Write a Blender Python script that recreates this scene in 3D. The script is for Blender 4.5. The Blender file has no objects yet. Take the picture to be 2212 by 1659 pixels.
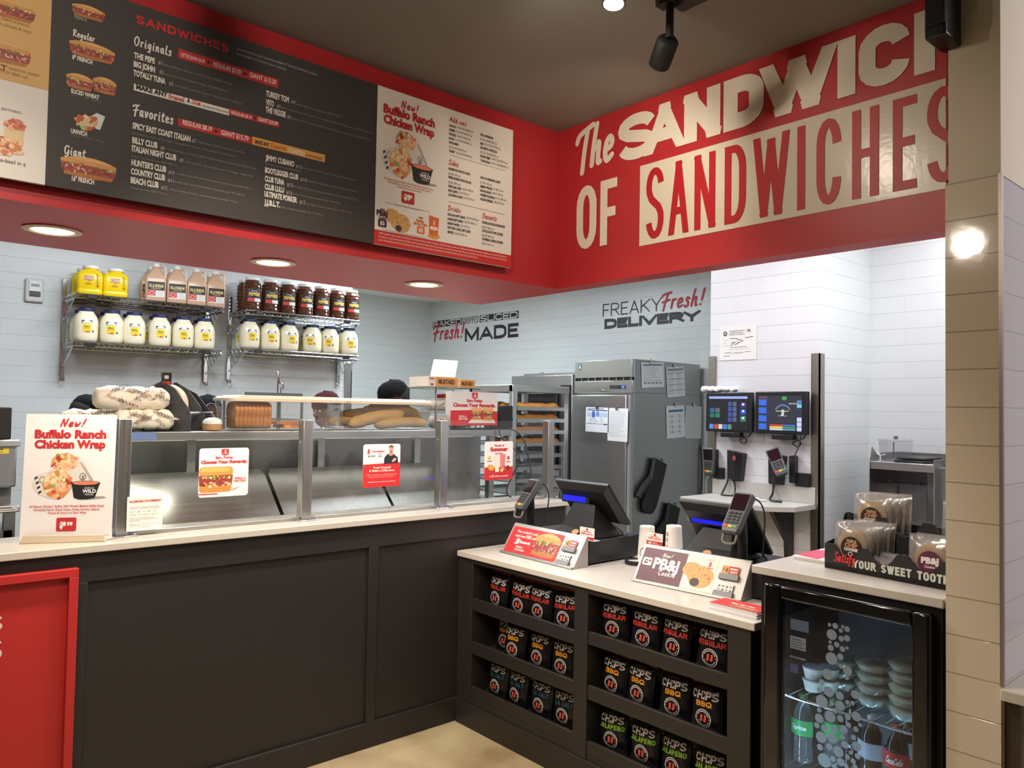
import bpy, bmesh, math, random
from mathutils import Vector, Matrix
from math import sin, cos, pi, radians, sqrt
random.seed(7)
S = bpy.context.scene
COL = S.collection

# ------------------------------------------------------------------ camera
W, H, FPX = 2212, 1659, 1657.235
YAW, PITCH, ROLL = radians(48.71044579), radians(1.88489708), radians(0.98632793)
CAM = Vector((0, 0, 1.592))
_f = Vector((cos(YAW)*cos(PITCH), sin(YAW)*cos(PITCH), sin(PITCH)))
_r0 = _f.cross(Vector((0, 0, 1))).normalized()
_u0 = _r0.cross(_f)
RIGHT = _r0*cos(ROLL)+_u0*sin(ROLL)
UP = -_r0*sin(ROLL)+_u0*cos(ROLL)
cd = bpy.data.cameras.new('camera')
cam = bpy.data.objects.new('camera', cd)
COL.objects.link(cam)
cd.sensor_fit = 'HORIZONTAL'; cd.sensor_width = 36; cd.lens = FPX/W*36; cd.clip_start = .05
mw = Matrix.Identity(4)
for i in range(3):
    mw[i][0] = RIGHT[i]; mw[i][1] = UP[i]; mw[i][2] = -_f[i]; mw[i][3] = CAM[i]
cam.matrix_world = mw
S.camera = cam

def at(x, y, **k):
    """point of a real plane (X=, Y= or Z= in metres) that a ray of the photo meets"""
    d = RIGHT*((x-W/2)/FPX)-UP*((y-H/2)/FPX)+_f
    n, v = list(k.items())[0]; a = 'XYZ'.index(n)
    return CAM+d*((v-CAM[a])/d[a])

# ------------------------------------------------------------------ colour management, world, main lights
S.view_settings.view_transform = 'Standard'; S.view_settings.look = 'None'
S.view_settings.exposure = 0.0; S.view_settings.gamma = 1; S.view_settings.use_curve_mapping = False
w = bpy.data.worlds.new('world'); S.world = w; w.use_nodes = True
wb = w.node_tree.nodes['Background']; wb.inputs[0].default_value = (1, .93, .86, 1); wb.inputs[1].default_value = .26
S.cycles.use_denoising = True
S.cycles.max_bounces = 8; S.cycles.transparent_max_bounces = 24; S.cycles.glossy_bounces = 4
S.cycles.sample_clamp_indirect = 4; S.cycles.caustics_reflective = False; S.cycles.caustics_refractive = False

def lamp(name, kind, loc, power, col, aim=None, size=.2, size_y=None, spot=60, blend=.5):
    l = bpy.data.lights.new(name, kind); l.energy = power; l.color = col
    if kind == 'AREA':
        l.size = size
        if size_y: l.shape = 'RECTANGLE'; l.size_y = size_y
    elif kind == 'SPOT':
        l.spot_size = radians(spot); l.spot_blend = blend; l.shadow_soft_size = size
    else:
        l.shadow_soft_size = size
    o = bpy.data.objects.new(name, l); COL.objects.link(o); o.location = loc
    if aim is not None:
        o.rotation_euler = (Vector(aim)-Vector(loc)).to_track_quat('-Z', 'Y').to_euler()
    return o
COOL, WARM, NEUT = (.86, .95, 1), (1, .87, .72), (1, .93, .84)
# kitchen ceiling panels (real troffers are built with the ceiling below)
KITCHEN_PANELS = [(1.3, 4.7), (3.6, 6.6), (3.9, 5.7), (3.4, 4.0), (3.55, 2.0), (4.6, 1.35)]
for i, (x, y) in enumerate(KITCHEN_PANELS):
    lamp('kitchen_light', 'AREA', (x, y, 2.965), (52, 44, 44, 40, 26, 17)[i], COOL if y > 3 else (.95, .95, 1), (x, y, 0), 1.15, .55)

# ------------------------------------------------------------------ materials
def lin(c):
    c /= 255
    return c/12.92 if c <= .04045 else ((c+.055)/1.055)**2.4
_pm = {}
def pm(r, g, b, rough=.5, metal=0., noise=0., scale=8., bump=0., coat=0., spec=.5):
    key = (r, g, b, rough, metal, noise, scale, bump, coat, spec)
    if key in _pm: return _pm[key]
    m = bpy.data.materials.new('paint_%d_%d_%d' % (r, g, b)); m.use_nodes = True
    nt = m.node_tree; bs = nt.nodes['Principled BSDF']
    c = (lin(r), lin(g), lin(b), 1)
    bs.inputs['Base Color'].default_value = c; bs.inputs['Roughness'].default_value = rough
    bs.inputs['Metallic'].default_value = metal; bs.inputs['Specular IOR Level'].default_value = spec
    if coat: bs.inputs['Coat Weight'].default_value = coat; bs.inputs['Coat Roughness'].default_value = .08
    if noise or bump:
        tc = nt.nodes.new('ShaderNodeTexCoord'); no = nt.nodes.new('ShaderNodeTexNoise')
        no.inputs['Scale'].default_value = scale; no.inputs['Detail'].default_value = 6
        nt.links.new(tc.outputs['Object'], no.inputs['Vector'])
        if noise:
            mx = nt.nodes.new('ShaderNodeMix'); mx.data_type = 'RGBA'
            mx.inputs[6].default_value = tuple(v*(1-noise) for v in c[:3])+(1,)
            mx.inputs[7].default_value = tuple(min(1, v*(1+noise)) for v in c[:3])+(1,)
            nt.links.new(no.outputs['Fac'], mx.inputs[0]); nt.links.new(mx.outputs[2], bs.inputs['Base Color'])
        if bump:
            bp = nt.nodes.new('ShaderNodeBump'); bp.inputs['Strength'].default_value = bump; bp.inputs['Distance'].default_value = .002
            nt.links.new(no.outputs['Fac'], bp.inputs['Height']); nt.links.new(bp.outputs['Normal'], bs.inputs['Normal'])
    _pm[key] = m
    return m
def em(r, g, b, s=1.):
    key = ('em', r, g, b, s)
    if key in _pm: return _pm[key]
    m = bpy.data.materials.new('glow_%d_%d_%d' % (r, g, b)); m.use_nodes = True
    bs = m.node_tree.nodes['Principled BSDF']
    bs.inputs['Base Color'].default_value = (lin(r)*.3, lin(g)*.3, lin(b)*.3, 1); bs.inputs['Roughness'].default_value = .3
    bs.inputs['Emission Color'].default_value = (lin(r), lin(g), lin(b), 1); bs.inputs['Emission Strength'].default_value = s
    _pm[key] = m
    return m
def clear(name, tint=(1, 1, 1), gloss=.08, rough=.02, haze=0., hazecol=(.9, .9, .9)):
    """thin clear pane / plastic wall: transparent + reflection that grows at grazing angles (+ milky haze)"""
    m = bpy.data.materials.new(name); m.use_nodes = True
    nt = m.node_tree; nt.nodes.clear()
    out = nt.nodes.new('ShaderNodeOutputMaterial'); tr = nt.nodes.new('ShaderNodeBsdfTransparent')
    gl = nt.nodes.new('ShaderNodeBsdfGlossy'); mix = nt.nodes.new('ShaderNodeMixShader')
    lw = nt.nodes.new('ShaderNodeLayerWeight'); lw.inputs['Blend'].default_value = .25
    mr = nt.nodes.new('ShaderNodeMapRange'); mr.inputs['To Min'].default_value = gloss*.5; mr.inputs['To Max'].default_value = min(1, gloss*6)
    tr.inputs[0].default_value = (*tint, 1); gl.inputs['Roughness'].default_value = rough
    nt.links.new(lw.outputs['Fresnel'], mr.inputs['Value']); nt.links.new(mr.outputs[0], mix.inputs[0])
    nt.links.new(tr.outputs[0], mix.inputs[1]); nt.links.new(gl.outputs[0], mix.inputs[2])
    last = mix
    if haze:
        df = nt.nodes.new('ShaderNodeBsdfDiffuse'); df.inputs[0].default_value = (*hazecol, 1)
        m2 = nt.nodes.new('ShaderNodeMixShader'); m2.inputs[0].default_value = haze
        nt.links.new(mix.outputs[0], m2.inputs[1]); nt.links.new(df.outputs[0], m2.inputs[2]); last = m2
    nt.links.new(last.outputs[0], out.inputs[0])
    return m
def tile(name, axis, col, grout, rough=.3, bw=.412, rh=.108, mort=.0016, bump=.25):
    """running-bond wall tile; axis = the horizontal world axis the wall runs along"""
    m = bpy.data.materials.new(name); m.use_nodes = True
    nt = m.node_tree; bs = nt.nodes['Principled BSDF']
    ge = nt.nodes.new('ShaderNodeNewGeometry'); sp = nt.nodes.new('ShaderNodeSeparateXYZ'); cb = nt.nodes.new('ShaderNodeCombineXYZ')
    br = nt.nodes.new('ShaderNodeTexBrick')
    nt.links.new(ge.outputs['Position'], sp.inputs[0]); mu = nt.nodes.new('ShaderNodeMath'); mu.operation = 'MULTIPLY'; mu.inputs[1].default_value = 3.2
    nt.links.new(sp.outputs[axis], mu.inputs[0]); nt.links.new(mu.outputs[0], cb.inputs[0]); nt.links.new(sp.outputs['Z'], cb.inputs[1])
    nt.links.new(cb.outputs[0], br.inputs['Vector'])
    br.inputs['Scale'].default_value = 1; br.inputs['Brick Width'].default_value = bw*3.2; br.inputs['Row Height'].default_value = rh
    br.inputs['Mortar Size'].default_value = mort; br.inputs['Mortar Smooth'].default_value = .3
    c = tuple(lin(v) for v in col)
    br.inputs['Color1'].default_value = (*c, 1); br.inputs['Color2'].default_value = (*[v*.965 for v in c], 1)
    br.inputs['Mortar'].default_value = (*[lin(v) for v in grout], 1)
    nt.links.new(br.outputs['Color'], bs.inputs['Base Color']); bs.inputs['Roughness'].default_value = rough
    no = nt.nodes.new('ShaderNodeTexNoise'); no.inputs['Scale'].default_value = 5; no.inputs['Detail'].default_value = 4
    nt.links.new(ge.outputs['Position'], no.inputs['Vector'])
    ma = nt.nodes.new('ShaderNodeMath'); ma.operation = 'MULTIPLY_ADD'; ma.inputs[1].default_value = -1.; 
    nt.links.new(br.outputs['Fac'], ma.inputs[0]); nt.links.new(no.outputs['Fac'], ma.inputs[2])
    bp = nt.nodes.new('ShaderNodeBump'); bp.inputs['Strength'].default_value = bump; bp.inputs['Distance'].default_value = .003
    nt.links.new(ma.outputs[0], bp.inputs['Height']); nt.links.new(bp.outputs['Normal'], bs.inputs['Normal'])
    return m
def brushed(name, v=.52, rough=.3, axis='Z', tint=(1, 1, .98)):
    m = bpy.data.materials.new(name); m.use_nodes = True
    nt = m.node_tree; bs = nt.nodes['Principled BSDF']
    tc = nt.nodes.new('ShaderNodeTexCoord'); mp = nt.nodes.new('ShaderNodeMapping'); no = nt.nodes.new('ShaderNodeTexNoise')
    sc = {'X': (1.5, 160, 160), 'Y': (160, 1.5, 160), 'Z': (160, 160, 1.5)}[axis]
    mp.inputs['Scale'].default_value = sc; no.inputs['Scale'].default_value = 1.; no.inputs['Detail'].default_value = 3
    nt.links.new(tc.outputs['Object'], mp.inputs[0]); nt.links.new(mp.outputs[0], no.inputs['Vector'])
    mr = nt.nodes.new('ShaderNodeMapRange'); mr.inputs['To Min'].default_value = rough*.8; mr.inputs['To Max'].default_value = rough*1.25
    nt.links.new(no.outputs['Fac'], mr.inputs['Value']); nt.links.new(mr.outputs[0], bs.inputs['Roughness'])
    mx = nt.nodes.new('ShaderNodeMix'); mx.data_type = 'RGBA'
    mx.inputs[6].default_value = tuple(v*.9*t for t in tint)+(1,); mx.inputs[7].default_value = tuple(v*1.1*t for t in tint)+(1,)
    nt.links.new(no.outputs['Fac'], mx.inputs[0]); nt.links.new(mx.outputs[2], bs.inputs['Base Color'])
    bs.inputs['Metallic'].default_value = 1
    return m
RED = pm(186, 46, 50, .42, noise=.05, scale=3, bump=.05)
BLACKP = pm(40, 37, 36, .5, noise=.12, scale=6)
DARKC = pm(132, 129, 123, .8, noise=.08, scale=3)
QUARTZ = pm(206, 199, 188, .22, noise=.10, scale=90)
STEEL = brushed('brushed_steel', .50, .33, 'Z')
STEELX = brushed('brushed_steel_long', .50, .33, 'X')
DSTEEL = brushed('dark_steel', .30, .38, 'Z')
CHROME = pm(205, 208, 210, .16, 1)
ALU = brushed('aluminium_frame', .62, .36, 'Z')
BLKPL = pm(24, 24, 26, .38)
BLKMT = pm(19, 19, 20, .65)
GREYPL = pm(96, 98, 100, .45)
WHITE = pm(236, 234, 230, .5)
PAPER = pm(238, 237, 234, .75)
GLASS = clear('clear_glass', (.97, .985, .975), .07)
PLASTIC = clear('clear_plastic', (.99, .99, .98), .08, .06, .05)
WRAP = clear('cellophane', (.97, .97, .97), .3, .16, .14)

# ------------------------------------------------------------------ mesh collector
def fr(o, u, v):
    u = Vector(u).normalized(); v = Vector(v); w_ = u.cross(v).normalized(); v = w_.cross(u)
    m = Matrix.Identity(4)
    for i in range(3):
        m[i][0] = u[i]; m[i][1] = v[i]; m[i][2] = w_[i]; m[i][3] = o[i]
    return m
class M:
    def __init__(s, x=None): s.v = []; s.f = []; s.k = []; s.mats = []; s.cur = None; s.x = x or Matrix.Identity(4)
    def use(s, m):
        if m not in s.mats: s.mats.append(m)
        s.cur = s.mats.index(m); return s
    def add(s, vs, fs):
        n = len(s.v)
        s.v += [s.x @ Vector(p) for p in vs]
        s.f += [tuple(n+i for i in f) for f in fs]; s.k += [s.cur or 0]*len(fs)
        return s
    def box(s, x0, y0, z0, x1, y1, z1):
        x0, x1 = min(x0, x1), max(x0, x1); y0, y1 = min(y0, y1), max(y0, y1); z0, z1 = min(z0, z1), max(z0, z1)
        return s.add([(x0, y0, z0), (x1, y0, z0), (x1, y1, z0), (x0, y1, z0), (x0, y0, z1), (x1, y0, z1), (x1, y1, z1), (x0, y1, z1)],
                     [(0, 3, 2, 1), (4, 5, 6, 7), (0, 1, 5, 4), (1, 2, 6, 5), (2, 3, 7, 6), (3, 0, 4, 7)])
    def cbox(s, c, d): return s.box(c[0]-d[0]/2, c[1]-d[1]/2, c[2]-d[2]/2, c[0]+d[0]/2, c[1]+d[1]/2, c[2]+d[2]/2)
    def prism(s, pts, z0, z1):
        n = len(pts)
        if sum(pts[i][0]*pts[(i+1) % n][1]-pts[(i+1) % n][0]*pts[i][1] for i in range(n)) < 0: pts = pts[::-1]
        return s.add([(p[0], p[1], z0) for p in pts]+[(p[0], p[1], z1) for p in pts],
                     [tuple(range(n))[::-1], tuple(range(n, 2*n))]+[(i, (i+1) % n, n+(i+1) % n, n+i) for i in range(n)])
    def lathe(s, prof, n=20, c=(0, 0, 0), sq=0, a0=0):
        """profile [(r, z)...] around z; sq>0 squares the section off"""
        vs, fs = [], []
        for r, z in prof:
            for i in range(n):
                a = 2*pi*i/n+a0; ca, sa = cos(a), sin(a)
                k = 1
                if sq: k = 1/((abs(ca)**(2+sq)+abs(sa)**(2+sq))**(1/(2+sq)))
                vs.append((c[0]+r*k*ca, c[1]+r*k*sa, c[2]+z))
        for j in range(len(prof)-1):
            for i in range(n): fs.append((j*n+i, j*n+(i+1) % n, (j+1)*n+(i+1) % n, (j+1)*n+i))
        fs.append(tuple(range(n))[::-1]); L = (len(prof)-1)*n; fs.append(tuple(range(L, L+n)))
        return s.add(vs, fs)
    def loft(s, secs, close=True):
        """sections of equal point count -> skin with end caps"""
        n = len(secs[0]); vs = [p for q in secs for p in q]; fs = []
        for j in range(len(secs)-1):
            for i in range(n if close else n-1): fs.append((j*n+i, j*n+(i+1) % n, (j+1)*n+(i+1) % n, (j+1)*n+i))
        if close: fs.append(tuple(range(n))[::-1]); L = (len(secs)-1)*n; fs.append(tuple(range(L, L+n)))
        return s.add(vs, fs)
    def tube(s, pts, r, n=8, smooth=0):
        pts = [Vector(p) for p in pts]
        if smooth: pts = [Vector(p) for p in cr(pts, smooth)]
        secs = []; up = None
        for i, p in enumerate(pts):
            t = (pts[min(i+1, len(pts)-1)]-pts[max(i-1, 0)]).normalized()
            if up is None: up = Vector((0, 0, 1)) if abs(t.z) < .9 else Vector((1, 0, 0))
            a = t.cross(up).normalized(); b = a.cross(t); up = b
            rr = r(i/(len(pts)-1)) if callable(r) else r
            secs.append([p+a*cos(2*pi*k/n)*rr+b*sin(2*pi*k/n)*rr for k in range(n)])
        return s.loft(secs)
    def ball(s, c, r, n=14, m=8):
        if not hasattr(r, '__len__'): r = (r, r, r)
        vs = []; fs = []
        for j in range(1, m):
            t = pi*j/m
            for i in range(n): vs.append((c[0]+r[0]*sin(t)*cos(2*pi*i/n), c[1]+r[1]*sin(t)*sin(2*pi*i/n), c[2]-r[2]*cos(t)))
        for j in range(m-2):
            for i in range(n): fs.append((j*n+i, j*n+(i+1) % n, (j+1)*n+(i+1) % n, (j+1)*n+i))
        fs.append(tuple(range(n))[::-1]); fs.append(tuple(range((m-2)*n, (m-1)*n)))
        return s.add(vs, fs)
    def grid(s, fn, nu, nv):
        vs = [fn(i/nu, j/nv) for j in range(nv+1) for i in range(nu+1)]
        fs = [(j*(nu+1)+i, j*(nu+1)+i+1, (j+1)*(nu+1)+i+1, (j+1)*(nu+1)+i) for j in range(nv) for i in range(nu)]
        return s.add(vs, fs)
    def join(s, o):
        for p, f_, k in [(None, f_, k) for f_, k in zip(o.f, o.k)]:
            pass
        n = len(s.v); s.v += o.v; s.f += [tuple(n+i for i in f_) for f_ in o.f]
        for k in o.k: s.use(o.mats[k]); s.k.append(s.cur)
        return s
    def build(s, name, parent=None, mat=None, bevel=0, smooth=True, angle=38, seg=2):
        me = bpy.data.meshes.new(name)
        inv = Matrix.Identity(4)
        if parent is not None: inv = wmat(parent).inverted()
        me.from_pydata([inv @ p for p in s.v], [], s.f)
        for m in (s.mats or [mat or WHITE]): me.materials.append(m)
        me.polygons.foreach_set('material_index', s.k)
        if smooth:
            me.polygons.foreach_set('use_smooth', [True]*len(me.polygons)); me.set_sharp_from_angle(angle=radians(angle))
        me.update()
        o = bpy.data.objects.new(name, me); COL.objects.link(o)
        if parent is not None: o.parent = parent
        if bevel:
            b = o.modifiers.new('bevel', 'BEVEL'); b.width = bevel; b.segments = seg; b.limit_method = 'ANGLE'; b.angle_limit = radians(40)
            b.harden_normals = False
        return o
def wmat(o):
    m = Matrix.LocRotScale(o.location, o.rotation_euler, o.scale)
    return wmat(o.parent) @ m if o.parent else m
def tag(o, label, cat, group=None, kind=None):
    if label: o['label'] = label
    if cat: o['category'] = cat
    if group: o['group'] = group
    if kind: o['kind'] = kind
    return o
def thing(name, label, cat, loc=(0, 0, 0), rz=0, group=None):
    o = bpy.data.objects.new(name, None); COL.objects.link(o); o.empty_display_size = .1
    o.location = loc; o.rotation_euler = (0, 0, rz)
    return tag(o, label, cat, group)
def struct(name, m, mat=None, **k):
    o = m.build(name, None, mat, **k); o['kind'] = 'structure'; return o
def kids(o): return [c for c in bpy.data.objects if c.parent == o]
def dup(root, loc, rz=None, label=None, group=None):
    def cp(o, parent):
        c = o.copy(); COL.objects.link(c); c.parent = parent
        for ch in kids(o): cp(ch, c)
        return c
    r = cp(root, None); r.location = loc
    if rz is not None: r.rotation_euler = (r.rotation_euler[0], r.rotation_euler[1], rz) if not hasattr(rz, '__len__') else rz
    if label: r['label'] = label
    if group: r['group'] = group
    return r
def cr(pts, k=6, closed=False):
    """Catmull-Rom through points of any dimension"""
    P = [tuple(p) for p in pts]; n = len(P); out = []
    if n < 3: return P
    rng = range(n if closed else n-1)
    for i in rng:
        a = P[(i-1) % n] if closed else P[max(i-1, 0)]; b = P[i % n]; c = P[(i+1) % n]; d = P[(i+2) % n] if closed else P[min(i+2, n-1)]
        for j in range(k):
            t = j/k
            out.append(tuple(.5*(2*q+(r-p)*t+(2*p-5*q+4*r-s_)*t*t+(3*q-p-3*r+s_)*t**3) for p, q, r, s_ in zip(a, b, c, d)))
    if not closed: out.append(P[-1])
    return out

# ------------------------------------------------------------------ lettering
_tc = {}
def tmesh(s, bold):
    if (s, bold) in _tc: return _tc[(s, bold)]
    cu = bpy.data.curves.new('t', 'FONT'); cu.body = s; cu.size = 1; cu.offset = bold; cu.resolution_u = 3; cu.fill_mode = 'FRONT' if False else cu.fill_mode
    o = bpy.data.objects.new('t', cu)
    me = bpy.data.meshes.new_from_object(o)
    vs = [(v.co.x, v.co.y) for v in me.vertices]; fs = [tuple(p.vertices) for p in me.polygons]
    bpy.data.objects.remove(o); bpy.data.curves.remove(cu); bpy.data.meshes.remove(me)
    _tc[(s, bold)] = (vs, fs); return vs, fs
CAPH = max(v[1] for v in tmesh('H', 0)[0])
_rr = lambda cx, cy, rx, ry, a0, a1, n=8: [(cx+rx*cos(radians(a0+(a1-a0)*i/n)), cy+ry*sin(radians(a0+(a1-a0)*i/n))) for i in range(n+1)]
BLOCK = {  # centre lines in a unit box, drawn with butt ends
 'A': ([[(0, 0), (.5, 1), (1, 0)], [(.2, .3), (.8, .3)]], 1), 'B': ([[(0, .5)]+[(.6, .5)]+_rr(.6, .25, .4, .25, 90, -90)+[(0, 0), (0, 1), (.55, 1)]+_rr(.55, .75, .38, .25, 90, -90)], .9),
 'C': ([_rr(.5, .72, .5, .28, 0, 180)+_rr(.5, .28, .5, .28, 180, 360)], .9), 'D': ([[(0, 0), (0, 1), (.45, 1)]+_rr(.45, .7, .55, .3, 90, 0)+_rr(.45, .3, .55, .3, 0, -90)+[(0, 0)]], .95),
 'E': ([[(1, 1), (0, 1), (0, 0), (1, 0)], [(0, .52), (.85, .52)]], .75), 'F': ([[(1, 1), (0, 1), (0, 0)], [(0, .5), (.85, .5)]], .72),
 'G': ([_rr(.5, .72, .5, .28, 0, 180)+_rr(.5, .28, .5, .28, 180, 360)+[(1, .45), (.55, .45)]], .95), 'H': ([[(0, 0), (0, 1)], [(1, 0), (1, 1)], [(0, .5), (1, .5)]], .95),
 'I': ([[(.5, 0), (.5, 1)]], .001), 'J': ([[(1, 1), (1, .3)]+_rr(.5, .28, .5, .28, 0, -180)], .8), 'K': ([[(0, 0), (0, 1)], [(1, 1), (.05, .42)], [(.3, .58), (1, 0)]], .95),
 'L': ([[(0, 1), (0, 0), (1, 0)]], .72), 'M': ([[(0, 0), (0, 1), (.5, .1), (1, 1), (1, 0)]], 1.2), 'N': ([[(0, 0), (0, 1), (1, 0), (1, 1)]], 1),
 'O': ([_rr(.5, .7, .5, .3, 0, 180)+_rr(.5, .3, .5, .3, 180, 360)+[(1, .7)]], .95), 'P': ([[(0, 0), (0, 1), (.55, 1)]+_rr(.55, .72, .45, .28, 90, -90)+[(0, .44)]], .9),
 'Q': ([_rr(.5, .7, .5, .3, 0, 180)+_rr(.5, .3, .5, .3, 180, 360)+[(1, .7)], [(.6, .25), (1, 0)]], .95), 'R': ([[(0, 0), (0, 1), (.55, 1)]+_rr(.55, .74, .43, .26, 90, -90)+[(0, .48)], [(.5, .48), (1, 0)]], .95),
 'S': ([_rr(.5, .76, .5, .24, 10, 180)+[(.02, .68), (.2, .57), (.8, .43), (.98, .33)]+_rr(.5, .24, .5, .24, 0, -170)], .9), 'T': ([[(0, 1), (1, 1)], [(.5, 1), (.5, 0)]], .85),
 'U': ([[(0, 1)]+_rr(.5, .28, .5, .28, 180, 360)+[(1, 1)]], .95), 'V': ([[(0, 1), (.5, 0), (1, 1)]], 1), 'W': ([[(0, 1), (.25, 0), (.5, .95), (.75, 0), (1, 1)]], 1.45),
 'X': ([[(0, 0), (1, 1)], [(0, 1), (1, 0)]], 1), 'Y': ([[(0, 1), (.5, .45), (1, 1)], [(.5, .45), (.5, 0)]], 1), 'Z': ([[(0, 1), (1, 1), (0, 0), (1, 0)]], .9),
 '&': ([[(1, 0), (.15, .75)]+_rr(.45, .8, .3, .2, 180, 0)+[(.75, .75), (0, .3)]+_rr(.4, .22, .4, .22, 170, 300)+[(1, .4)]], 1.05), '!': ([[(.5, 1), (.5, .32)], [(.5, .12), (.5, 0)]], .001), ' ': ([], .5)}
SCRIPT = {  # brush lettering, x-height about .55
 'F': ([[(-.08, .78), (.04, .92), (.55, 1.02)], [(.32, .94), (.2, .4), (.12, -.12)], [(.0, .42), (.48, .55)]], .5), 'T': ([[(-.06, .7), (.06, .88), (.62, 1.04)], [(.4, .95), (.3, .45), (.24, -.12)]], .5),
 'S': ([[(.44, .82), (.33, 1), (.12, .9), (.14, .62), (.34, .42), (.32, .1), (.1, -.02), (-.06, .12)]], .46), 'R': ([[(.1, .95), (.06, .5), (0, 0)], [(-.04, .8), (.15, 1), (.4, .92), (.36, .65), (.08, .5), (.25, .25), (.45, 0)]], .5),
 'O': ([[(.28, 1), (.06, .75), (.02, .3), (.16, 0), (.36, .15), (.46, .6), (.4, .92), (.25, 1)]], .52), 'G': ([[(.45, .8), (.35, 1), (.1, .85), (0, .4), (.12, .05), (.33, .15), (.42, .5), (.38, .0), (.2, -.3), (.05, -.2)]], .52),
 'N': ([[(.02, 0), (.1, 1)], [(.1, .98), (.36, .02)], [(.36, .02), (.48, 1.02)]], .56), 'A': ([[(-.02, 0), (.2, .6), (.36, 1), (.38, .5), (.42, 0)], [(.05, .35), (.42, .42)]], .52), 'D': ([[(.14, .95), (.06, .1)], [(0, .9), (.3, 1), (.48, .6), (.35, .1), (.02, .02)]], .55),
 'J': ([[(.05, .9), (.3, 1), (.3, .5), (.22, -.15), (.02, -.1)]], .42),
 'C': ([[(.42, .8), (.33, 1), (.1, .85), (.01, .4), (.12, .02), (.3, .02), (.42, .2)]], .46),
 'a': ([[(.28, .5), (.15, .56), (.02, .35), (.04, .05), (.15, .02), (.26, .3)], [(.29, .55), (.26, .1), (.35, 0)]], .38), 'c': ([[(.26, .47), (.16, .57), (.03, .4), (.02, .1), (.13, -.01), (.28, .12)]], .32),
 'd': ([[(.26, .5), (.14, .55), (.02, .35), (.04, .05), (.15, .02), (.26, .3)], [(.36, 1), (.27, .2), (.34, 0)]], .4), 'e': ([[(.04, .27), (.24, .33), (.28, .47), (.17, .57), (.05, .45), (.01, .2), (.1, 0), (.3, .1)]], .34),
 'f': ([[(.34, .95), (.24, 1), (.15, .8), (.06, 0), (0, -.3)], [(0, .5), (.3, .56)]], .33), 'g': ([[(.28, .5), (.15, .56), (.02, .35), (.05, .1), (.18, .1), (.27, .4)], [(.3, .55), (.25, 0), (.15, -.35), (0, -.28)]], .38),
 'h': ([[(.14, 1.02), (.05, .5), (0, 0)], [(.03, .3), (.16, .5), (.28, .5), (.26, .2), (.28, .03), (.36, .03)]], .4), 'i': ([[(.07, .55), (.03, .1), (.11, 0)], [(.1, .78), (.11, .82)]], .17),
 'k': ([[(.14, 1), (.05, .5), (0, 0)], [(.3, .56), (.05, .28), (.18, .2), (.33, 0)]], .36), 'l': ([[(.14, 1), (.04, .3), (.08, 0), (.18, .04)]], .2), 'm': ([[(.05, .55), (.02, 0)], [(.04, .3), (.13, .52), (.22, .5), (.2, 0)], [(.21, .3), (.3, .52), (.4, .5), (.38, .15), (.45, 0)]], .5),
 'n': ([[(.05, .55), (.02, 0)], [(.04, .3), (.15, .52), (.26, .5), (.24, .15), (.32, 0)]], .37), 'o': ([[(.15, .56), (.02, .4), (.03, .08), (.14, 0), (.27, .15), (.27, .45), (.15, .56)]], .34),
 'r': ([[(.06, .55), (.02, 0)], [(.04, .3), (.12, .5), (.28, .54)]], .29), 's': ([[(.27, .48), (.15, .57), (.06, .44), (.2, .26), (.2, .06), (.08, -.02), (-.03, .08)]], .3), 't': ([[(.17, .85), (.08, .3), (.12, 0), (.24, .06)], [(0, .58), (.3, .63)]], .3),
 'u': ([[(.05, .55), (.02, .15), (.1, 0), (.24, .2)], [(.28, .55), (.25, .1), (.33, 0)]], .38), 'v': ([[(.02, .55), (.09, 0), (.25, .35), (.27, .56)]], .33), 'w': ([[(.03, .55), (.05, .05), (.2, .3), (.22, .05), (.36, .3), (.38, .56)]], .45), 'x': ([[(.02, .55), (.28, 0)], [(.3, .55), (0, 0)]], .34),
 'y': ([[(.03, .55), (.03, .15), (.12, .05), (.25, .3)], [(.3, .55), (.22, 0), (.1, -.35), (0, -.28)]], .38), '!': ([[(.2, 1), (.1, .32)], [(.04, .03), (.05, .05)]], .22), '-': ([[(0, .3), (.2, .33)]], .27), ' ': ([], .25)}
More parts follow.
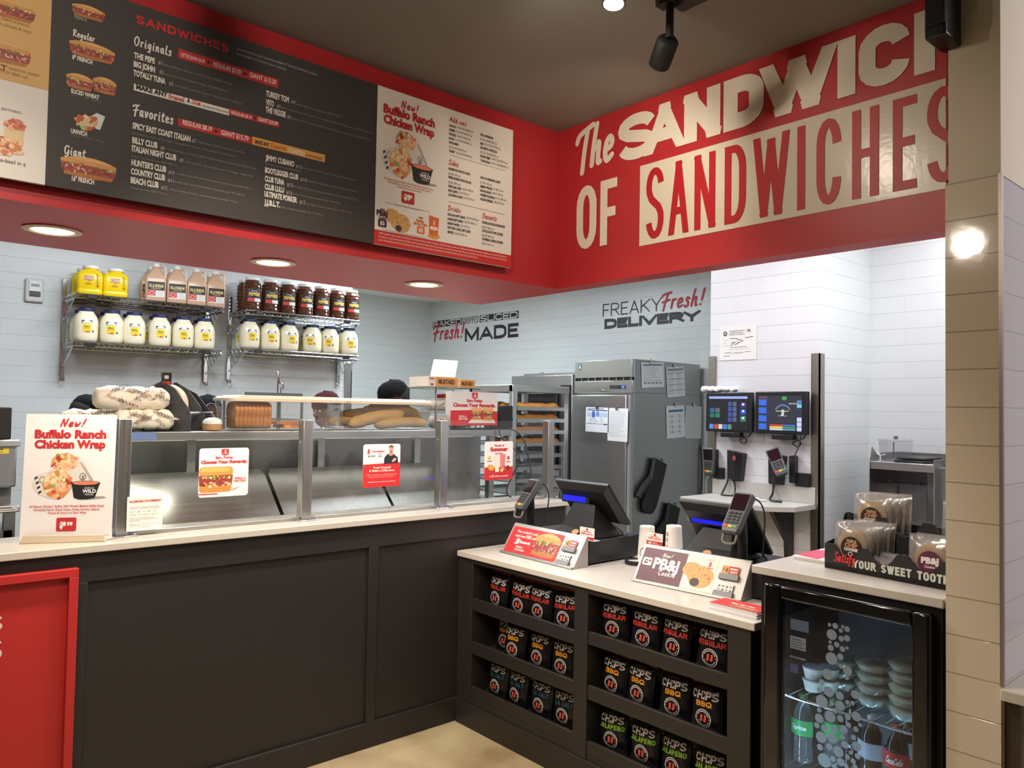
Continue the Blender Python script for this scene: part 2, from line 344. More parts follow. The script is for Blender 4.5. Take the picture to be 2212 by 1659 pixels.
class P:
    """flat print on a surface: (u, v) metres in a frame; layers lie fractions of a millimetre apart"""
    def __init__(s, m, frame, fold=None): s.m = m; s.fx = frame; s.n = 0; s.fold = fold
    def _put(s, vs, fs, col, lay):
        s.n += 1; off = .0005+lay*.0004+s.n*.000002
        s.m.use(col if not isinstance(col, tuple) else (pm(*col)))
        x = s.m.x; s.m.x = s.fx
        s.m.add([(p[0], p[1], off+(p[2] if len(p) > 2 else 0)+(s.fold(p[0], p[1]) if s.fold else 0)) for p in vs], fs); s.m.x = x
    def poly(s, pts, col, lay=0):
        n = len(pts)
        if sum(pts[i][0]*pts[(i+1) % n][1]-pts[(i+1) % n][0]*pts[i][1] for i in range(n)) < 0: pts = pts[::-1]
        s._put(pts, [tuple(range(n))], col, lay)
    def rect(s, x0, y0, x1, y1, col, lay=0): s.poly([(x0, y0), (x1, y0), (x1, y1), (x0, y1)], col, lay)
    def rrect(s, x0, y0, x1, y1, r, col, lay=0):
        s.poly(_rr(x1-r, y1-r, r, r, 0, 90, 5)+_rr(x0+r, y1-r, r, r, 90, 180, 5)+_rr(x0+r, y0+r, r, r, 180, 270, 5)+_rr(x1-r, y0+r, r, r, 270, 360, 5), col, lay)
    def ell(s, x, y, a, b, col, lay=0, n=20, rot=0):
        c, q = cos(rot), sin(rot)
        s.poly([(x+a*cos(2*pi*i/n)*c-b*sin(2*pi*i/n)*q, y+a*cos(2*pi*i/n)*q+b*sin(2*pi*i/n)*c) for i in range(n)], col, lay)
    def ring(s, x, y, a, b, t, col, lay=0, n=28, a0=0, a1=360):
        full = a1-a0 == 360
        k = n if full else n+1
        o = [(x+a*cos(radians(a0+(a1-a0)*i/n)), y+b*sin(radians(a0+(a1-a0)*i/n))) for i in range(k)]
        i_ = [(x+(a-t)*cos(radians(a0+(a1-a0)*i/n)), y+(b-t)*sin(radians(a0+(a1-a0)*i/n))) for i in range(k)]
        s._put(o+i_, [(j, (j+1) % k, k+(j+1) % k, k+j) for j in range(n)], col, lay)
    def blob(s, x, y, r, col, lay=0, n=9, asp=.7):
        a = random.random()*pi; ph = [random.uniform(.65, 1.2) for _ in range(n)]
        s.poly([(x+r*ph[i]*(cos(2*pi*i/n)*cos(a)-asp*sin(2*pi*i/n)*sin(a)), y+r*ph[i]*(cos(2*pi*i/n)*sin(a)+asp*sin(2*pi*i/n)*cos(a))) for i in range(n)], col, lay)
    def scat(s, x, y, a, b, n, r, cols, lay=1):
        for _ in range(n):
            t = random.random()*2*pi; q = sqrt(random.random())
            s.blob(x+a*q*cos(t), y+b*q*sin(t), r*random.uniform(.6, 1.3), random.choice(cols), lay)
    def text(s, t, x, y, h, col, w=None, al='l', bold=0, sh=0, sx=1., lay=3, rise=0.):
        vs, fs = tmesh(t, bold)
        if not vs: return
        k = h/CAPH; x0 = min(v[0] for v in vs); x1 = max(v[0] for v in vs)
        kx = k*sx if w is None else w/(x1-x0)
        tw = (x1-x0)*kx; ox = x-(0 if al == 'l' else tw/2 if al == 'c' else tw)
        s._put([(ox+(v[0]-x0)*kx+v[1]*k*sh, y+v[1]*k+rise*(v[0]-x0)*kx) for v in vs], fs, col, lay)
        return tw
    def strokes(s, t, x, y, h, col, w=None, wt=.2, gap=.16, sh=0, font='block', al='l', lay=3, rise=0., wts=None):
        """block / brush lettering with a constant stroke weight; h = cap height"""
        F_ = BLOCK if font == 'block' else SCRIPT
        pen = wt*h; adv = []; tot = 0
        for c in t:
            g = F_[c]; gw = g[1]*h*(1 if font == 'script' else .62); adv.append(gw)
            tot += gw+(pen+gap*h if font == 'block' else gap*h)
        k = 1.
        if w is not None:
            fixed = (pen+gap*h)*len(t)-gap*h if font == 'block' else 0
            k = max(.05, (w-fixed)/max(1e-6, sum(adv))) if font == 'block' else w/tot
        W_ = sum(adv)*k+((pen+gap*h)*len(t)-gap*h if font == 'block' else gap*h*k*len(t))
        cx = x-(0 if al == 'l' else W_/2 if al == 'c' else W_)
        vs, fs = [], []
        def strip(pts, round_):
            for i in range(len(pts)-1):
                a, b = Vector(pts[i]), Vector(pts[i+1]); d = b-a
                if d.length < 1e-7: continue
                d.normalize(); nn = Vector((-d.y, d.x))*pen/2
                ex = pen*.5 if abs(d.x) < 1e-4 or abs(d.y) < 1e-4 else (pen*.8 if len(pts) <= 5 else 0)
                e0 = 0 if (round_ or i > 0) else ex
                e1 = 0 if (round_ or i < len(pts)-2) else ex
                a2, b2 = a-d*e0, b+d*e1; q = len(vs)
                vs.extend([tuple(a2-nn), tuple(b2-nn), tuple(b2+nn), tuple(a2+nn)]); fs.append((q, q+1, q+2, q+3))
            js = range(len(pts)) if round_ else range(1, len(pts)-1)
            for i in js:
                q = len(vs); m_ = 8 if pen > .01 else 6
                if not round_ and 0 < i < len(pts)-1:
                    d0 = (Vector(pts[i])-Vector(pts[i-1])).normalized(); d1 = (Vector(pts[i+1])-Vector(pts[i])).normalized()
                    cr_ = d0.x*d1.y-d0.y*d1.x; dt = d0.dot(d1)
                    if abs(cr_) > .2 and dt > -.6:     # sharp corner -> mitre
                        sg = -1 if cr_ > 0 else 1
                        n0 = Vector((-d0.y, d0.x))*sg*pen/2; n1 = Vector((-d1.y, d1.x))*sg*pen/2
                        mt = (n0+n1); mt = mt*(pen*pen/4*2/max(1e-9, mt.length_squared))
                        c0 = Vector(pts[i]); vs.extend([tuple(c0), tuple(c0+n0), tuple(c0+mt), tuple(c0+n1)]); fs.append((q, q+1, q+2, q+3) if sg < 0 else (q, q+3, q+2, q+1)); continue
                    if dt <= -.6:                      # needle corner -> flat cap
                        c0 = Vector(pts[i]); nv = 1 if c0.y > y+h/2 else -1
                        vs.extend([(c0.x-pen*.62, c0.y), (c0.x+pen*.62, c0.y), (c0.x+pen*.5, c0.y+nv*pen/2), (c0.x-pen*.5, c0.y+nv*pen/2)])
                        fs.append((q, q+1, q+2, q+3) if nv > 0 else (q, q+3, q+2, q+1)); continue
                for j in range(m_): vs.append((pts[i][0]+pen/2*cos(2*pi*j/m_), pts[i][1]+pen/2*sin(2*pi*j/m_)))
                fs.append(tuple(range(q, q+m_)))
        for c, gw in zip(t, adv):
            g = F_[c]
            for st in g[0]:
                if font == 'block':
                    pts = [(cx+pen/2+p[0]*gw*k, y+pen/2+p[1]*(h-pen)) for p in st]
                    if c in 'AVWMN' and False: pass
                    strip(pts, False)
                else:
                    p2 = cr(st, 4) if len(st) > 2 else st
                    strip([(cx+p[0]*h*k, y+p[1]*h) for p in p2], True)
            cx += gw*k+(pen+gap*h if font == 'block' else gap*h*k)
        lift = {}
        for i, f_ in enumerate(fs):
            for j in f_: lift[j] = (i % 40)*.000012
        if font == 'block': vs = [(v[0], min(y+h, max(y, v[1]))) for v in vs]      # clean cut at base line and cap height
        vs2 = [(v[0]+(v[1]-y)*sh, v[1]+rise*(v[0]-x), lift.get(j, 0)) for j, v in enumerate(vs)]
        s._put(vs2, fs, col, lay)
        return W_
    # ---- food pictures -------------------------------------------------------------
    def sub(s, x, y, w_, h, lay=1, seed=1, dark=False):
        """side view of a filled bread roll in a w x h box"""
        st = random.getstate(); random.seed(seed)
        bun, bun2 = (206, 150, 88), (176, 112, 58)
        top = [(x+w_*t, y+h*(.62+.38*sin(pi*min(1, max(0, .06+.88*t)))**.6)) for t in [i/14 for i in range(15)]]
        s.poly([(x+w_*.02, y+h*.5)]+top+[(x+w_*.98, y+h*.5)], bun, lay)
        s.poly([(x+w_*.1, y+h*.86)]+[(x+w_*t, y+h*(.72+.26*sin(pi*t)**.6)) for t in [i/10 for i in range(1, 10)]]+[(x+w_*.9, y+h*.8)], (222, 172, 110), lay)
        s.poly([(x+w_*.03, y+h*.32), (x+w_*.97, y+h*.32), (x+w_*.92, y+h*.05), (x+w_*.5, y), (x+w_*.08, y+h*.05)], bun2, lay)
        s.poly([(x, y+h*.62), (x+w_, y+h*.6), (x+w_*.97, y+h*.22), (x+w_*.03, y+h*.22)], (150, 70, 60), lay+.2)
        for _ in range(int(26)):
            u = random.random(); s.blob(x+w_*(.04+.92*u), y+h*random.uniform(.24, .45), h*.1, random.choice([(176, 92, 84), (206, 138, 122), (140, 58, 52), (224, 176, 158), (120, 40, 36)]), lay+.4, asp=.4)
        for _ in range(18):
            u = random.random(); s.blob(x+w_*(.03+.94*u), y+h*random.uniform(.5, .66), h*.09, random.choice([(122, 146, 70), (160, 178, 96), (92, 118, 52), (226, 214, 150), (176, 60, 44)]), lay+.5, asp=.4)
        random.setstate(st)
    def wraps(s, x, y, w_, h, lay=1):
        """two paper-wrapped wraps and a black sauce cup"""
        st = random.getstate(); random.seed(5)
        wh, gy = (216, 211, 203), (172, 166, 158)
        mix = [(214, 128, 80), (232, 172, 128), (196, 84, 48), (240, 214, 170), (140, 160, 84), (226, 196, 150), (178, 62, 40), (236, 190, 160)]
        s.poly([(x+w_*.25, y+h*.62), (x+w_*.6, y+h*.95), (x+w_*.72, y+h*.72), (x+w_*.82, y+h*.4), (x+w_*.7, y+h*.25), (x+w_*.4, y+h*.35)], wh, lay)
        s.poly([(x+w_*.62, y+h*.8), (x+w_*.66, y+h*.78), (x+w_*.83, y+h*.42), (x+w_*.8, y+h*.36)], gy, lay+.3)
        s.poly([(x+w_*.02, y+h*.5), (x+w_*.25, y+h*.62), (x+w_*.4, y+h*.3), (x+w_*.25, y+h*.03), (x+w_*.08, y+h*.12), (x, y+h*.3)], wh, lay+.4)
        for k in range(4): s.poly([(x+w_*(.02+.02*k), y+h*(.46-.1*k)), (x+w_*(.06+.02*k), y+h*(.5-.1*k)), (x+w_*(.07+.02*k), y+h*(.46-.1*k)), (x+w_*(.03+.02*k), y+h*(.42-.1*k))], (40, 38, 38), lay+.6)
        s.ring(x+w_*.13, y+h*.42, w_*.04, h*.07, w_*.008, (50, 48, 48), lay+.7); s.ring(x+w_*.68, y+h*.48, w_*.045, h*.08, w_*.009, (50, 48, 48), lay+.7)
        s.text('JJ', x+w_*.68, y+h*.445, h*.065, (40, 38, 38), al='c', bold=.02, lay=lay+1)
        s.ell(x+w_*.42, y+h*.79, w_*.185, h*.19, (206, 160, 104), lay+.5); s.scat(x+w_*.42, y+h*.79, w_*.17, h*.17, 60, w_*.045, mix, lay+.6)
        s.ell(x+w_*.34, y+h*.33, w_*.2, h*.29, (206, 160, 104), lay+.9, rot=-.3); s.scat(x+w_*.34, y+h*.33, w_*.18, h*.27, 80, w_*.048, mix, lay+1)
        s.poly([(x+w_*.7, y+h*.06), (x+w_*.98, y+h*.06), (x+w_*1.02, y+h*.03), (x+w_*.8, y)], (150, 146, 146), lay+.4)
        s.poly([(x+w_*.53, y+h*.33), (x+w_*.92, y+h*.33), (x+w_*.86, y+h*.03), (x+w_*.76, y), (x+w_*.64, y), (x+w_*.57, y+h*.04)], (30, 30, 32), lay+1.4)
        s.ell(x+w_*.725, y+h*.34, w_*.205, h*.055, (24, 24, 26), lay+1.6); s.ell(x+w_*.725, y+h*.345, w_*.18, h*.04, (226, 128, 96), lay+1.8)
        s.text('WILD', x+w_*.78, y+h*.14, h*.07, (236, 236, 236), al='c', bold=.03, lay=lay+2); s.text('WINGS', x+w_*.78, y+h*.085, h*.035, (236, 236, 236), al='c', lay=lay+2); s.text('BUFFALO', x+w_*.78, y+h*.225, h*.03, (236, 236, 236), al='c', lay=lay+2)
        random.setstate(st)
    def sandwich(s, x, y, w_, h, lay=1, seed=3):
        """tall cut sandwich seen from its end"""
        st = random.getstate(); random.seed(seed)
        s.rrect(x, y+h*.62, x+w_, y+h, h*.16, (224, 150, 74), lay); s.rrect(x+w_*.06, y+h*.8, x+w_*.9, y+h*.97, h*.08, (236, 176, 100), lay+.2)
        s.rrect(x+w_*.02, y, x+w_*.96, y+h*.3, h*.12, (214, 138, 66), lay)
        s.poly([(x+w_*.02, y+h*.25), (x, y+h*.66), (x+w_, y+h*.66), (x+w_*.97, y+h*.25)], (150, 62, 48), lay+.3)
        s.scat(x+w_*.5, y+h*.32, w_*.45, h*.1, 46, h*.055, [(200, 120, 90), (232, 176, 140), (150, 70, 50), (240, 208, 160), (224, 150, 90), (110, 50, 40)], lay+.4)
        s.scat(x+w_*.5, y+h*.58, w_*.47, h*.06, 34, h*.05, [(120, 150, 64), (168, 190, 96), (86, 116, 46), (238, 232, 190), (190, 60, 46)], lay+.6)
        random.setstate(st)
    def cookie(s, x, y, r, lay=1, seed=2):
        st = random.getstate(); random.seed(seed)
        s.poly([(x+r*(1+.06*random.uniform(-1, 1))*cos(2*pi*i/22), y+.8*r*(1+.06*random.uniform(-1, 1))*sin(2*pi*i/22)) for i in range(22)], (206, 160, 96), lay)
        s.scat(x, y, r*.85, r*.66, 26, r*.1, [(190, 140, 80), (222, 182, 122), (170, 118, 62), (214, 168, 104)], lay+.2)
        random.setstate(st)
    def star(s, x, y, r, col, lay=3):
        s.poly([(x+(r if i % 2 == 0 else r*.42)*sin(pi*i/5), y+(r if i % 2 == 0 else r*.42)*cos(pi*i/5)) for i in range(10)], col, lay)
# ================================================================== the setting
XF, YF = 2.43, 2.478            # planes of the two red headers
ZB, ZT = 2.141, 2.86            # their bottom and top
YP, XR = 3.157, 2.424           # front planes of the long counter and of the short one
TW = (214, 219, 220); GR = (176, 182, 184)
TX = tile('white_tile_along_x', 'X', TW, GR); TY = tile('white_tile_along_y', 'Y', TW, GR)
TYB = tile('bright_tile_along_y', 'Y', (226, 226, 230), GR)
TCOL = tile('cream_tile', 'Y', (226, 213, 190), (176, 162, 140), bw=3.0, rough=.07, mort=.0022, bump=.35)
TSIDE = tile('white_tile_side', 'X', (214, 208, 212), (180, 172, 176), bw=.9, rough=.12)
CEILW = pm(225, 226, 226, .8)
# floor: worn tan concrete
fm = bpy.data.materials.new('worn_concrete'); fm.use_nodes = True
nt = fm.node_tree; bs = nt.nodes['Principled BSDF']; ge = nt.nodes.new('ShaderNodeNewGeometry')
n1 = nt.nodes.new('ShaderNodeTexNoise'); n1.inputs['Scale'].default_value = 3.2; n1.inputs['Detail'].default_value = 8
n2 = nt.nodes.new('ShaderNodeTexNoise'); n2.inputs['Scale'].default_value = 34; n2.inputs['Detail'].default_value = 9; n2.inputs['Roughness'].default_value = .7
for n_ in (n1, n2): nt.links.new(ge.outputs['Position'], n_.inputs['Vector'])
r1 = nt.nodes.new('ShaderNodeValToRGB'); r1.color_ramp.elements[0].position = .32; r1.color_ramp.elements[1].position = .68
r1.color_ramp.elements[0].color = (lin(158), lin(136), lin(104), 1); r1.color_ramp.elements[1].color = (lin(206), lin(190), lin(152), 1)
r2 = nt.nodes.new('ShaderNodeValToRGB'); r2.color_ramp.elements[0].position = .27; r2.color_ramp.elements[1].position = .33
r2.color_ramp.elements[0].color = (.25, .2, .15, 1); r2.color_ramp.elements[1].color = (1, 1, 1, 1)
mx = nt.nodes.new('ShaderNodeMix'); mx.data_type = 'RGBA'; mx.blend_type = 'MULTIPLY'; mx.inputs[0].default_value = .8
nt.links.new(n1.outputs['Fac'], r1.inputs[0]); nt.links.new(n2.outputs['Fac'], r2.inputs[0])
nt.links.new(r1.outputs[0], mx.inputs[6]); nt.links.new(r2.outputs[0], mx.inputs[7]); nt.links.new(mx.outputs[2], bs.inputs['Base Color'])
bs.inputs['Roughness'].default_value = .38
struct('floor', M().box(-5, -4, -.1, 7, 9, 0), fm)
struct('ceiling', M().box(-5, -4, 2.86, XF, YF, 2.96), DARKC)
kc = M(); kc.box(-5, YF, 2.975, 7, 9, 3.075); kc.box(XF, .84, 2.975, 7, YF, 3.075)
struct('ceiling.001', kc, CEILW)
struct('wall_left_header', M().box(-5, YF, ZB, XF+.1, YP-.01, 2.975), RED)
struct('wall_right_header', M().box(XF, .842, ZB, XF+.1, YF, 2.975), RED)
struct('wall_left', M().box(-5, 6.28, 0, 3.535, 6.4, 2.975), TX)
struct('wall_back', M().box(3.4, 8.3, 0, 6, 8.4, 2.975), TX)
struct('wall_right', M().box(5.85, 3.0, 0, 5.97, 8.3, 2.975), TY)
struct('wall_right_pier', M().use(TYB).box(4.51, 2.286, 0, 4.512, 3.068, 2.975).use(TX).box(4.512, 2.286, 0, 5.85, 3.068, 2.975))
struct('wall_right_alcove', M().box(5.2, .84, 0, 5.3, 2.286, 2.975), TY)
# end of the tiled partition: cream tile up to 2.27 m, plaster above
wp = M(); wp.use(pm(224, 212, 190, .7)).box(2.418, .7, 2.27, 7, .835, 2.975)
wp.use(TCOL).box(2.41, .702, 0, 2.43, .8405, 2.272)
wp.use(TSIDE).box(2.43, .70, 0, 7, .8405, 2.272)
struct('wall_right_partition', wp, bevel=0)
struct('trim_1', M().box(2.405, .694, .86, 2.418, .703, 2.272), pm(168, 152, 150, .35, .6))
struct('trim_2', M().box(2.395, .55, .825, 7, .7, .857), pm(208, 200, 186, .4), bevel=.004)
struct('wall_right_wainscot', M().box(2.43, .66, 0, 7, .70, .825), pm(72, 58, 46, .5, noise=.25, scale=14))
struct('wall_rear', M().box(-5, -4.1, 0, 7, -4, 3), pm(150, 138, 122, .8))
struct('wall_front_left', M().box(-5.1, -4, 0, -5, 9, 3), pm(150, 138, 122, .8))
# steel corner guards
for k, (x, y, z1, l) in enumerate(((4.505, 3.068, None, 1), (4.505, 2.286, None, 0))): 
    zt = at(1532, 770, X=4.5).z if k == 0 else at(1767, 763, X=4.5).z
    g = M()
    if k == 0: g.box(4.498, 3.02, 0, 4.508, 3.076, zt)
    else: g.box(4.498, 2.276, 0, 4.508, 2.332, zt).box(4.498, 2.276, 0, 4.56, 2.284, zt)
    struct('trim_%d' % (3+k), g, brushed('guard_steel_%d' % k, .36, .32, 'Z', (1, .93, .82)))
zt = at(757, 785, Y=6.27).z
struct('trim_5', M().box(3.475, 6.268, 0, 3.545, 6.276, zt).box(3.537, 6.268, 0, 3.545, 6.33, zt-.07), STEEL)

# ------------------------------------------------------------------ recessed lights in the soffit
def ceiling_light(x, y, label):
    t = thing('recessed_light', label, 'ceiling light', (x, y, ZB), group='recessed lights in the red soffit')
    m = M(); m.lathe([(.083, 0), (.085, -.004), (.066, -.007), (.06, -.002), (.06, .0)], 32, (x, y, ZB)); m.build('trim_ring', t, pm(226, 214, 190, .45))
    m = M(); m.lathe([(.062, -.0015), (.058, -.0045), (.0, -.005)], 32, (x, y, ZB)); m.build('lens', t, em(255, 240, 208, 4.2))
    lamp('recessed_light_lamp', 'SPOT', (x, y, ZB-.02), 46, WARM, (x, y, 0), .06, spot=162, blend=.55)
for (px, py, l) in ((113, 497, 'round recessed light in the red soffit, nearest the left edge'), (590, 566, 'round recessed light in the red soffit above the dark pepper jars'), (919, 613, 'round recessed light in the red soffit nearest the red corner')):
    p = at(px, py, Z=ZB); ceiling_light(p.x, 2.81, l)
# kitchen ceiling troffers
for i, (x, y) in enumerate(KITCHEN_PANELS):
    t = thing('ceiling_light_panel', None, None, (x, y, 2.975)); del_ = t
    m = M(); m.box(x-.6, y-.3, 2.968, x+.6, y+.3, 2.975); o = m.build('ceiling_light', None, em(238, 244, 255, 1.5))
    bpy.data.objects.remove(t); tag(o, 'flat white light panel in the kitchen ceiling out of sight', 'ceiling light', 'kitchen ceiling panels')
# ------------------------------------------------------------------ track lights over the customer side
def track_head(loc, aim, label, power, spot=50, lit=False):
    L = Vector(loc); d = (Vector(aim)-L).normalized()
    t = thing('track_light', label, 'track light', loc)
    m = M(); m.tube([L+Vector((0, 0, .10)), L+Vector((0, 0, -.02))], .012, 10); m.build('stem', t, BLKMT)
    a = L-d*.03+Vector((.02, .03, -.03)); b = a+d*.095
    m = M(); m.tube([a, a+d*.01, b], lambda q: .024 if q < .05 else .034, 20); m.build('head', t, BLKMT, angle=50)
    m = M(); m.tube([b+d*.0005, b+d*.002], .029, 20); m.build('lens', t, em(255, 236, 200, 14. if lit else 4.))
    lamp('track_light_lamp', 'SPOT', b+d*.02, power, WARM, aim, .04, spot=spot, blend=.7)
P1, P2 = at(1436, 0, Z=2.85), at(1330, -2, Z=2.83)
tr = thing('light_track', 'black lighting track on the dark ceiling above the walkway', 'light track', (P1.x, P1.y, 2.86))
M().box(P1.x-.02, -3, 2.83, P1.x+.02, P1.y+.02, 2.86).build('rail', tr, BLKMT)
M().box(P1.x-.02, P1.y-.21, 2.8, P1.x+.02, P1.y-.05, 2.829).build('adapter', tr, BLKMT)
track_head((P1.x, P1.y-.02, 2.745), (2.43, 2.3, 2.2), 'black cylinder track light hanging from the dark ceiling near the red corner', 11, 120)
P3 = at(1327, 12, Z=2.75)
track_head((P3.x-.02, P3.y-.03, 2.845), (P3.x-.35, P3.y-.2, 0), 'lit track light at the top edge of the picture', 14, 110, True)
track_head((.1, .9, 2.80), (.9, 2.48, 2.3), 'track light above the walkway facing the menu', 38, 100)
track_head((-.9, 1.83, 2.80), (2.42, .95, 2.0), 'track light above the walkway facing the cream tiled column', 48, 62)
track_head((1.14, 1.45, 2.80), (2.42, 1.75, 2.2), 'track light above the walkway facing the red slogan wall', 13, 120)
track_head((.9, 1.6, 2.80), (2.5, 1.9, .8), 'track light above the walkway facing the short counter', 60, 75)
track_head((.4, 1.5, 2.80), (1.9, 2.9, .3), 'track light above the walkway facing the counter corner', 75, 75)
track_head((-.3, 1.6, 2.80), (.4, 3.1, .8), 'track light above the walkway facing the poster', 30, 75)
lamp('partition_fill_light', 'AREA', (4.3, -1.3, 2.7), 55, (1, .93, .97), (3.6, .7, 1.4), 1.4, .8)  # unseen pinkish fill lamp, added to brighten the side of the tiled partition
# speaker on the right header
t = thing('speaker_box', 'black box speaker fixed to the red header beside the plaster column', 'speaker', (2.35, .86, 2.7))
M().box(2.3, .80, 2.668, 2.425, .858, 2.95).build('cabinet', t, BLKPL, bevel=.008)
M().box(2.292, .80, 2.70, 2.3, .852, 2.95).build('grille', t, BLKMT, bevel=.003)
# thermostat style sensor on the left wall
t = thing('thermostat', 'white thermostat in a clear guard on the tiled wall left of the shelves', 'thermostat', (1.015, 6.27, 2.37))
M().cbox((1.015, 6.265, 2.37), (.115, .03, .165)).build('guard', t, pm(214, 216, 214, .25), bevel=.012, seg=3)
M().cbox((1.015, 6.247, 2.385), (.075, .008, .10)).build('body', t, WHITE, bevel=.006)
M().cbox((1.015, 6.242, 2.345), (.066, .006, .035)).build('display', t, pm(70, 72, 74, .3), bevel=.002); M().cbox((1.015, 6.242, 2.405), (.05, .004, .018)).build('button_strip', t, pm(150, 152, 152, .3), bevel=.001)

# ================================================================== wall lettering on the right header
FX = XF-.0012
fx = fr((FX, 0, 0), (0, -1, 0), (0, 0, 1))
def rx(px, py): p = at(px, py, X=FX); return (-p.y, p.z)
CREAM, CRED = (232, 222, 204, .5), (186, 30, 36, .45)
t = thing('slogan_lettering', 'large cream and red slogan lettering on the right red header', 'sign', (FX, 1.6, 2.45))
def wl(name, fn):
    m = M(); fn(P(m, fx)); return m.build(name, t, smooth=False)
a, b = rx(1237, 360), rx(1322, 345)
wl('script_word', lambda p: p.strokes('The', rx(1247, 383)[0]+.0, rx(1252, 366)[1], .17, CREAM, w=.228, wt=.155, font='script', sh=.06, rise=.02))
def big(p):
    xs = [(1336, 1417), (1397, 1476), (1478, 1556), (1563, 1650), (1647, 1801), (1809, 1846), (1855, 1966), (1975, 2115)]
    for c, (x0, x1) in zip('SANDWICH', xs):
        u0 = rx(x0, 300)[0]; u1 = rx(x1, 300)[0]
        p.strokes(c, u0, BIGZ, .192, CREAM, w=u1-u0, wt={'S': .255, 'C': .28, 'A': .27}.get(c, .31))
BIGZ = rx(1481, 312)[1]
wl('word', big)
def of(p):
    z0, z1 = rx(1250, 541)[1], rx(1320, 386)[1]
    p.strokes('O', rx(1246, 470)[0], z0, z1-z0, CREAM, w=rx(1289, 470)[0]-rx(1246, 470)[0], wt=.145)
    p.strokes('F', rx(1297, 470)[0], z0, z1-z0, CREAM, w=rx(1333, 470)[0]-rx(1297, 470)[0], wt=.145)
wl('word', of)
BZ0, BZ1 = rx(1381, 532)[1], rx(1383, 359)[1]
wl('panel', lambda p: p.rect(rx(1381, 532)[0], BZ0, -.845, BZ1, (226, 216, 196, .22, 0., .04, 60., .25)))
def cond(p):
    xs = [(1397, 1435), (1446, 1488), (1501, 1546), (1566, 1612), (1628, 1705), (1721, 1741), (1764, 1817), (1841, 1899), (1929, 1981), (2003, 2075)]
    z0 = rx(1405, 517)[1]; z1 = rx(1735, 272)[1]
    for c, (x0, x1) in zip('SANDWICHES', xs):
        u0, u1 = rx(x0, 400)[0], rx(x1, 400)[0]
        p.strokes(c, u0, z0, z1-z0, CRED, w=u1-u0, wt=.098, lay=5)
wl('word', cond)

# ================================================================== menu on the left header
YM = YF-.03
def lx(px, py): p = at(px, py, Y=YM-.012); return (p.x, p.z)
fm_ = fr((0, YM-.012, 0), (1, 0, 0), (0, 0, 1))
MZ0, MZ1 = lx(740, 514)[1], lx(1109, 282)[1]
def tx(p, z, s, a, b, h, col, bold=0., font=None, wt=.17, sh=0, o=(260, 0), sc=3.191, lay=3):
    """text between two picture points a -> b of a zoomed view (offset o, scale sc); h = cap height there"""
    A = lx(o[0]+a[0]/sc, o[1]+a[1]/sc); B = lx(o[0]+b[0]/sc, o[1]+b[1]/sc); T = lx(o[0]+a[0]/sc, o[1]+(a[1]-h)/sc)
    zz = (A[1]+B[1])/2
    if font: p.strokes(s, A[0], zz, (T[1]-A[1]), col, w=B[0]-A[0], wt=wt, font=font, sh=sh, lay=lay)
    else: p.text(s, A[0], zz, (T[1]-A[1]), col, w=B[0]-A[0], bold=bold, sh=sh, lay=lay)
def bar(p, a, b, col, o=(260, 0), sc=3.191, lay=1):
    A = lx(o[0]+a[0]/sc, o[1]+a[1]/sc); B = lx(o[0]+b[0]/sc, o[1]+b[1]/sc)
    p.rect(A[0], A[1], B[0], B[1], col, lay)
OFFW, LG, MRED, ORG = (226, 220, 210, .6), (128, 123, 116, .6), (192, 52, 50, .5), (222, 160, 78, .5)
menu = thing('menu_board', 'long wall menu with a dark middle panel and white side panels on the red header', 'menu board', (1.2, YM, MZ0))
# dark centre panel
xl, xr_ = lx(97, 398)[0], lx(808, 525)[0]
m = M().use(pm(62, 58, 55, .6)).box(xl, YM-.012, MZ0, xr_, YM, MZ1)
p = P(m, fm_)
tx(p, 0, 'SANDWICHES', (105, 172), (745, 355), 62, MRED, font='block', wt=.25)
tx(p, 0, 'Originals', (96, 322), (360, 380), 62, OFFW, font='script', wt=.15)
tx(p, 0, 'Favorites', (90, 800), (372, 850), 70, OFFW, font='script', wt=.15)
tx(p, 0, 'Choose your sandwich size. Regular size sandwiches are available on 8" French Bread, Sliced Wheat or as an Unwich', (798, 345), (1352, 520), 19, (176, 170, 162, .6))
tx(p, 0, 'Giants are available on 16" French Bread. Caesar or baked bread', (797, 378), (1140, 485), 19, (176, 170, 162, .6))
bar(p, (397, 400), (1090, 548), MRED); 
bar(p, (92, 622), (750, 755), (226, 220, 210, .6)); bar(p, (753, 790), (1095, 842), MRED)
bar(p, (396, 868), (906, 943), MRED); bar(p, (908, 996), (1410, 1068), ORG)
PALE = (226, 160, 150, .6)
for s_, a_, b_, h_ in (('LITTLE JOHN $4.39', (418, 390), (580, 435), 24), ('REGULAR $7.59', (640, 462), (830, 510), 30), ('GIANT $13.29', (888, 532), (1072, 582), 30), ('REGULAR $5.19', (762, 786), (905, 822), 22), ('GIANT $10.99', (948, 832), (1085, 868), 26), ('REGULAR $8.19', (428, 860), (630, 905), 32), ('GIANT $15.79', (692, 928), (882, 974), 32)):
    tx(p, 0, s_, a_, b_, h_, (236, 210, 200, .6), bold=.03)
for q in ((608, 430), (858, 510), (925, 815), (657, 905)):
    A = lx(260+q[0]/3.191, q[1]/3.191); p.star(A[0], A[1], .008, (50, 40, 40))
tx(p, 0, 'MAKE ANY', (107, 618), (325, 668), 32, (40, 36, 36), bold=.05); tx(p, 0, 'Original', (333, 680), (443, 704), 34, MRED, font='script', wt=.16)
tx(p, 0, 'A', (457, 706), (480, 712), 28, (40, 36, 36), bold=.05); tx(p, 0, 'Slim', (492, 716), (556, 730), 32, MRED, font='script', wt=.17)
tx(p, 0, 'tasty meat, and cheese promised', (564, 738), (744, 782), 20, (60, 56, 56))
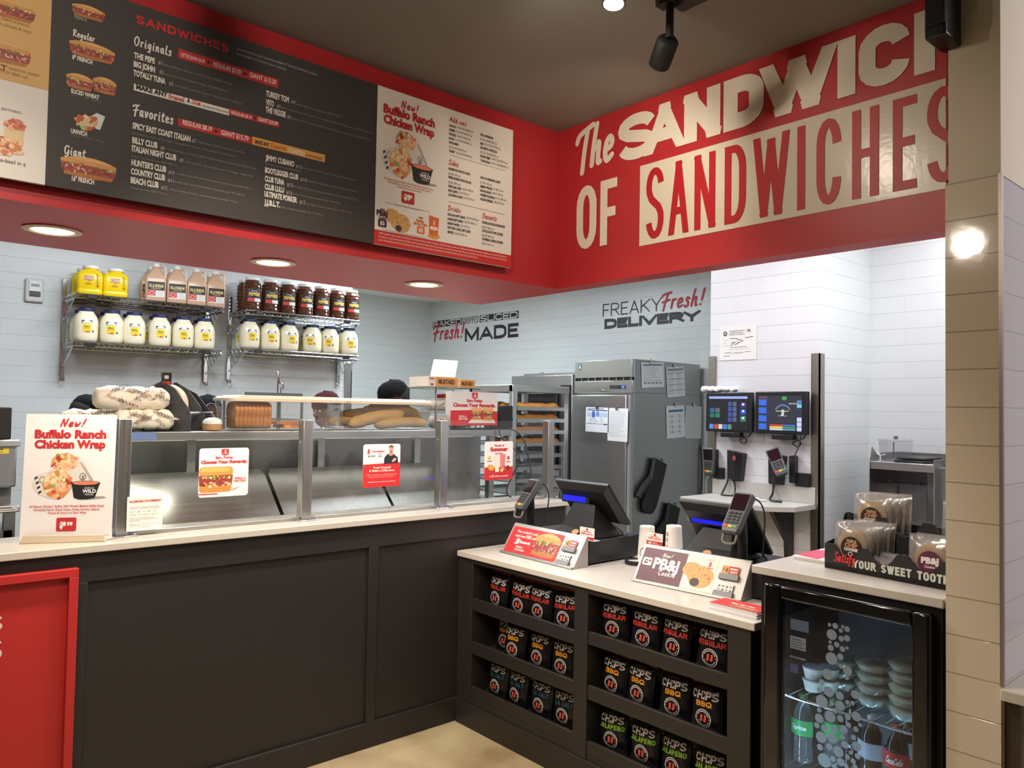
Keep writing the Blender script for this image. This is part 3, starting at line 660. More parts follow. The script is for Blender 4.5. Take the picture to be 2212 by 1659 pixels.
tx(p, 0, 'MAKE ANY', (928, 990), (1025, 1012), 26, (50, 36, 30), bold=.03); tx(p, 0, 'Favorite', (1035, 1014), (1145, 1042), 28, (206, 92, 46), font='script', wt=.15)
tx(p, 0, 'TOASTED', (1150, 1046), (1272, 1076), 26, (240, 222, 190), bold=.04); tx(p, 0, 'ON FRENCH BREAD', (1275, 1078), (1390, 1104), 18, (90, 60, 40))
items = [('THE PEPE', (92, 403), (237, 436), 40, '#1', (258, 442), 'ham, provolone, lettuce, tomato & mayo 370/590/1170 cal', (295, 450), (766, 590), None),
 ('BIG JOHN', (90, 462), (237, 496), 40, '#2', (268, 506), 'roast beef, lettuce, tomato & mayo 330/530/1060 cal', (300, 515), (733, 637), None),
 ('TOTALLY TUNA', (88, 522), (309, 578), 40, '#3', (334, 586), 'tuna salad, cucumber, lettuce & tomato 390/710/1430 cal', (373, 597), (830, 718), None),
 ('SPICY EAST COAST ITALIAN', (82, 887), (482, 976), 42, '#7', (492, 980), 'double salami, double capocollo, provolone,', (530, 985), (857, 1060), ('hot peppers, onion, oil & vinegar, oregano-basil, lettuce, tomato & mayo 1010/2020 cal', (80, 925), (787, 1082))),
 ('BILLY CLUB', (80, 985), (254, 1022), 42, '#8', (275, 1030), 'roast beef, ham, provolone, yellow mustard, lettuce, tomato & mayo 850/1700 cal', (318, 1035), (930, 1168), None),
 ('ITALIAN NIGHT CLUB', (77, 1042), (383, 1106), 42, '#9', (405, 1114), 'salami, capocollo, ham, provolone, onion, oil & vinegar, oregano-basil,', (443, 1122), (912, 1222), ('lettuce, tomato & mayo 990/1980 cal', (75, 1085), (385, 1146))),
 ("HUNTER'S CLUB", (74, 1140), (314, 1186), 42, '#10', (330, 1196), 'double roast beef, provolone, lettuce, tomato & mayo 830/1650 cal', (390, 1202), (906, 1312), None),
 ('COUNTRY CLUB', (71, 1200), (306, 1244), 42, '#11', (325, 1252), 'turkey, ham, provolone, lettuce, tomato & mayo 790/1580 cal', (375, 1257), (855, 1357), None),
 ('BEACH CLUB', (69, 1260), (261, 1296), 42, '#12', (280, 1302), 'turkey, double provolone, avocado spread, cucumber, lettuce,', (335, 1312), (813, 1402), ('tomato & mayo 850/1710 cal', (67, 1300), (317, 1346))),
 ('TURKEY TOM', (1002, 664), (1160, 706), 40, '#4', (1176, 712), 'turkey, lettuce, tomato & mayo 340/560/1120 cal', (1208, 722), (1522, 815), None),
 ('VITO', (1001, 722), (1056, 736), 40, '#5', (1076, 742), 'salami, capocollo, provolone, onion, oil & vinegar, oregano-basil, lettuce, tomato 390/640/1280 cal', (1108, 747), (1730, 925), None),
 ('THE VEGGIE', (999, 774), (1138, 808), 40, '#6', (1147, 814), 'double provolone, avocado spread, cucumber, lettuce, tomato & mayo 490/760/1520 cal', (1178, 822), (1730, 975), None),
 ('JIMMY CUBANO', (998, 1102), (1197, 1150), 38, '#13', (1208, 1156), 'bacon, ham, provolone, sliced pickles, mayo & yellow mustard', (1247, 1162), (1630, 1250), ('(hot sauce on request) 820/1640 cal', (998, 1135), (1242, 1190))),
 ('BOOTLEGGER CLUB', (995, 1190), (1224, 1238), 38, '#14', (1240, 1246), 'roast beef, turkey, lettuce, tomato & mayo 690/1380 cal', (1280, 1250), (1630, 1330), None),
 ('CLUB TUNA', (994, 1248), (1128, 1276), 38, '#15', (1146, 1282), 'tuna salad, double provolone, cucumber, lettuce & tomato 860/1720 cal', (1188, 1292), (1642, 1385), None),
 ('CLUB LULU', (993, 1302), (1126, 1330), 38, '#16', (1142, 1336), 'turkey, bacon, lettuce, tomato & mayo 740/1480 cal', (1190, 1340), (1518, 1412), None),
 ('ULTIMATE PORKER', (991, 1352), (1216, 1398), 38, '#17', (1232, 1402), 'ham, bacon, lettuce, tomato & mayo 760/1530 cal', (1277, 1408), (1592, 1476), None),
 ('J.J.B.L.T.', (990, 1410), (1100, 1430), 38, '', (1100, 1430), 'bacon, lettuce, tomato & mayo 710/1430 cal', (1110, 1434), (1398, 1492), None)]
for nm, a_, b_, h_, no, q_, d_, da, db, e_ in items:
    tx(p, 0, nm, a_, b_, h_*.92, OFFW, bold=.045)
    if no: tx(p, 0, no, q_, (q_[0]+14*len(no), q_[1]+4*len(no)), 26, (168, 162, 154, .6), bold=.01)
    tx(p, 0, d_, da, db, 15, LG, bold=.01)
    if e_: tx(p, 0, e_[0], e_[1], e_[2], 15, LG, bold=.01)
z1 = dict(o=(0, 0))
tx(p, 0, 'Regular', (505, 258), (657, 285), 46, OFFW, font='script', wt=.15, **z1); tx(p, 0, 'Giant', (445, 1068), (597, 1085), 60, OFFW, font='script', wt=.15, **z1)
tx(p, 0, 'FRENCH', (510, 128), (596, 150), 26, (150, 144, 136, .6), bold=.03, **z1); tx(p, 0, '8" FRENCH', (497, 410), (636, 442), 28, OFFW, bold=.04, **z1)
tx(p, 0, 'SLICED WHEAT', (487, 643), (682, 685), 28, OFFW, bold=.04, **z1); tx(p, 0, 'regular size or giant, 200/400 cal', (487, 660), (697, 708), 13, LG, **z1)
tx(p, 0, 'UNWICH', (487, 920), (598, 938), 30, OFFW, bold=.04, **z1); tx(p, 0, 'wrapped in fresh lettuce, 35/70 cal', (487, 940), (712, 980), 14, LG, **z1); tx(p, 0, '16" FRENCH', (493, 1246), (648, 1272), 32, OFFW, bold=.04, **z1)
def pic(a, b, fn, o=(0, 0), sc=3.191, **k):
    A = lx(o[0]+a[0]/sc, o[1]+a[1]/sc); B = lx(o[0]+b[0]/sc, o[1]+b[1]/sc); C = lx(o[0]+a[0]/sc, o[1]+b[1]/sc)
    fn(A[0], (B[1]+C[1])/2-.0, B[0]-A[0], A[1]-C[1], **k)
pic((495, 40), (722, 130), p.sub, seed=1); pic((475, 295), (792, 415), p.sub, seed=2); pic((415, 1085), (800, 1235), p.sub, seed=4)
pic((455, 510), (640, 620), p.sub, seed=5); pic((640, 535), (800, 650), p.sub, seed=6)
A = lx(610/3.191, 850/3.191); p.poly([(A[0]-.03, A[1]-.01), (A[0]+.02, A[1]+.035), (A[0]+.042, A[1]+.03), (A[0]+.03, A[1]-.012)], (214, 214, 216), 1); p.scat(A[0]-.004, A[1], .026, .022, 40, .008, [(166, 186, 110), (196, 92, 70), (220, 190, 140), (230, 214, 170)], 2)
m.build('centre_panel', menu, smooth=False)
# white right panel
x0, x1 = lx(812, 300)[0], lx(1106, 430)[0]
m = M().use(pm(232, 226, 216, .6)).box(x0, YM-.012, MZ0, x1, YM, MZ1); p = P(m, fm_)
z3 = dict(o=(780, 160), sc=3.6065)
CR = (186, 40, 46, .6)
tx(p, 0, 'New!', (312, 268), (450, 300), 58, CR, font='script', wt=.17, sh=.1, **z3)
tx(p, 0, 'Buffalo Ranch', (172, 298), (573, 412), 62, CR, bold=.055, **z3); tx(p, 0, 'Chicken Wrap', (174, 376), (568, 492), 62, CR, bold=.055, **z3)
A = lx(780+155/3.6065, 160+770/3.6065); B = lx(780+585/3.6065, 160+880/3.6065); T = lx(780+155/3.6065, 160+375/3.6065)
p.wraps(A[0], A[1]-.005, B[0]-A[0], T[1]-A[1])
for k, (s_, a_, b_) in enumerate((('All-Natural Chicken, Buffalo Wild Wings Medium Buffalo Sauce,', (175, 818), (562, 908)), ('Homestyle Ranch, Sliced Celery, Crispy Carrots, Lettuce,', (203, 842), (540, 926)), ('Tomato & Onion in a Flour Wrap', (277, 880), (465, 930)))): tx(p, 0, s_, a_, b_, 17, (190, 90, 84, .6), **z3)
A, B = lx(780+312/3.6065, 160+1000/3.6065), lx(780+415/3.6065, 160+940/3.6065); p.rrect(A[0], A[1], B[0], A[1]+.046, .006, CR, 1)
p.text('$9', A[0]+.010, A[1]+.014, .02, (240, 232, 224), bold=.05); p.text('99', A[0]+.031, A[1]+.022, .012, (240, 232, 224), bold=.04)
for a_, b_ in (((185, 1000), (530, 1078)), ((260, 1022), (460, 1068)), ((165, 1215), (510, 1280))): tx(p, 0, 'All calories shown are for one serving as it comes, prices and products may vary here', a_, b_, 9, (90, 86, 82), **z3)
tx(p, 0, 'New!', (147, 1058), (180, 1066), 18, (80, 36, 52), bold=.03, **z3); tx(p, 0, 'PB&J', (118, 1092), (205, 1116), 40, (72, 32, 50), bold=.055, **z3); tx(p, 0, 'Cookie', (135, 1122), (187, 1134), 18, (72, 32, 50), bold=.03, **z3)
A = lx(780+130/3.6065, 160+1185/3.6065); p.rrect(A[0], A[1], A[0]+.037, A[1]+.029, .005, (78, 34, 54), 1); p.text('$2', A[0]+.008, A[1]+.008, .013, (236, 226, 226), bold=.04)
A = lx(780+255/3.6065, 160+1125/3.6065); p.cookie(A[0]-.008, A[1]+.008, .034, 1, 1); A = lx(780+305/3.6065, 160+1160/3.6065); p.cookie(A[0], A[1], .044, 2, 2); p.ell(A[0]-.008, A[1]-.022, .014, .012, (70, 50, 50), 3.2)
tx(p, 0, 'New!', (450, 1122), (480, 1130), 14, (80, 60, 50), bold=.03, **z3); tx(p, 0, 'Buffalo', (430, 1146), (488, 1160), 20, (224, 122, 50), bold=.05, **z3); tx(p, 0, 'Jimmy Chips', (405, 1168), (515, 1186), 20, (224, 122, 50), bold=.05, **z3)
A = lx(780+433/3.6065, 160+1240/3.6065); p.rrect(A[0], A[1], A[0]+.036, A[1]+.029, .005, (224, 116, 40), 1); p.text('$2', A[0]+.008, A[1]+.008, .013, (240, 230, 220), bold=.04)
A = lx(780+530/3.6065, 160+1250/3.6065); p.poly([(A[0], A[1]), (A[0]-.003, A[1]+.075), (A[0]+.045, A[1]+.07), (A[0]+.04, A[1])], (214, 98, 44), 1); p.scat(A[0]+.02, A[1]-.004, .03, .008, 16, .008, [(222, 150, 70), (206, 128, 50), (230, 170, 90)], 2); p.text('JJ', A[0]+.02, A[1]+.045, .012, (250, 220, 190), al='c', bold=.04); p.rect(A[0]+.003, A[1]+.02, A[0]+.038, A[1]+.034, (240, 216, 190), 2)
for s_, a_, b_ in (('Add-ons', (687, 372), (822, 408)), ('Sides', (680, 705), (760, 726)), ('Drinks', (676, 1062), (777, 1082)), ('Desserts', (945, 1124), (1056, 1146))): tx(p, 0, s_, a_, b_, 40, CR, font='script', wt=.12, sh=.1, **z3)
DK, GY = (70, 64, 62), (134, 126, 118)
def rows(x0_, y0_, dy, lst, slope=.27):
    y = y0_
    for nm, pr in lst:
        w_ = 7.7*len(nm)
        if nm: tx(p, 0, nm, (x0_, y), (x0_+w_, y+w_*slope), 17, DK, bold=.04, **z3)
        if pr: tx(p, 0, pr, (x0_+w_+(10 if nm else 0), y+(w_+10)*slope), (x0_+w_+10+6.2*len(pr), y+(w_+10+6.2*len(pr))*slope), 16, GY, bold=.01, **z3)
        y += dy
rows(683, 408, 33, [('AVOCADO', '$1.80 45/150/240 cal'), ('CHEESE', '$1.25 70/140/210 cal'), ('PICKLES', '$0.60 5/10/10 cal'), ('BACON', '$1.75 60/120/180 cal'), ('EXTRA MEAT', ''), ('', '$2.25 60/170/340 cal'), ('TURKEY', '$2.25 80/160/240 cal')])
rows(927, 482, 33, [('OIL & VINEGAR', ''), ('', '$0.25 60/90/140 cal'), ('HAM', '$2.25 50/110/160 cal'), ('SALAMI & CAPICOLA', ''), ('', '$2.25 150/260/430 cal'), ('ROAST BEEF', '$2.75 70/140/210 cal'), ('TUNA SALAD', '$2.75 130/250/430 cal')], .26)
rows(679, 750, 33, [('HOMESTYLE POTATO SALAD', ''), ('', '$2.85 270 cal'), ('FRESH BAKED PASTA SALAD', ''), ('', '$2.85 290 cal'), ('REGULAR CHIPS', '$1.99 160 cal'), ('BBQ CHIPS', '$1.99 150 cal'), ('JALAPENO CHIPS', '$1.99 150 cal')], .2)
rows(927, 818, 33, [('SALT & VINEGAR CHIPS', ''), ('', '$1.99 150 cal'), ('JIMMY PICKLE', '$1.85 15 cal'), ('BACON RANCH', '$0.99 180 cal'), ('HOMESTYLE RANCH', '$1.0 230 cal'), ('KICKIN SPREAD', '$0.25 70 cal')], .2)
rows(672, 1102, 34, [('REGULAR SOFT DRINK', '$2.49 0-370 cal'), ('LARGE SOFT DRINK', '$2.79 0-460 cal'), ('BIGGBY WATER', '$2.19 0 cal'), ('BOTTLED COKE, DIET COKE', ''), ('SPRITE', '$2.99 0-240 cal')], .18)
rows(940, 1166, 32, [('FUDGE CHOCOLATE BROWNIE', ''), ('', '$2.59 350 cal'), ('CHOCOLATE CHIP COOKIE', ''), ('', '$2.39 420 cal'), ('OATMEAL RAISIN COOKIE', ''), ('', '$2.39 370 cal')], .17)
for a_, b_ in (((690, 632), (1122, 752)), ((680, 992), (1120, 1096))):
    A, B = lx(780+a_[0]/3.6065, 160+a_[1]/3.6065), lx(780+b_[0]/3.6065, 160+b_[1]/3.6065); p.rect(A[0], (A[1]+B[1])/2-.0008, B[0], (A[1]+B[1])/2+.0008, (150, 142, 132), 1)
RB = lx(1104, 552)[1]
p.rect(x0, MZ0, x1, RB, (196, 46, 42, .5), 1)
for k, s_ in enumerate(('2,000 calories a day is used as the basis for general nutrition advice, however, individual calorie needs vary. Additional nutrition information available upon request. Please inform', 'if a person in your party has a food allergy or is vegetarian. Menu items may contain or come into contact with wheat, eggs, peanuts, tree nuts, milk and soy, please ask your server', 'menu. No trans fat per serving. All products, menu offerings and prices may vary by location. Some items on this menu may not be sold at all places.')):
    p.text(s_, x0+.02, RB-.014-.0125*k, .0072, (240, 190, 180), w=(x1-x0)*(.93 if k < 2 else .7), bold=.02)
m.build('right_panel', menu, smooth=False)
# left panel, mostly outside the frame
x0 = -.35; x1 = xl
m = M().use(pm(228, 222, 214, .6)).box(x0, YM-.012, MZ0, x1, YM, MZ1); p = P(m, fm_)
zo = lx(60, 185)[1]; p.rect(x0, zo, x1, MZ1, (214, 172, 110, .6), 1)
tx(p, 0, 'MELT', (-120, 460), (48, 482), 38, (120, 52, 34), bold=.03, **z1); tx(p, 0, 'double ham, cheddar', (60, 475), (272, 535), 20, (120, 84, 50), **z1); tx(p, 0, 'and 910/1820 cal', (-60, 482), (188, 545), 20, (120, 84, 50), **z1)
tx(p, 0, 'sliced cheese, provolone,', (-60, 115), (205, 190), 22, (120, 92, 64), **z1); tx(p, 0, 'bacon, tomato & mayo', (-60, 160), (220, 232), 22, (120, 92, 64), **z1)
pic((-200, -20), (245, 120), p.sub, seed=8); pic((-200, 270), (212, 430), p.sub, seed=9)
tx(p, 0, 'oregano-basil in a', (-120, 1085), (175, 1152), 26, (70, 66, 64), **z1); tx(p, 0, 'breast, parmesan,', (-100, 740), (152, 778), 22, (120, 116, 112), **z1)
A = lx(95/3.191, 905/3.191); p.rect(A[0]-.022, A[1]-.035, A[0]+.022, A[1]+.01, (222, 196, 146), 2); p.scat(A[0], A[1]+.018, .022, .012, 30, .008, [(206, 120, 96), (226, 170, 140), (190, 90, 70)], 3); p.scat(A[0]-.012, A[1]-.045, .03, .02, 50, .009, [(206, 128, 84), (226, 176, 130), (184, 92, 60), (232, 200, 160)], 3)
m.build('left_panel', menu, smooth=False)
M().box(x0, YM, MZ0+.004, lx(1106, 430)[0], YF-.0005, MZ1-.004).build('backer', menu, pm(40, 26, 26, .6))
# ================================================================== long counter
HC, LC = 1.067, .864
XE = 3.225
t = thing('service_counter', 'long black panelled service counter with a pale stone top below the menu', 'counter', (1, YP, 0))
m = M().box(-3, YP+.012, 0, XE-.02, YP+.30, HC-.03); m.build('body', t, BLACKP)
M().box(-3, YP, .93, XE-.02, YP+.012, HC-.03).build('top_rail', t, BLACKP, bevel=.002)
M().box(-3, YP-.004, 0, XE-.02, YP+.012, .117).build('baseboard', t, BLACKP, bevel=.003)
for x in (.69, 1.925): 
    M().box(x-.025, YP, .117, x+.025, YP+.012, .93).build('stile', t, BLACKP, bevel=.002)
M().box(-3, YP, .93, .665, YP+.012, .99).build('top_rail', t, BLACKP)
M().box(-3, YP-.02, HC-.028, XE, YP+.34, HC).build('countertop', t, QUARTZ, bevel=.003)
# red framed panel at the left end
rx0, rx1, rz1 = -.55, .678, .99
pn = M().box(rx0, YP-.004, .117, rx1, YP+.011, rz1); 
RP = pm(190, 44, 42, .5)
rp_ = M().box(rx0+.03, YP-.002, .13, rx1-.03, YP+.0115, rz1-.03).build('red_panel', t, RP)
f_ = M().box(rx0, YP-.03, rz1-.03, rx1, YP-.0005, rz1).box(rx1-.03, YP-.03, .117, rx1, YP-.0005, rz1-.03); f_.build('red_frame', t, RP, bevel=.002)
m = M(); p = P(m, fr((0, YP-.0021, 0), (1, 0, 0), (0, 0, 1)))
def px3(x, y): q = at(x, y, Y=YP-.002); return q.x, q.z
a = px3(6, 1335); b = px3(-300, 1385)
p.strokes('S', .453-.05, px3(6, 1362)[1], .055, (236, 226, 216), w=.05, wt=.22); p.strokes('S', .455-.07, px3(6, 1425)[1], .075, (236, 226, 216), w=.07, wt=.22)
m.build('lettering', rp_, smooth=False)

# ------------------------------------------------------------------ glass guard on the counter
YG = 3.29
t = thing('sneeze_guard', 'clear glass guard held by square steel posts on the long counter', 'sneeze guard', (2, YG, HC))
posts = [.853, 1.629, 2.403, 3.185]
for x in posts:
    po_ = M().box(x-.024, YG-.026, HC+.006, x+.024, YG+.026, 1.527).build('post', t, STEEL, bevel=.002)
    m = M(); m.box(x-.055, YG-.05, HC, x+.055, YG+.05, HC+.006); 
    for sx in (-1, 1): m.lathe([(.007, 0), (.006, .005), (0, .006)], 8, (x+sx*.042, YG-.036, HC+.006))
    m.build('foot_plate', po_, CHROME, bevel=.002)
for a, b in zip(posts[:-1], posts[1:]):
    gp_ = M().box(a+.026, YG-.004, HC+.015, b-.026, YG+.004, 1.525).build('glass_pane', t, GLASS)
    M().box(a+.026, YG-.009, HC, b-.026, YG+.009, HC+.016).build('glass_channel', gp_, STEELX, bevel=.002)

# ------------------------------------------------------------------ stickers on the glass
def sticker(name, label, a, b, fn, r=.012, col=(238, 234, 228), y=YG-.0046, group=None):
    A = at(*a, Y=y); B = at(*b, Y=y)
    x0, z1, x1, z0 = A.x, A.z, B.x, B.z
    m = M(); m.use(pm(*col, .5)); cx, cz = x0, z0
    q = M(fr((0, y, 0), (1, 0, 0), (0, 0, 1))); q.use(pm(*col, .5))
    pts = _rr(x1-r, z1-r, r, r, 0, 90, 4)+_rr(x0+r, z1-r, r, r, 90, 180, 4)+_rr(x0+r, z0+r, r, r, 180, 270, 4)+_rr(x1-r, z0+r, r, r, 270, 360, 4)
    q.prism(pts, 0, .0006)
    fn(P(q, fr((x0, y-.0006, z0), (1, 0, 0), (0, 0, 1))), x1-x0, z1-z0)
    return tag(q.build(name, None, smooth=False), label, 'sticker', group)
SRED = (206, 44, 46, .5)
def badge(p, x, y, s_, lay=1):
    p.poly([(x-.5*s_, y+.45*s_), (x+.5*s_, y+.45*s_), (x+.5*s_, y-.3*s_), (x, y-.42*s_), (x-.5*s_, y-.3*s_)], SRED, lay)
    p.text('JJ', x, y+.0*s_, .28*s_, (244, 236, 230), al='c', bold=.05, lay=lay+1); p.text('REWARDS', x, y-.2*s_, .11*s_, (244, 236, 230), al='c', bold=.02, lay=lay+1)
def rewards1(p, w_, h):
    badge(p, w_*.51, h*.91, w_*.15); p.text('Earn Points.', w_*.5, h*.785, h*.048, SRED, al='c', w=w_*.36, bold=.03)
    p.text('Choose Your Rewards.', w_*.5, h*.69, h*.06, SRED, al='c', w=w_*.93, bold=.05); p.sandwich(-.0, h*.1, w_*.68, h*.52, 1)
    p.text('ENROLL &', w_*.83, h*.35, h*.035, SRED, al='c', w=w_*.22, bold=.04); p.text('EARN TODAY', w_*.83, h*.295, h*.035, SRED, al='c', w=w_*.25, bold=.04)
    p.poly([(w_*.6, h*.13), (w_*.85, h*.2), (w_*.7, h*.12)], (176, 168, 162), 1); p.rect(0, h*.055, w_*.38, h*.075, SRED, 1)
sticker('glass_sticker', 'square white rewards sticker with a tall sandwich on the guard glass', (431, 969), (535, 1069), rewards1)
def donate(p, w_, h):
    p.poly([(0, 0), (w_, 0), (w_, h*.56), (0, h*.53)], SRED, 1)
    # plain portrait: dark jacket, crossed arm
    p.poly([(w_*.55, h*.53), (w_*.56, h*.68), (w_*.64, h*.76), (w_*.8, h*.77), (w_*.93, h*.68), (w_*.94, h*.54)], (38, 40, 50), 1.4); p.rect(w_*.69, h*.72, w_*.79, h*.8, (196, 146, 122), 1.5)
    p.ell(w_*.745, h*.87, w_*.065, h*.075, (206, 158, 134), 1.6); p.poly([(w_*.68, h*.89), (w_*.69, h*.95), (w_*.745, h*.975), (w_*.8, h*.95), (w_*.81, h*.89), (w_*.78, h*.92), (w_*.71, h*.92)], (92, 66, 50), 1.8)
    p.poly([(w_*.7, h*.83), (w_*.79, h*.83), (w_*.77, h*.795), (w_*.72, h*.795)], (130, 96, 78), 1.8); p.ell(w_*.83, h*.62, w_*.07, h*.035, (206, 158, 134), 1.8, rot=.6)
    p.text('JJ', w_*.1, h*.81, h*.075, SRED, bold=.05); p.text('Foundation', w_*.24, h*.815, h*.04, SRED, w=w_*.32, bold=.03); p.text('Br & B', w_*.13, h*.71, h*.035, (60, 60, 66), w=w_*.17, bold=.03)
    p.ring(w_*.44, h*.745, w_*.04, h*.035, w_*.012, (96, 130, 170), 1); p.rect(w_*.35, h*.7, w_*.53, h*.706, (96, 130, 170), 1)
    p.text('Treat Yourself', w_*.5, h*.43, h*.045, (244, 226, 220), al='c', w=w_*.48, bold=.03); p.text('& Make a Difference', w_*.5, h*.36, h*.045, (244, 226, 220), al='c', w=w_*.68, bold=.03)
    for k, q in enumerate(('100% of donations collected go to help', 'those who serve and the families of', 'hungry children across the country, so')): p.text(q, w_*.5, h*(.285-.033*k), h*.02, (236, 190, 184), al='c', w=w_*(.84-.08*k))
    p.text('foundation.org to learn more about it', w_*.5, h*.11, h*.024, (244, 226, 220), al='c', w=w_*.74, bold=.02)
sticker('glass_sticker', 'red and white charity sticker with a man in a dark jacket on the guard glass', (785, 960), (863, 1049), donate)
def summer(p, w_, h):
    p.poly([(0, 0), (w_, 0), (w_, h*.33), (0, h*.33)], SRED, 1)
    p.text('The sips of', w_*.5, h*.87, h*.05, SRED, al='c', w=w_*.34, bold=.03); p.text('Summer', w_*.5, h*.75, h*.095, SRED, al='c', w=w_*.62, bold=.05); p.text('are here', w_*.5, h*.67, h*.04, SRED, al='c', w=w_*.27, bold=.03)
    p.poly([(w_*.33, h*.64), (w_*.53, h*.64), (w_*.5, h*.2), (w_*.37, h*.2)], (236, 226, 206), 2); p.poly([(w_*.54, h*.66), (w_*.73, h*.66), (w_*.7, h*.24), (w_*.56, h*.24)], (226, 130, 126), 1.6)
    p.ell(w_*.24, h*.32, w_*.1, h*.075, (226, 180, 70), 2.2); p.ell(w_*.17, h*.34, w_*.07, h*.06, (206, 150, 50), 2); p.scat(w_*.79, h*.31, w_*.1, h*.06, 14, w_*.04, [(176, 40, 40), (200, 70, 60), (140, 30, 32)], 2.2); p.ell(w_*.6, h*.24, w_*.06, h*.045, (230, 196, 90), 2.4)
    p.ell(w_*.17, h*.58, w_*.06, h*.04, (230, 196, 80), 2, rot=.5); p.ell(w_*.83, h*.56, w_*.045, h*.045, (206, 60, 60), 2); p.rect(w_*.1, h*.48, w_*.26, h*.5, (150, 130, 90), 2); p.rect(w_*.76, h*.45, w_*.9, h*.47, (190, 80, 80), 2)
    p.text('try', w_*.3, h*.12, h*.03, (246, 230, 224), al='c', bold=.03); p.text('Simply Made Lemonade', w_*.5, h*.075, h*.04, (246, 230, 224), al='c', w=w_*.64, bold=.02)
sticker('glass_sticker', 'red and white lemonade sticker with two tall drinks near the guard end', (1047, 954), (1107, 1034), summer)
def allergen(p, w_, h):
    p.text('ALLERGEN STATEMENT', w_*.5, h*.84, h*.05, (206, 70, 62), al='c', w=w_*.9, bold=.05); p.text('* * *', w_*.45, h*.77, h*.02, (60, 60, 60), al='c')
    y = .69
    for s_, ww in (('Items served here may have been made with or', .86), ('contain one or more of these common allergens', .82), ('', 0), ('Wheat   Eggs   Soy   Milk   Nuts', .76), ('', 0), ('Shellfish   Fish   Peanuts   Sesame', .78), ('', 0), ('Please tell your server before placing an', .7), ('order if a person in your party has a food', .8), ('allergy of some kind', .3), ('', 0), ('In addition cross contact can occur, so we', .84), ('take great care', .3)):
        if s_: p.text(s_, w_*.07, h*y, h*.022, (70, 68, 66), w=w_*ww, bold=.01)
        y -= .046
    p.text('* Subject to change', w_*.38, h*.1, h*.02, (60, 58, 56), w=w_*.26, bold=.02)
sticker('allergen_card', 'small white allergen notice standing at the foot of the guard glass', (275, 1074), (350, 1142), allergen, .001, y=YG-.035)
# ------------------------------------------------------------------ poster in its holder
A, B = at(40.5, 1175.7, Z=HC), at(227, 1170.6, Z=HC)
u = (B-A); L = u.length; u.normalize(); nrm = Vector((u.y, -u.x, 0))
t = thing('poster_stand', 'tall white wrap poster in a stone coloured holder at the left end of the counter', 'poster', tuple((A+B)/2))
base = M(fr(A, u, (0, 0, 1)))   # x along, y up, z towards the viewer
base.prism([(0, 0), (L, 0), (L*.985, .028), (.012, .030)], -.004, .0); base.box(0, 0, -.075, L, .006, 0)
base.build('holder', t, pm(206, 190, 166, .45), bevel=.002)
pb = M(fr(A-nrm*.02, u, Vector((0, 0, 1))+nrm*-.06)); pw, pz0, ph = L*1.02, .008, .40
wa = at(50.6, 894, Y=(A.y+B.y)/2+.03); ph = (wa.z-HC)*1.0; we = at(248.6, 897, Y=B.y+.03); pw = (we-at(50.6, 894, Y=A.y+.03)).length
pb.use(pm(230, 227, 226, .55)).box(-.005, pz0, -.003, pw-.005, ph, 0)
p = P(pb, pb.x)
w_ = pw
p.strokes('New!', w_*.36, ph*.905, ph*.058, CR, w=w_*.28, wt=.2, font='script', sh=.25); p.text('Buffalo Ranch', w_*.48, ph*.815, ph*.058, CR, al='c', w=w_*.79, bold=.055); p.text('Chicken Wrap', w_*.48, ph*.735, ph*.058, CR, al='c', w=w_*.78, bold=.055)
p.wraps(w_*.09, ph*.33, w_*.8, ph*.37)
for k, (s_, ww) in enumerate((('All-Natural Chicken*, Buffalo Wild Wings® Medium Buffalo Sauce,', .82), ('Homestyle Ranch, Sliced Celery, Crispy Carrots, Lettuce,', .72), ('Tomato & Onion in a Flour Wrap', .42))): p.text(s_, w_*.48, ph*(.272-.026*k), ph*.016, (196, 70, 70), al='c', w=w_*ww, bold=.02)
p.rrect(w_*.37, ph*.085, w_*.59, ph*.19, w_*.02, CR, 1); p.text('$9', w_*.41, ph*.11, ph*.045, (246, 236, 232), bold=.06, w=w_*.065); p.text('99', w_*.485, ph*.128, ph*.026, (246, 236, 232), bold=.05, w=w_*.065)
p.text('Prices and participation may vary. Product may not be available in all locations. See store for details, while supplies last', w_*.06, ph*.045, ph*.009, (70, 66, 66), w=w_*.9); p.text('All calories and offers are valid for a limited time only', w_*.28, ph*.03, ph*.009, (70, 66, 66), w=w_*.46)
pb.build('poster', t, smooth=False)
# pen on the counter
A, B = at(277, 1149, Z=HC+.006), at(340, 1146, Z=HC+.006)
t = thing('ballpoint_pen', 'black pen lying on the counter below the allergen notice', 'pen', tuple((A+B)/2-Vector((0, 0, .006))))
M().tube([A, A*.2+B*.8, B], lambda q: .0055 if q < .9 else .0015, 10).build('barrel', t, BLKPL); M().tube([A*.98+B*.02+Vector((0, 0, .007)), A*.7+B*.3+Vector((0, 0, .007))], .0018, 6).build('clip', t, BLKPL)
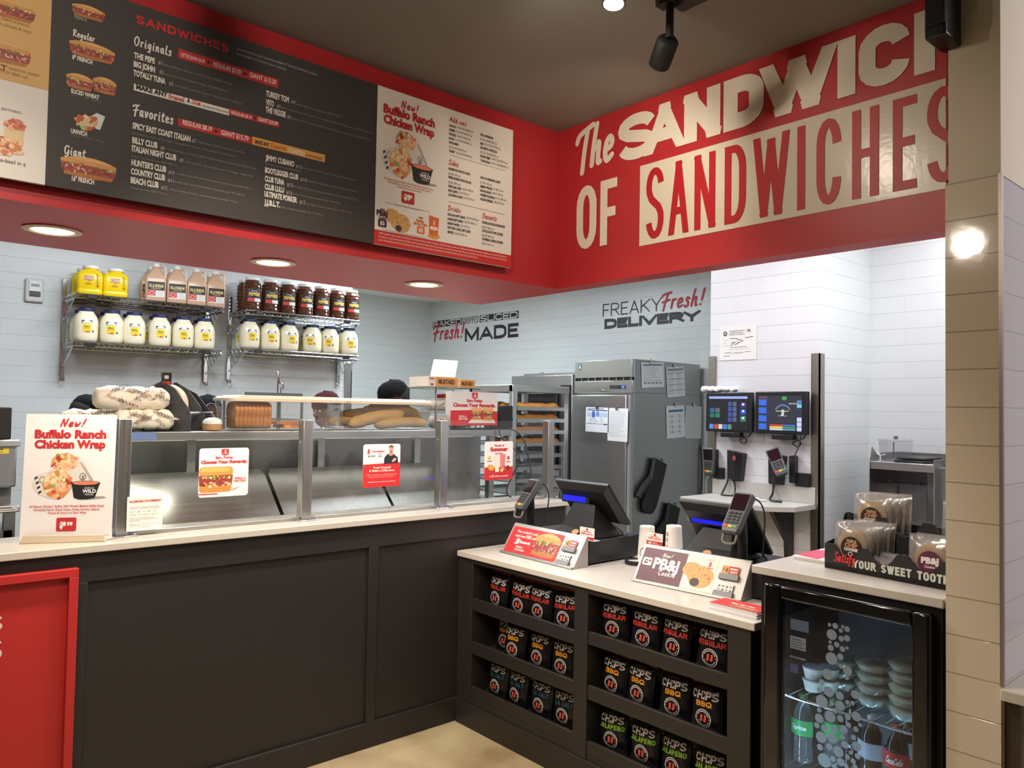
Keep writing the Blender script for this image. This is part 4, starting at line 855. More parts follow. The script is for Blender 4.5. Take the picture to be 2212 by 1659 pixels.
# ================================================================== short counter with the snack shelves
Y0, Y1, XBK = 1.453, 3.157, 3.12
t = thing('snack_counter', 'short black cabinet with open snack shelves under a pale stone top', 'counter', (2.7, 2.3, 0))
CAB = pm(40, 36, 34, .5, noise=.1, scale=8)
m = M(); D = .34
m.box(XR+D, Y0+.02, 0, XBK-.05, Y1-.006, LC-.028)          # back block
m.build('carcass', t, CAB)
bays = [(2.327, 3.035), (1.567, 2.248)]
lips = [[(.58, .64), (.365, .425), (.15, .205)], [(.60, .655), (.37, .43), (.14, .198)]]
for y in ((3.035, Y1-.006), (2.248, 2.327), (Y0+.02, 1.567)): M().box(XR, y[0], .117, XR+D, y[1], LC-.028).build('upright', t, CAB, bevel=.002)
for (ya, yb), lp in zip(bays, lips):
    M().box(XR, ya, LC-.05, XR+D, yb, LC-.028).build('head_rail', t, CAB)
    for z0, z1 in lp:
        M().box(XR+.004, ya, z0, XR+.02, yb, z1).build('shelf_lip', t, CAB, bevel=.002)
        M().box(XR+.02, ya, z0, XR+D, yb, z0+.016).build('shelf', t, CAB)
    M().box(XR+.004, ya, .117, XR+.02, yb, lp[2][0]+.0).build('kick_panel', t, CAB)
M().box(XR-.006, Y0+.02, 0, XR+D, Y1-.006, .117).build('baseboard', t, CAB, bevel=.002)
M().box(2.413, Y0, LC-.028, XBK, Y1-.005, LC).build('countertop', t, QUARTZ, bevel=.003)
# clear dividers between the bag rows are separate wire guides
# ------------------------------------------------------------------ chip bags
BAGF = pm(22, 21, 23, .28, noise=.3, scale=30, bump=.5)
def bag_shape(w_=.128, h=.19, d=.05):
    def fz(u, v):      # front bulge at metres (u, v)
        a = max(0, 1-(abs(u)/(w_/2))**2.2); b = max(0, min(1, (v-.012)/.05))*max(0, min(1, (h-.018-v)/.045))
        return d/2*(a**.7)*(b*(2-b))**.8+.0012*sin(u*190+v*60)*b
    return fz
def make_bag(flavour, col, wd, label, grp):
    t = thing('chip_bag', label, 'chip bag', (0, 0, 0), group=grp)
    w_, h = .128, .19; fz = bag_shape()
    m = M(); m.use(BAGF)
    pinch = lambda v: 1-.05*sin(pi*min(1, max(0, v/h)))
    fn = lambda sg: (lambda a, b: ((a-.5)*w_*pinch(b*h)*.999, b*h, sg*fz((a-.5)*w_, b*h)+sg*.0004))
    m.x = fr((0, 0, 0), (0, -1, 0), (0, 0, 1))       # u -> -Y, v -> Z, normal -> -X
    m.grid(fn(1), 18, 22); m.grid(lambda a, b: fn(-1)(1-a, b), 18, 22)
    p = P(m, m.x, fold=lambda u, v: fz(u, v)+.0006)
    G2 = (212, 208, 204, .4)
    p.strokes('CHIPS', -.051, .122, .029, G2, w=.102, wt=.2, gap=.1, lay=1); 
    dk = tuple(int(c*.62) for c in col[:3])
    p.strokes(flavour, -wd/2, .096, .02, (*col, .45), w=wd, wt=.22, gap=.1, lay=1)
    p.strokes("Jimmy", -.036, .157, .014, (*dk, .5), w=.06, wt=.17, font='script', lay=1)
    p.ring(0, .054, .031, .033, .0035, G2, 1); p.ring(0, .054, .024, .026, .003, G2, 1, a0=20, a1=160); p.ring(0, .054, .024, .026, .003, G2, 1, a0=200, a1=340)
    p.strokes('JJ', -.013, .041, .026, (226, 96, 74, .45), w=.026, wt=.3, gap=.1, lay=1); p.ell(-.024, .054, .003, .003, (226, 96, 74), 1, 8); p.ell(.024, .054, .003, .003, (226, 96, 74), 1, 8)
    m.build('pouch', t, angle=70)
    m = M(fr((0, 0, 0), (0, -1, 0), (0, 0, 1))); m.use(pm(*dk, .4))
    m.grid(lambda a, b: ((a-.5)*w_, h-.016+b*.02, .0026+.0016*sin(a*34)), 30, 2); m.grid(lambda a, b: ((.5-a)*w_, h-.016+b*.02, -.0012+.0016*sin((1-a)*34)), 30, 2)
    m.build('crimped_seal', t, angle=70)
    return t
bagrows = [(0, 0, [(1066, 1268), (1114, 1291), (1157, 1303), (1213, 1323)], 'REGULAR', (196, 52, 46), .104, 'red regular'),
           (0, 1, [(1069, 1385), (1106, 1391), (1155, 1418), (1207, 1437)], 'BBQ', (226, 150, 40), .06, 'orange barbecue'),
           (0, 2, [(1065, 1488), (1108, 1506), (1159, 1527), (1211, 1549)], 'SEA SALT', (42, 92, 110), .1, 'teal'),
           (1, 0, [(1319, 1357), (1383, 1376), (1449, 1398), (1529, 1421)], 'REGULAR', (206, 60, 48), .104, 'red regular'),
           (1, 1, [(1315, 1485), (1372, 1504), (1447, 1536), (1517, 1561)], 'BBQ', (230, 154, 40), .06, 'orange barbecue'),
           (1, 2, [(1316, 1605), (1383, 1634), (1449, 1652), (1527, 1680)], 'JALAPENO', (128, 176, 50), .108, 'green jalapeno')]
protos = {}
ordn = ('first', 'second', 'third', 'fourth'); tier = ('top', 'middle', 'bottom'); bayn = ('left', 'right')
for bi, ri, pts, fl, col, wd, ln in bagrows:
    lab = lambda k, row='front': ('%s chip bag, %s from left, %s shelf of the %s snack bay' % (ln, ordn[k], tier[ri], bayn[bi])) if row == 'front' else ('%s chip bag behind the %s, %s shelf of the %s snack bay' % (ln, ordn[k], tier[ri], bayn[bi]))
    g = 'chip bags on the snack shelves'
    zf = lips[bi][ri][0]+.017
    for k, (x, y) in enumerate(pts):
        q = at(x, y, X=2.475)
        ang = random.uniform(-.10, .10)
        for row in range(2):
            if row and bi == 0 and ri == 1 and k < 2: continue
            loc = (2.5+row*.066+(.045 if (bi, ri, k) == (0, 1, 0) else -.012 if (bi, ri, k) == (0, 1, 1) else 0), min(bays[bi][1]-.07, max(bays[bi][0]+.07, q.y+.004*row)), zf+.0 if row == 0 else zf)
            rot = (random.uniform(-.06, .06), radians(8)+random.uniform(0, .05), ang+random.uniform(-.08, .08))
            lb = lab(k, 'front' if row == 0 else 'back')
            if fl+str(bi) not in protos:
                b_ = make_bag(fl, col, wd, lb, g); protos[fl+str(bi)] = b_; b_.scale = (1.1, 1.12, 1.0); b_.location = loc; b_.rotation_euler = rot
            else: dup(protos[fl+str(bi)], loc, rot, lb)
# ================================================================== prep line behind the long counter
SZ = 1.462
t = thing('prep_line', 'stainless sandwich prep table with an overhead shelf behind the guard glass', 'prep table', (1.8, 3.8, 0))
px0, px1 = .84, 3.235
M().box(px0, 3.56, .02, px1, 4.26, .98).build('cabinet', t, STEELX)
M().box(px0-.02, 3.53, .98, px1+.0, 4.28, 1.02).build('worktop', t, STEELX, bevel=.003)
M().box(px0, 3.68, SZ-.04, px1, 4.06, SZ).build('overhead_shelf', t, STEELX, bevel=.003)
for x in (.90, 1.30, 1.99, 2.62, 3.2): M().box(x-.02, 3.83, 1.02, x+.02, 3.87, SZ-.04).build('upright', t, STEEL)
M().box(px0, 3.99, 1.02, px1, 3.995, SZ-.04).build('back_panel', t, DSTEEL)
# raised pan lids: sloped stainless covers leaning back
LIDM = brushed('lid_steel', .40, .30, 'X', (1, .98, .94))
for k, (a, b) in enumerate(((.87, 1.66), (1.68, 2.30), (2.32, 2.93))):
    m = M(); m.loft([[(a, 3.58, 1.03), (b, 3.58, 1.03), (b, 3.585, 1.022), (a, 3.585, 1.022)], [(a+.0, 3.80, 1.235), (b, 3.80, 1.235), (b, 3.806, 1.228), (a, 3.806, 1.228)], [(a+.015, 3.83, 1.262), (b-.015, 3.83, 1.262), (b-.015, 3.838, 1.256), (a+.015, 3.838, 1.256)]])
    m.build('pan_lid', t, LIDM, smooth=False)
for k in range(4):
    x = 1.1+.55*k
    M().box(x-.16, 4.05, 1.021, x+.16, 4.22, 1.03).build('food_pan', t, STEELX)
# LED work lamp under the shelf
M().box(.9, 3.9, SZ-.052, 3.1, 3.93, SZ-.041).build('under_shelf_lamp', t, em(255, 250, 226, .8))
lamp('under_shelf_glow', 'AREA', (1.05, 3.72, SZ-.06), 1.1, (1, .96, .8), (1.02, 3.62, 1.0), .4, .08)
lamp('under_shelf_glow', 'AREA', (2.0, 3.76, SZ-.06), .35, (1, .97, .9), (2.0, 3.66, 1.0), 1.6, .06)

def shelf_pt(x, y, Y=3.72): return at(x, y, Y=Y)
# wrapped paper sandwiches: rolls of printed white paper
PAPR = pm(238, 228, 210, .7, noise=.06, scale=20, bump=.2)
def paper_roll(x0, x1, y, z, r, label, seed):
    st = random.getstate(); random.seed(seed)
    t = thing('wrapped_sandwich', label, 'wrapped sandwich', ((x0+x1)/2, y, z), group='paper wrapped sandwiches on the prep shelf')
    m = M(); n = 22; secs = []
    for i in range(n+1):
        q = i/n; e = min(1, min(q, 1-q)*9)**.6
        rr = r*(.55+.45*e)*(1+.05*sin(q*23+seed)+.04*sin(q*51))
        secs.append([(x0+(x1-x0)*q, y+rr*1.1*cos(2*pi*k/16)*(1+.05*sin(3*k+q*20)), z+r+rr*.95*sin(2*pi*k/16)*(1+.06*sin(2*k+q*31))) for k in range(16)])
    m.use(PAPR).loft(secs)
    m.build('paper_wrap', t, angle=60)
    m = M(); 
    def fold(u, v):
        q = (u)/(x1-x0); e = min(1, max(.02, min(q, 1-q)*9))**.6; rr = r*(.55+.45*e)*1.1; vv = max(-.95*rr, min(.95*rr, v))
        return sqrt(rr*rr-vv*vv)*1.12+.004
    p = P(m, fr((x0, y, z+r), (1, 0, 0), (0, 0, 1)), fold=fold)
    for _ in range(9):
        u = random.uniform(.1, .86)*(x1-x0); v = random.uniform(-.5, .6)*r; s_ = random.choice((-1, 1))
        p.strokes(random.choice(('JJ', 'FREAKY', 'FRESH', 'JJ')), u, v, r*.3, (88, 74, 64, .7), wt=.18, sh=.5*s_, rise=.35*s_)
    for _ in range(12):
        u = random.uniform(.05, .95)*(x1-x0); v = random.uniform(-.6, .7)*r; p.poly([(u, v), (u+.03*random.random()+.01, v+random.uniform(-.02, .02)), (u+.02, v+random.uniform(.0, .012))], (186, 168, 144, .7), .2)
    m.build('print', t, angle=60)
    random.setstate(st)
a = shelf_pt(205, 905); b = shelf_pt(375, 905)
paper_roll(a.x+.28*.3, b.x-.0, 3.74, SZ, .052, 'lower paper wrapped sandwich of the pile beside the poster', 1)
paper_roll(a.x+.0, b.x-.02, 3.75, SZ+.094, .056, 'upper paper wrapped sandwich of the pile beside the poster', 2)
paper_roll(a.x-.12, a.x+.17, 3.80, SZ, .05, 'paper wrapped sandwich at the back of the pile, half hidden by the poster', 3)
# purple and blue flyers under the pile
for (x, y0, c, l, dz) in ((.94, 3.672, (120, 84, 164), 'purple flyer taped to the shelf edge', .036), (1.02, 3.671, (104, 128, 176), 'blue flyer taped to the shelf edge beside the purple one', .034)):
    tag(M().box(x-.07, y0, SZ-.036, x+.07, y0+.002, SZ-.036+dz).build('flyer', None, pm(*c, .5)), l, 'flyer', 'flyers on the shelf edge')
# label tape dispenser
c0 = shelf_pt(372, 925, 3.80)
t = thing('label_dispenser', 'black label tape dispenser with a cream roll on the prep shelf', 'tape dispenser', (c0.x, 3.85, SZ))
DG = pm(66, 68, 70, .45)
def side_plate(x, pts, name):
    m = M(fr((x, 0, 0), (0, 1, 0), (0, 0, 1))); m.prism(pts, 0, .006); m.build(name, t, DG, bevel=.001)
pl = [(3.72, SZ), (4.0, SZ), (4.0, SZ+.06), (3.93, SZ+.2), (3.86, SZ+.235), (3.80, SZ+.2), (3.74, SZ+.12), (3.72, SZ+.08)]
xa = c0.x-.07
side_plate(xa, pl, 'side_plate'); side_plate(xa+.16, pl, 'side_plate'); side_plate(xa+.27, [(q[0], SZ+(q[1]-SZ)*.9) for q in pl], 'side_plate')
m = M(); m.tube([(xa+.012, 3.86, SZ+.125), (xa+.075, 3.86, SZ+.125)], .098, 30); m.build('label_roll', t, pm(228, 206, 172, .6))
m = M(); m.tube([(xa+.17, 3.86, SZ+.1), (xa+.26, 3.86, SZ+.1)], .05, 24); m.build('label_roll', t, pm(40, 40, 42, .6))
m = M(); m.tube([(xa+.0, 3.735, SZ+.085), (xa+.31, 3.735, SZ+.085)], .007, 10); m.build('feed_bar', t, ALU)
M().box(xa+.165, 3.715, SZ, xa+.275, 3.80, SZ+.075).build('tray', t, BLKPL, bevel=.003)
t.rotation_euler = (0, 0, radians(50))
# small black and red card clips on top
for (x, y, z, l) in ((xa+.035, 3.80, SZ+.20, 'black and red shift card clipped on top of the tape dispenser'), (xa-.01, 3.74, SZ+.14, 'black and red shift card clipped in front of the tape dispenser')):
    m = M(); m.use(BLKPL).box(x-.02, y, z, x+.025, y+.003, z+.075); p = P(m, fr((x-.02, y, z), (1, 0, 0), (0, 0, 1))); p.rect(.004, .004, .041, .034, (206, 48, 42), 1); p.rrect(.012, .045, .032, .062, .004, (226, 224, 222), 1)
    m.use(CHROME).box(x-.024, y-.004, z+.05, x-.014, y+.006, z+.075); m.use(BLKPL).box(x-.004, y+.003, z-.09, x+.009, y+.008, z+.02)
    tag(m.build('card_clip', None, smooth=False), l, 'clip', 'card clips on the tape dispenser')
# roll end piece: white capped brown cup (sauce lid stack)
c1 = shelf_pt(460, 933, 3.74)
t = thing('sauce_cup', 'small brown cup with a white domed lid on the prep shelf beside the loaf', 'cup', (c1.x, 3.75, SZ))
M().lathe([(.024, 0), (.046, .004), (.046, .03), (.044, .034)], 24, (c1.x, 3.75, SZ)).build('cup', t, pm(176, 132, 92, .5))
M().lathe([(.046, .034), (.045, .046), (.034, .058), (.018, .064), (0, .066)], 24, (c1.x, 3.75, SZ)).build('lid', t, pm(226, 224, 218, .5))
# ------------------------------------------------------------------ clear bread boxes with cream lids
LIDC = pm(238, 220, 190, .45)
def bread_box(x0, x1, y0, y1, z0, h, label):
    t = thing('bread_box', label, 'food storage box', ((x0+x1)/2, (y0+y1)/2, z0), group='clear bread boxes on the prep shelf')
    m = M(); cx, cy = (x0+x1)/2, (y0+y1)/2
    def ring(z, k, r=.03): 
        hx, hy = (x1-x0)/2*k, (y1-y0)/2*k
        return [(q[0], q[1], z) for q in _rr(cx+hx-r, cy+hy-r, r, r, 0, 90, 4)+_rr(cx-hx+r, cy+hy-r, r, r, 90, 180, 4)+_rr(cx-hx+r, cy-hy+r, r, r, 180, 270, 4)+_rr(cx+hx-r, cy-hy+r, r, r, 270, 360, 4)]
    secs = [ring(z0+.002, .93), ring(z0+.01, .95), ring(z0+h*.72, .975), ring(z0+h*.73, .99), ring(z0+h, 1)]
    n = len(secs[0]); m.use(PLASTIC); vs = [p for q in secs for p in q]
    m.add(vs, [(j*n+i, j*n+(i+1) % n, (j+1)*n+(i+1) % n, (j+1)*n+i) for j in range(4) for i in range(n)]+[tuple(range(n))[::-1]])
    m.build('tub', t, angle=60)
    m = M(); m.loft([ring(z0+h-.004, 1.03, .035), ring(z0+h+.010, 1.035, .035), ring(z0+h+.012, 1.0, .035), ring(z0+h+.02, .97, .035), ring(z0+h+.021, .90, .03), ring(z0+h+.026, .88, .03)]); m.build('lid', t, LIDC, angle=50)
    return t
BZ = SZ+.002
l0 = at(478, 905, Y=3.74); l1 = at(748, 900, Y=3.74); tz = at(600, 866, Y=3.74).z
bread_box(l0.x+.045, l1.x, 3.735, 3.98, BZ, tz-BZ, 'left clear bread box with a cream lid, holding a sliced loaf')
m0 = at(755, 905, Y=3.74); m1 = at(930, 905, Y=3.74); tz2 = at(850, 872, Y=3.74).z
bread_box(m0.x-.0, m1.x+.02, 3.735, 4.02, BZ, tz2-BZ, 'right clear bread box with a cream lid, holding bread sticks')
CRUST = pm(230, 150, 70, .6, noise=.25, scale=16, bump=.4); CRUMB = pm(196, 140, 92, .85, noise=.2, scale=40)
def loaf(x0, x1, y, z, label):
    t = thing('bread_loaf', label, 'bread', ((x0+x1)/2, y, z))
    def sec(x, k=1): 
        pts = [(-.055, 0), (.055, 0), (.058, .05), (.066, .075), (.066, .1), (.05, .122), (0, .132), (-.05, .122), (-.066, .1), (-.066, .075), (-.058, .05)]
        return [(x, y+q[0]*k, z+q[1]*k) for q in cr(pts, 3, True)]
    n = 9; L = (x1-x0)/n
    for i in range(n):
        a = x0+i*L; m = M(); m.use(CRUST).loft([sec(a+.001, .97), sec(a+L*.15), sec(a+L*.85), sec(a+L-.001, .97)])
        # cut faces show crumb
        m.use(CRUMB).add(sec(a, .93), [tuple(range(len(sec(a))))[::-1]])
        m.build('bread_slice', t, angle=50)
q0 = at(487, 905, Y=3.84); q1 = at(578, 905, Y=3.84)
loaf(q0.x+.03, q1.x, 3.85, BZ+.012, 'sliced golden loaf inside the left bread box')
def slice_(x, y, z, rz, label):
    t = thing('bread_slice', label, 'bread', (x, y, z), rz, 'loose bread slices in the left bread box')
    m = M(wmat(t)); pts = cr([(-.06, -.045), (.055, -.05), (.06, .0), (.066, .04), (.0, .056), (-.062, .045), (-.058, .0)], 4, True)
    m.use(CRUST).prism(pts, 0, .016); m.use(pm(232, 178, 96, .8, noise=.1, scale=60)).prism([(q[0]*.92, q[1]*.92) for q in pts], .0155, .0166); m.build('slice', t, angle=50)
q = at(614, 918, Y=3.8)
slice_(q.x+.02, 3.80, BZ+.012, .4, 'loose bread slice at the bottom, inside the left bread box'); slice_(q.x-.0, 3.80, BZ+.030, .1, 'loose bread slice on top, inside the left bread box')
BAG = pm(240, 194, 116, .6, noise=.16, scale=12, bump=.25)
def baguette(a, b, r, label):
    a, b = Vector(a), Vector(b)
    m = M(); n = 22; pts = [a.lerp(b, i/n)+Vector((0, 0, .012*sin(pi*i/n))) for i in range(n+1)]
    rad = lambda q: r*max(.12, min(1, (1-(abs(2*q-1))**7))**.5)*(1+.04*sin(q*29+a.x*40))
    m.tube(pts, rad, 16)
    return tag(m.build('bread_stick', None, BAG, angle=60), label, 'bread', 'bread sticks in the right box')
def bg(p0, p1, Y0_, Y1_, r, label):
    A = at(*p0, Y=Y0_); B = at(*p1, Y=Y1_); baguette(A, B, r, label)
bg((752, 918), (872, 892), 3.785, 3.83, .036, 'long pale bread stick slanting across the front of the right bread box')
bg((808, 919), (920, 914), 3.80, 3.80, .030, 'pale bread stick lying at the bottom front of the right bread box')
bg((709, 911), (792, 914), 3.88, 3.93, .032, 'golden bread stick poking through to the far left end of the right box')
bg((732, 898), (850, 896), 3.90, 3.93, .030, 'golden bread stick in the middle layer of the right bread box')
bg((782, 886), (905, 893), 3.88, 3.90, .030, 'golden bread stick lying on top of the pile in the right bread box')
bg((850, 894), (908, 904), 3.97, 3.99, .030, 'golden bread stick at the back right of the right bread box')
# wire rack at the right end with wrapped papers and boxes
wx0 = at(925, 900, Y=3.95).x+.02; wx1 = at(1012, 900, Y=3.95).x+.06
t = thing('wire_rack', 'bright wire rack with wrapped paper and mustard boxes at the end of the prep shelf', 'rack', ((wx0+wx1)/2, 3.98, SZ))
zr = at(960, 838, Y=3.95).z
for z in (SZ+.1, zr):
    m = M()
    for yv in (3.9, 4.2): m.tube([(wx0, yv, z), (wx1, yv, z)], .005, 6)
    for k in range(15): m.tube([(wx0+(wx1-wx0)*k/14, 3.9, z+.003), (wx0+(wx1-wx0)*k/14, 4.2, z+.003)], .0028, 5)
    m.build('wire_shelf', t, CHROME)
for x in (wx0, wx1):
    for yv in (3.9, 4.2): M().tube([(x, yv, SZ), (x, yv, zr)], .006, 8).build('leg', t, CHROME)
paper_roll(wx0+.01, wx1-.04, 4.0, SZ+.108, .04, 'crumpled paper wrapped sandwich on the wire rack', 6)
paper_roll(wx0+.0, wx1-.05, 3.97, SZ+.0, .042, 'crumpled paper wrapped sandwich under the wire rack', 7)
m = M().use(pm(196, 60, 54, .6)); m.loft([[(wx0+.1, 4.0+.05*cos(2*pi*k/10), SZ+.205+.014*sin(2*pi*k/10)) for k in range(10)], [(wx1-.03, 4.02+.04*cos(2*pi*k/10), SZ+.215+.016*sin(2*pi*k/10)) for k in range(10)]])
tag(m.build('red_wrapper', None), 'red and white wrapper lying on top of the wrapped paper in the wire rack', 'wrapper')
ORB, ORB2 = pm(226, 158, 76, .6), pm(236, 220, 200, .6)
def mustard_box(x0, x1, y0, y1, z, h, open_, label):
    t = thing('mustard_box', label, 'cardboard box', ((x0+x1)/2, (y0+y1)/2, z), group='mustard boxes on the wire rack')
    m = M(fr((x0, y0, z), (1, 0, 0), (0, 0, 1))); w_ = x1-x0
    m.use(ORB2).box(0, 0, -(y1-y0), w_, h, 0); p = P(m, m.x)
    p.rect(w_*.24, h*.04, w_*.99, h*.97, (226, 158, 70, .6), 0); p.text('MUSTARD', w_*.6, h*.3, h*.42, (104, 54, 30), al='c', w=w_*.55, bold=.05); p.rect(w_*.03, h*.7, w_*.2, h*.86, (190, 96, 80), 0); p.ell(w_*.12, h*.2, w_*.05, h*.1, (110, 60, 40), 0)
    m.build('carton', t, smooth=False)
    if open_:
        m = M(); m.loft([[(x0+.02, y0+.01, z+h), (x1-.02, y0+.01, z+h), (x1-.02, y0+.012, z+h), (x0+.02, y0+.012, z+h)], [(x0+.11, y0+.10, z+h+.115), (x1+.07, y0+.10, z+h+.115), (x1+.07, y0+.102, z+h+.114), (x0+.11, y0+.102, z+h+.114)]]); m.build('open_flap', t, pm(228, 206, 172, .6), smooth=False)
bx = at(921, 838, Y=3.93).x; bx1 = at(986, 838, Y=3.93).x; bx2 = at(1014, 838, Y=3.97).x
mustard_box(bx, bx1-.0, 3.91, 4.12, zr+.006, .062, True, 'orange mustard box with its lid flap standing open on the wire rack')
mustard_box(bx1+.01, bx2+.04, 3.96, 4.15, zr+.006, .055, False, 'closed orange mustard box beside the open one on the wire rack')
# rewards display box
da, db = at(974, 845, Y=3.69), at(1074, 919, Y=3.69)
t = thing('rewards_display', 'boxed rewards sign with two sandwiches at the end of the prep shelf', 'sign', ((da.x+db.x)/2, 3.70, SZ))
w_, h = db.x-da.x, da.z-db.z
m = M(fr((da.x, 3.69, db.z), (1, 0, 0), (0, 0, 1))); m.use(pm(232, 226, 218, .55)).box(0, 0, -.05, w_, h, 0); p = P(m, m.x)
p.poly([(0, 0), (w_, 0), (w_, h*.43), (w_*.5, h*.46), (0, h*.44)], SRED, 0); badge(p, w_*.5, h*.885, w_*.12, 1); p.text('Earn Points.', w_*.5, h*.7, h*.085, SRED, al='c', w=w_*.34, bold=.04); p.text('Choose Your Rewards.', w_*.5, h*.555, h*.1, SRED, al='c', w=w_*.9, bold=.05)
p.sandwich(w_*.43, h*.14, w_*.23, h*.38, 2, 5); p.sandwich(w_*.68, h*.15, w_*.22, h*.38, 2, 6); p.poly([(w_*.36, h*.07), (w_*.42, h*.17), (w_*.92, h*.17), (w_*.96, h*.07)], (232, 226, 216), 1.5); p.text('ENROLL &', w_*.17, h*.24, h*.055, (240, 214, 206), w=w_*.16, bold=.04); p.text('EARN TODAY', w_*.17, h*.165, h*.055, (240, 214, 206), w=w_*.19, bold=.04)
m.build('box', t, smooth=False)
M().box(da.x+.05, 3.685, SZ, db.x-.04, 3.76, SZ+.012).box((da.x+db.x)/2-.02, 3.70, SZ+.012, (da.x+db.x)/2+.02, 3.73, db.z+.001).build('foot', t, BLKPL, bevel=.002)
# black order printer at the end
pa = at(1098, 925, Y=3.75)
t = thing('order_printer', 'black order printer at the right end of the prep shelf', 'printer', (pa.x-.02, 3.80, SZ))
M().box(pa.x-.085, 3.74, SZ, pa.x+.03, 3.9, at(1090, 876, Y=3.74).z).build('body', t, BLKPL, bevel=.006); M().box(pa.x-.08, 3.735, SZ+.05, pa.x+.025, 3.74, SZ+.075).build('paper_slot', t, BLKMT)
m = M(); a = at(1075, 928, Y=3.67); b = at(1087, 1093, Y=3.47); m.tube([(a.x-.03, 3.69, SZ+.02), (a.x, 3.665, SZ+.01), (a.x+.01, 3.64, SZ-.05), (a.x+.03, 3.5, 1.30), (b.x, 3.44, 1.12), (b.x, 3.40, HC+.006)], .0045, 7, 5)
tag(m.build('power_cable', None, BLKPL), 'black cable hanging from the prep shelf behind the lemonade sticker', 'cable')
m = M(); a = at(1108, 935, Y=3.67); m.tube([(a.x-.02, 3.69, SZ+.006), (a.x+.03, 3.66, SZ-.015), (a.x+.06, 3.62, 1.38), (a.x+.062, 3.56, 1.2), (a.x+.05, 3.5, 1.1), (a.x+.04, 3.46, HC+.005)], .005, 7, 5)
tag(m.build('power_cable', None, BLKPL), 'black cable hanging beside the end upright of the prep shelf', 'cable')
# small things on the shelf below the sign
for k, (x, y, c, s_, l) in enumerate((((966, 3.73, (210, 214, 220), .016, 'small white pot below the rewards sign')), ((984, 3.72, (30, 30, 34), .018, 'small black pot below the rewards sign')), ((1018, 3.71, (170, 184, 206), .022, 'pale blue pot below the rewards sign')))):
    q = at(x, 930, Y=y); tag(M().lathe([(s_*.8, 0), (s_, .004), (s_, .024), (s_*.9, .027)], 16, (q.x, y, SZ)).build('small_pot', None, pm(*c, .4)), l, 'pot')

# ================================================================== wire shelves on the far wall
YW = 6.28
def wire_shelf_unit(xa, xb, zt_, zb_, label):
    """two tiers on two wall standards with truss arms"""
    t = thing('wire_shelf', label, 'wall shelf', ((xa+xb)/2, YW, zb_), group='chrome wire shelves on the tiled wall')
    ya, yb = YW-.37, YW-.03
    for z in (zt_, zb_):
        m = M()
        for dz in (0, -.03):
            m.tube([(xa, ya, z+dz), (xb, ya, z+dz)], .005, 6); m.tube([(xa, yb, z+dz), (xb, yb, z+dz)], .005, 6)
            for x in (xa, xb): m.tube([(x, ya, z+dz), (x, yb, z+dz)], .005, 6)
        n = 30
        for y in (ya, yb):
            for k in range(n):
                u0, u1 = xa+(xb-xa)*k/n, xa+(xb-xa)*(k+1)/n
                m.tube([(u0, y, z if k % 2 else z-.03), (u1, y, z-.03 if k % 2 else z)], .0025, 5)
        for k in range(8):
            u0, u1 = ya+(yb-ya)*k/8, ya+(yb-ya)*(k+1)/8
            for x in (xa, xb): m.tube([(x, u0, z if k % 2 else z-.03), (x, u1, z-.03 if k % 2 else z)], .0025, 5)
        for k in range(1, 40): x = xa+(xb-xa)*k/40; m.tube([(x, ya, z+.003), (x, yb, z+.003)], .0022, 5)
        m.build('wire_deck', t, CHROME)
        for x in (xa+.10, xb-.12): M().cbox((x, ya-.006, z-.015), (.06, .012, .026)).build('shelf_marker', t, BLKPL, bevel=.002)
        for x in (xa+.0, xb-.0):
            m = M(); y2 = YW-.03
            m.tube([(x, ya+.03, z-.035), (x, y2, z-.17)], .004, 6); m.tube([(x, ya+.03, z-.035), (x, y2, z-.035)], .004, 6)
            for k in range(5): 
                f0, f1 = k/5, (k+1)/5; yy0 = ya+.03+(y2-ya-.03)*f0; yy1 = ya+.03+(y2-ya-.03)*f1
                m.tube([(x, yy0, z-.035-.135*f0), (x, yy1, z-.035)], .003, 5)
            m.build('truss_arm', t, CHROME)
    for x in (xa, xb):
        m = M(); m.box(x-.016, YW-.025, zb_-.24, x+.016, YW-.002, zt_+.14); m.build('wall_standard', t, CHROME, bevel=.003)
        m = M(); m.tube([(x-.016, YW-.02, zb_-.235), (x-.01, YW-.05, zb_-.26), (x+.01, YW-.05, zb_-.26), (x+.016, YW-.02, zb_-.235)], .005, 6, 4); m.build('hook', t, CHROME)
    return t
YSF = YW-.37
s1a, s1b = at(170, 640, Y=YSF), at(483, 668, Y=YSF); s1c = at(170, 742, Y=YSF)
ZT1, ZB1 = (s1a.z+s1b.z)/2+.015, at(330, 752, Y=YSF).z+.012
XA1, XB1 = s1a.x-.02, s1b.x
wire_shelf_unit(XA1, XB1, ZT1, ZB1, 'left two tier chrome wire shelf with mustard, dressing and mayonnaise')
s2a, s2b = at(535, 672, Y=YSF), at(776, 698, Y=YSF)
XA2, XB2 = s2a.x-.005, s2b.x
ZT2, ZB2 = at(650, 684, Y=YSF).z+.012, at(650, 764, Y=YSF).z+.012
wire_shelf_unit(XA2, XB2, ZT2, ZB2, 'right two tier chrome wire shelf with pepper and mayonnaise jars')
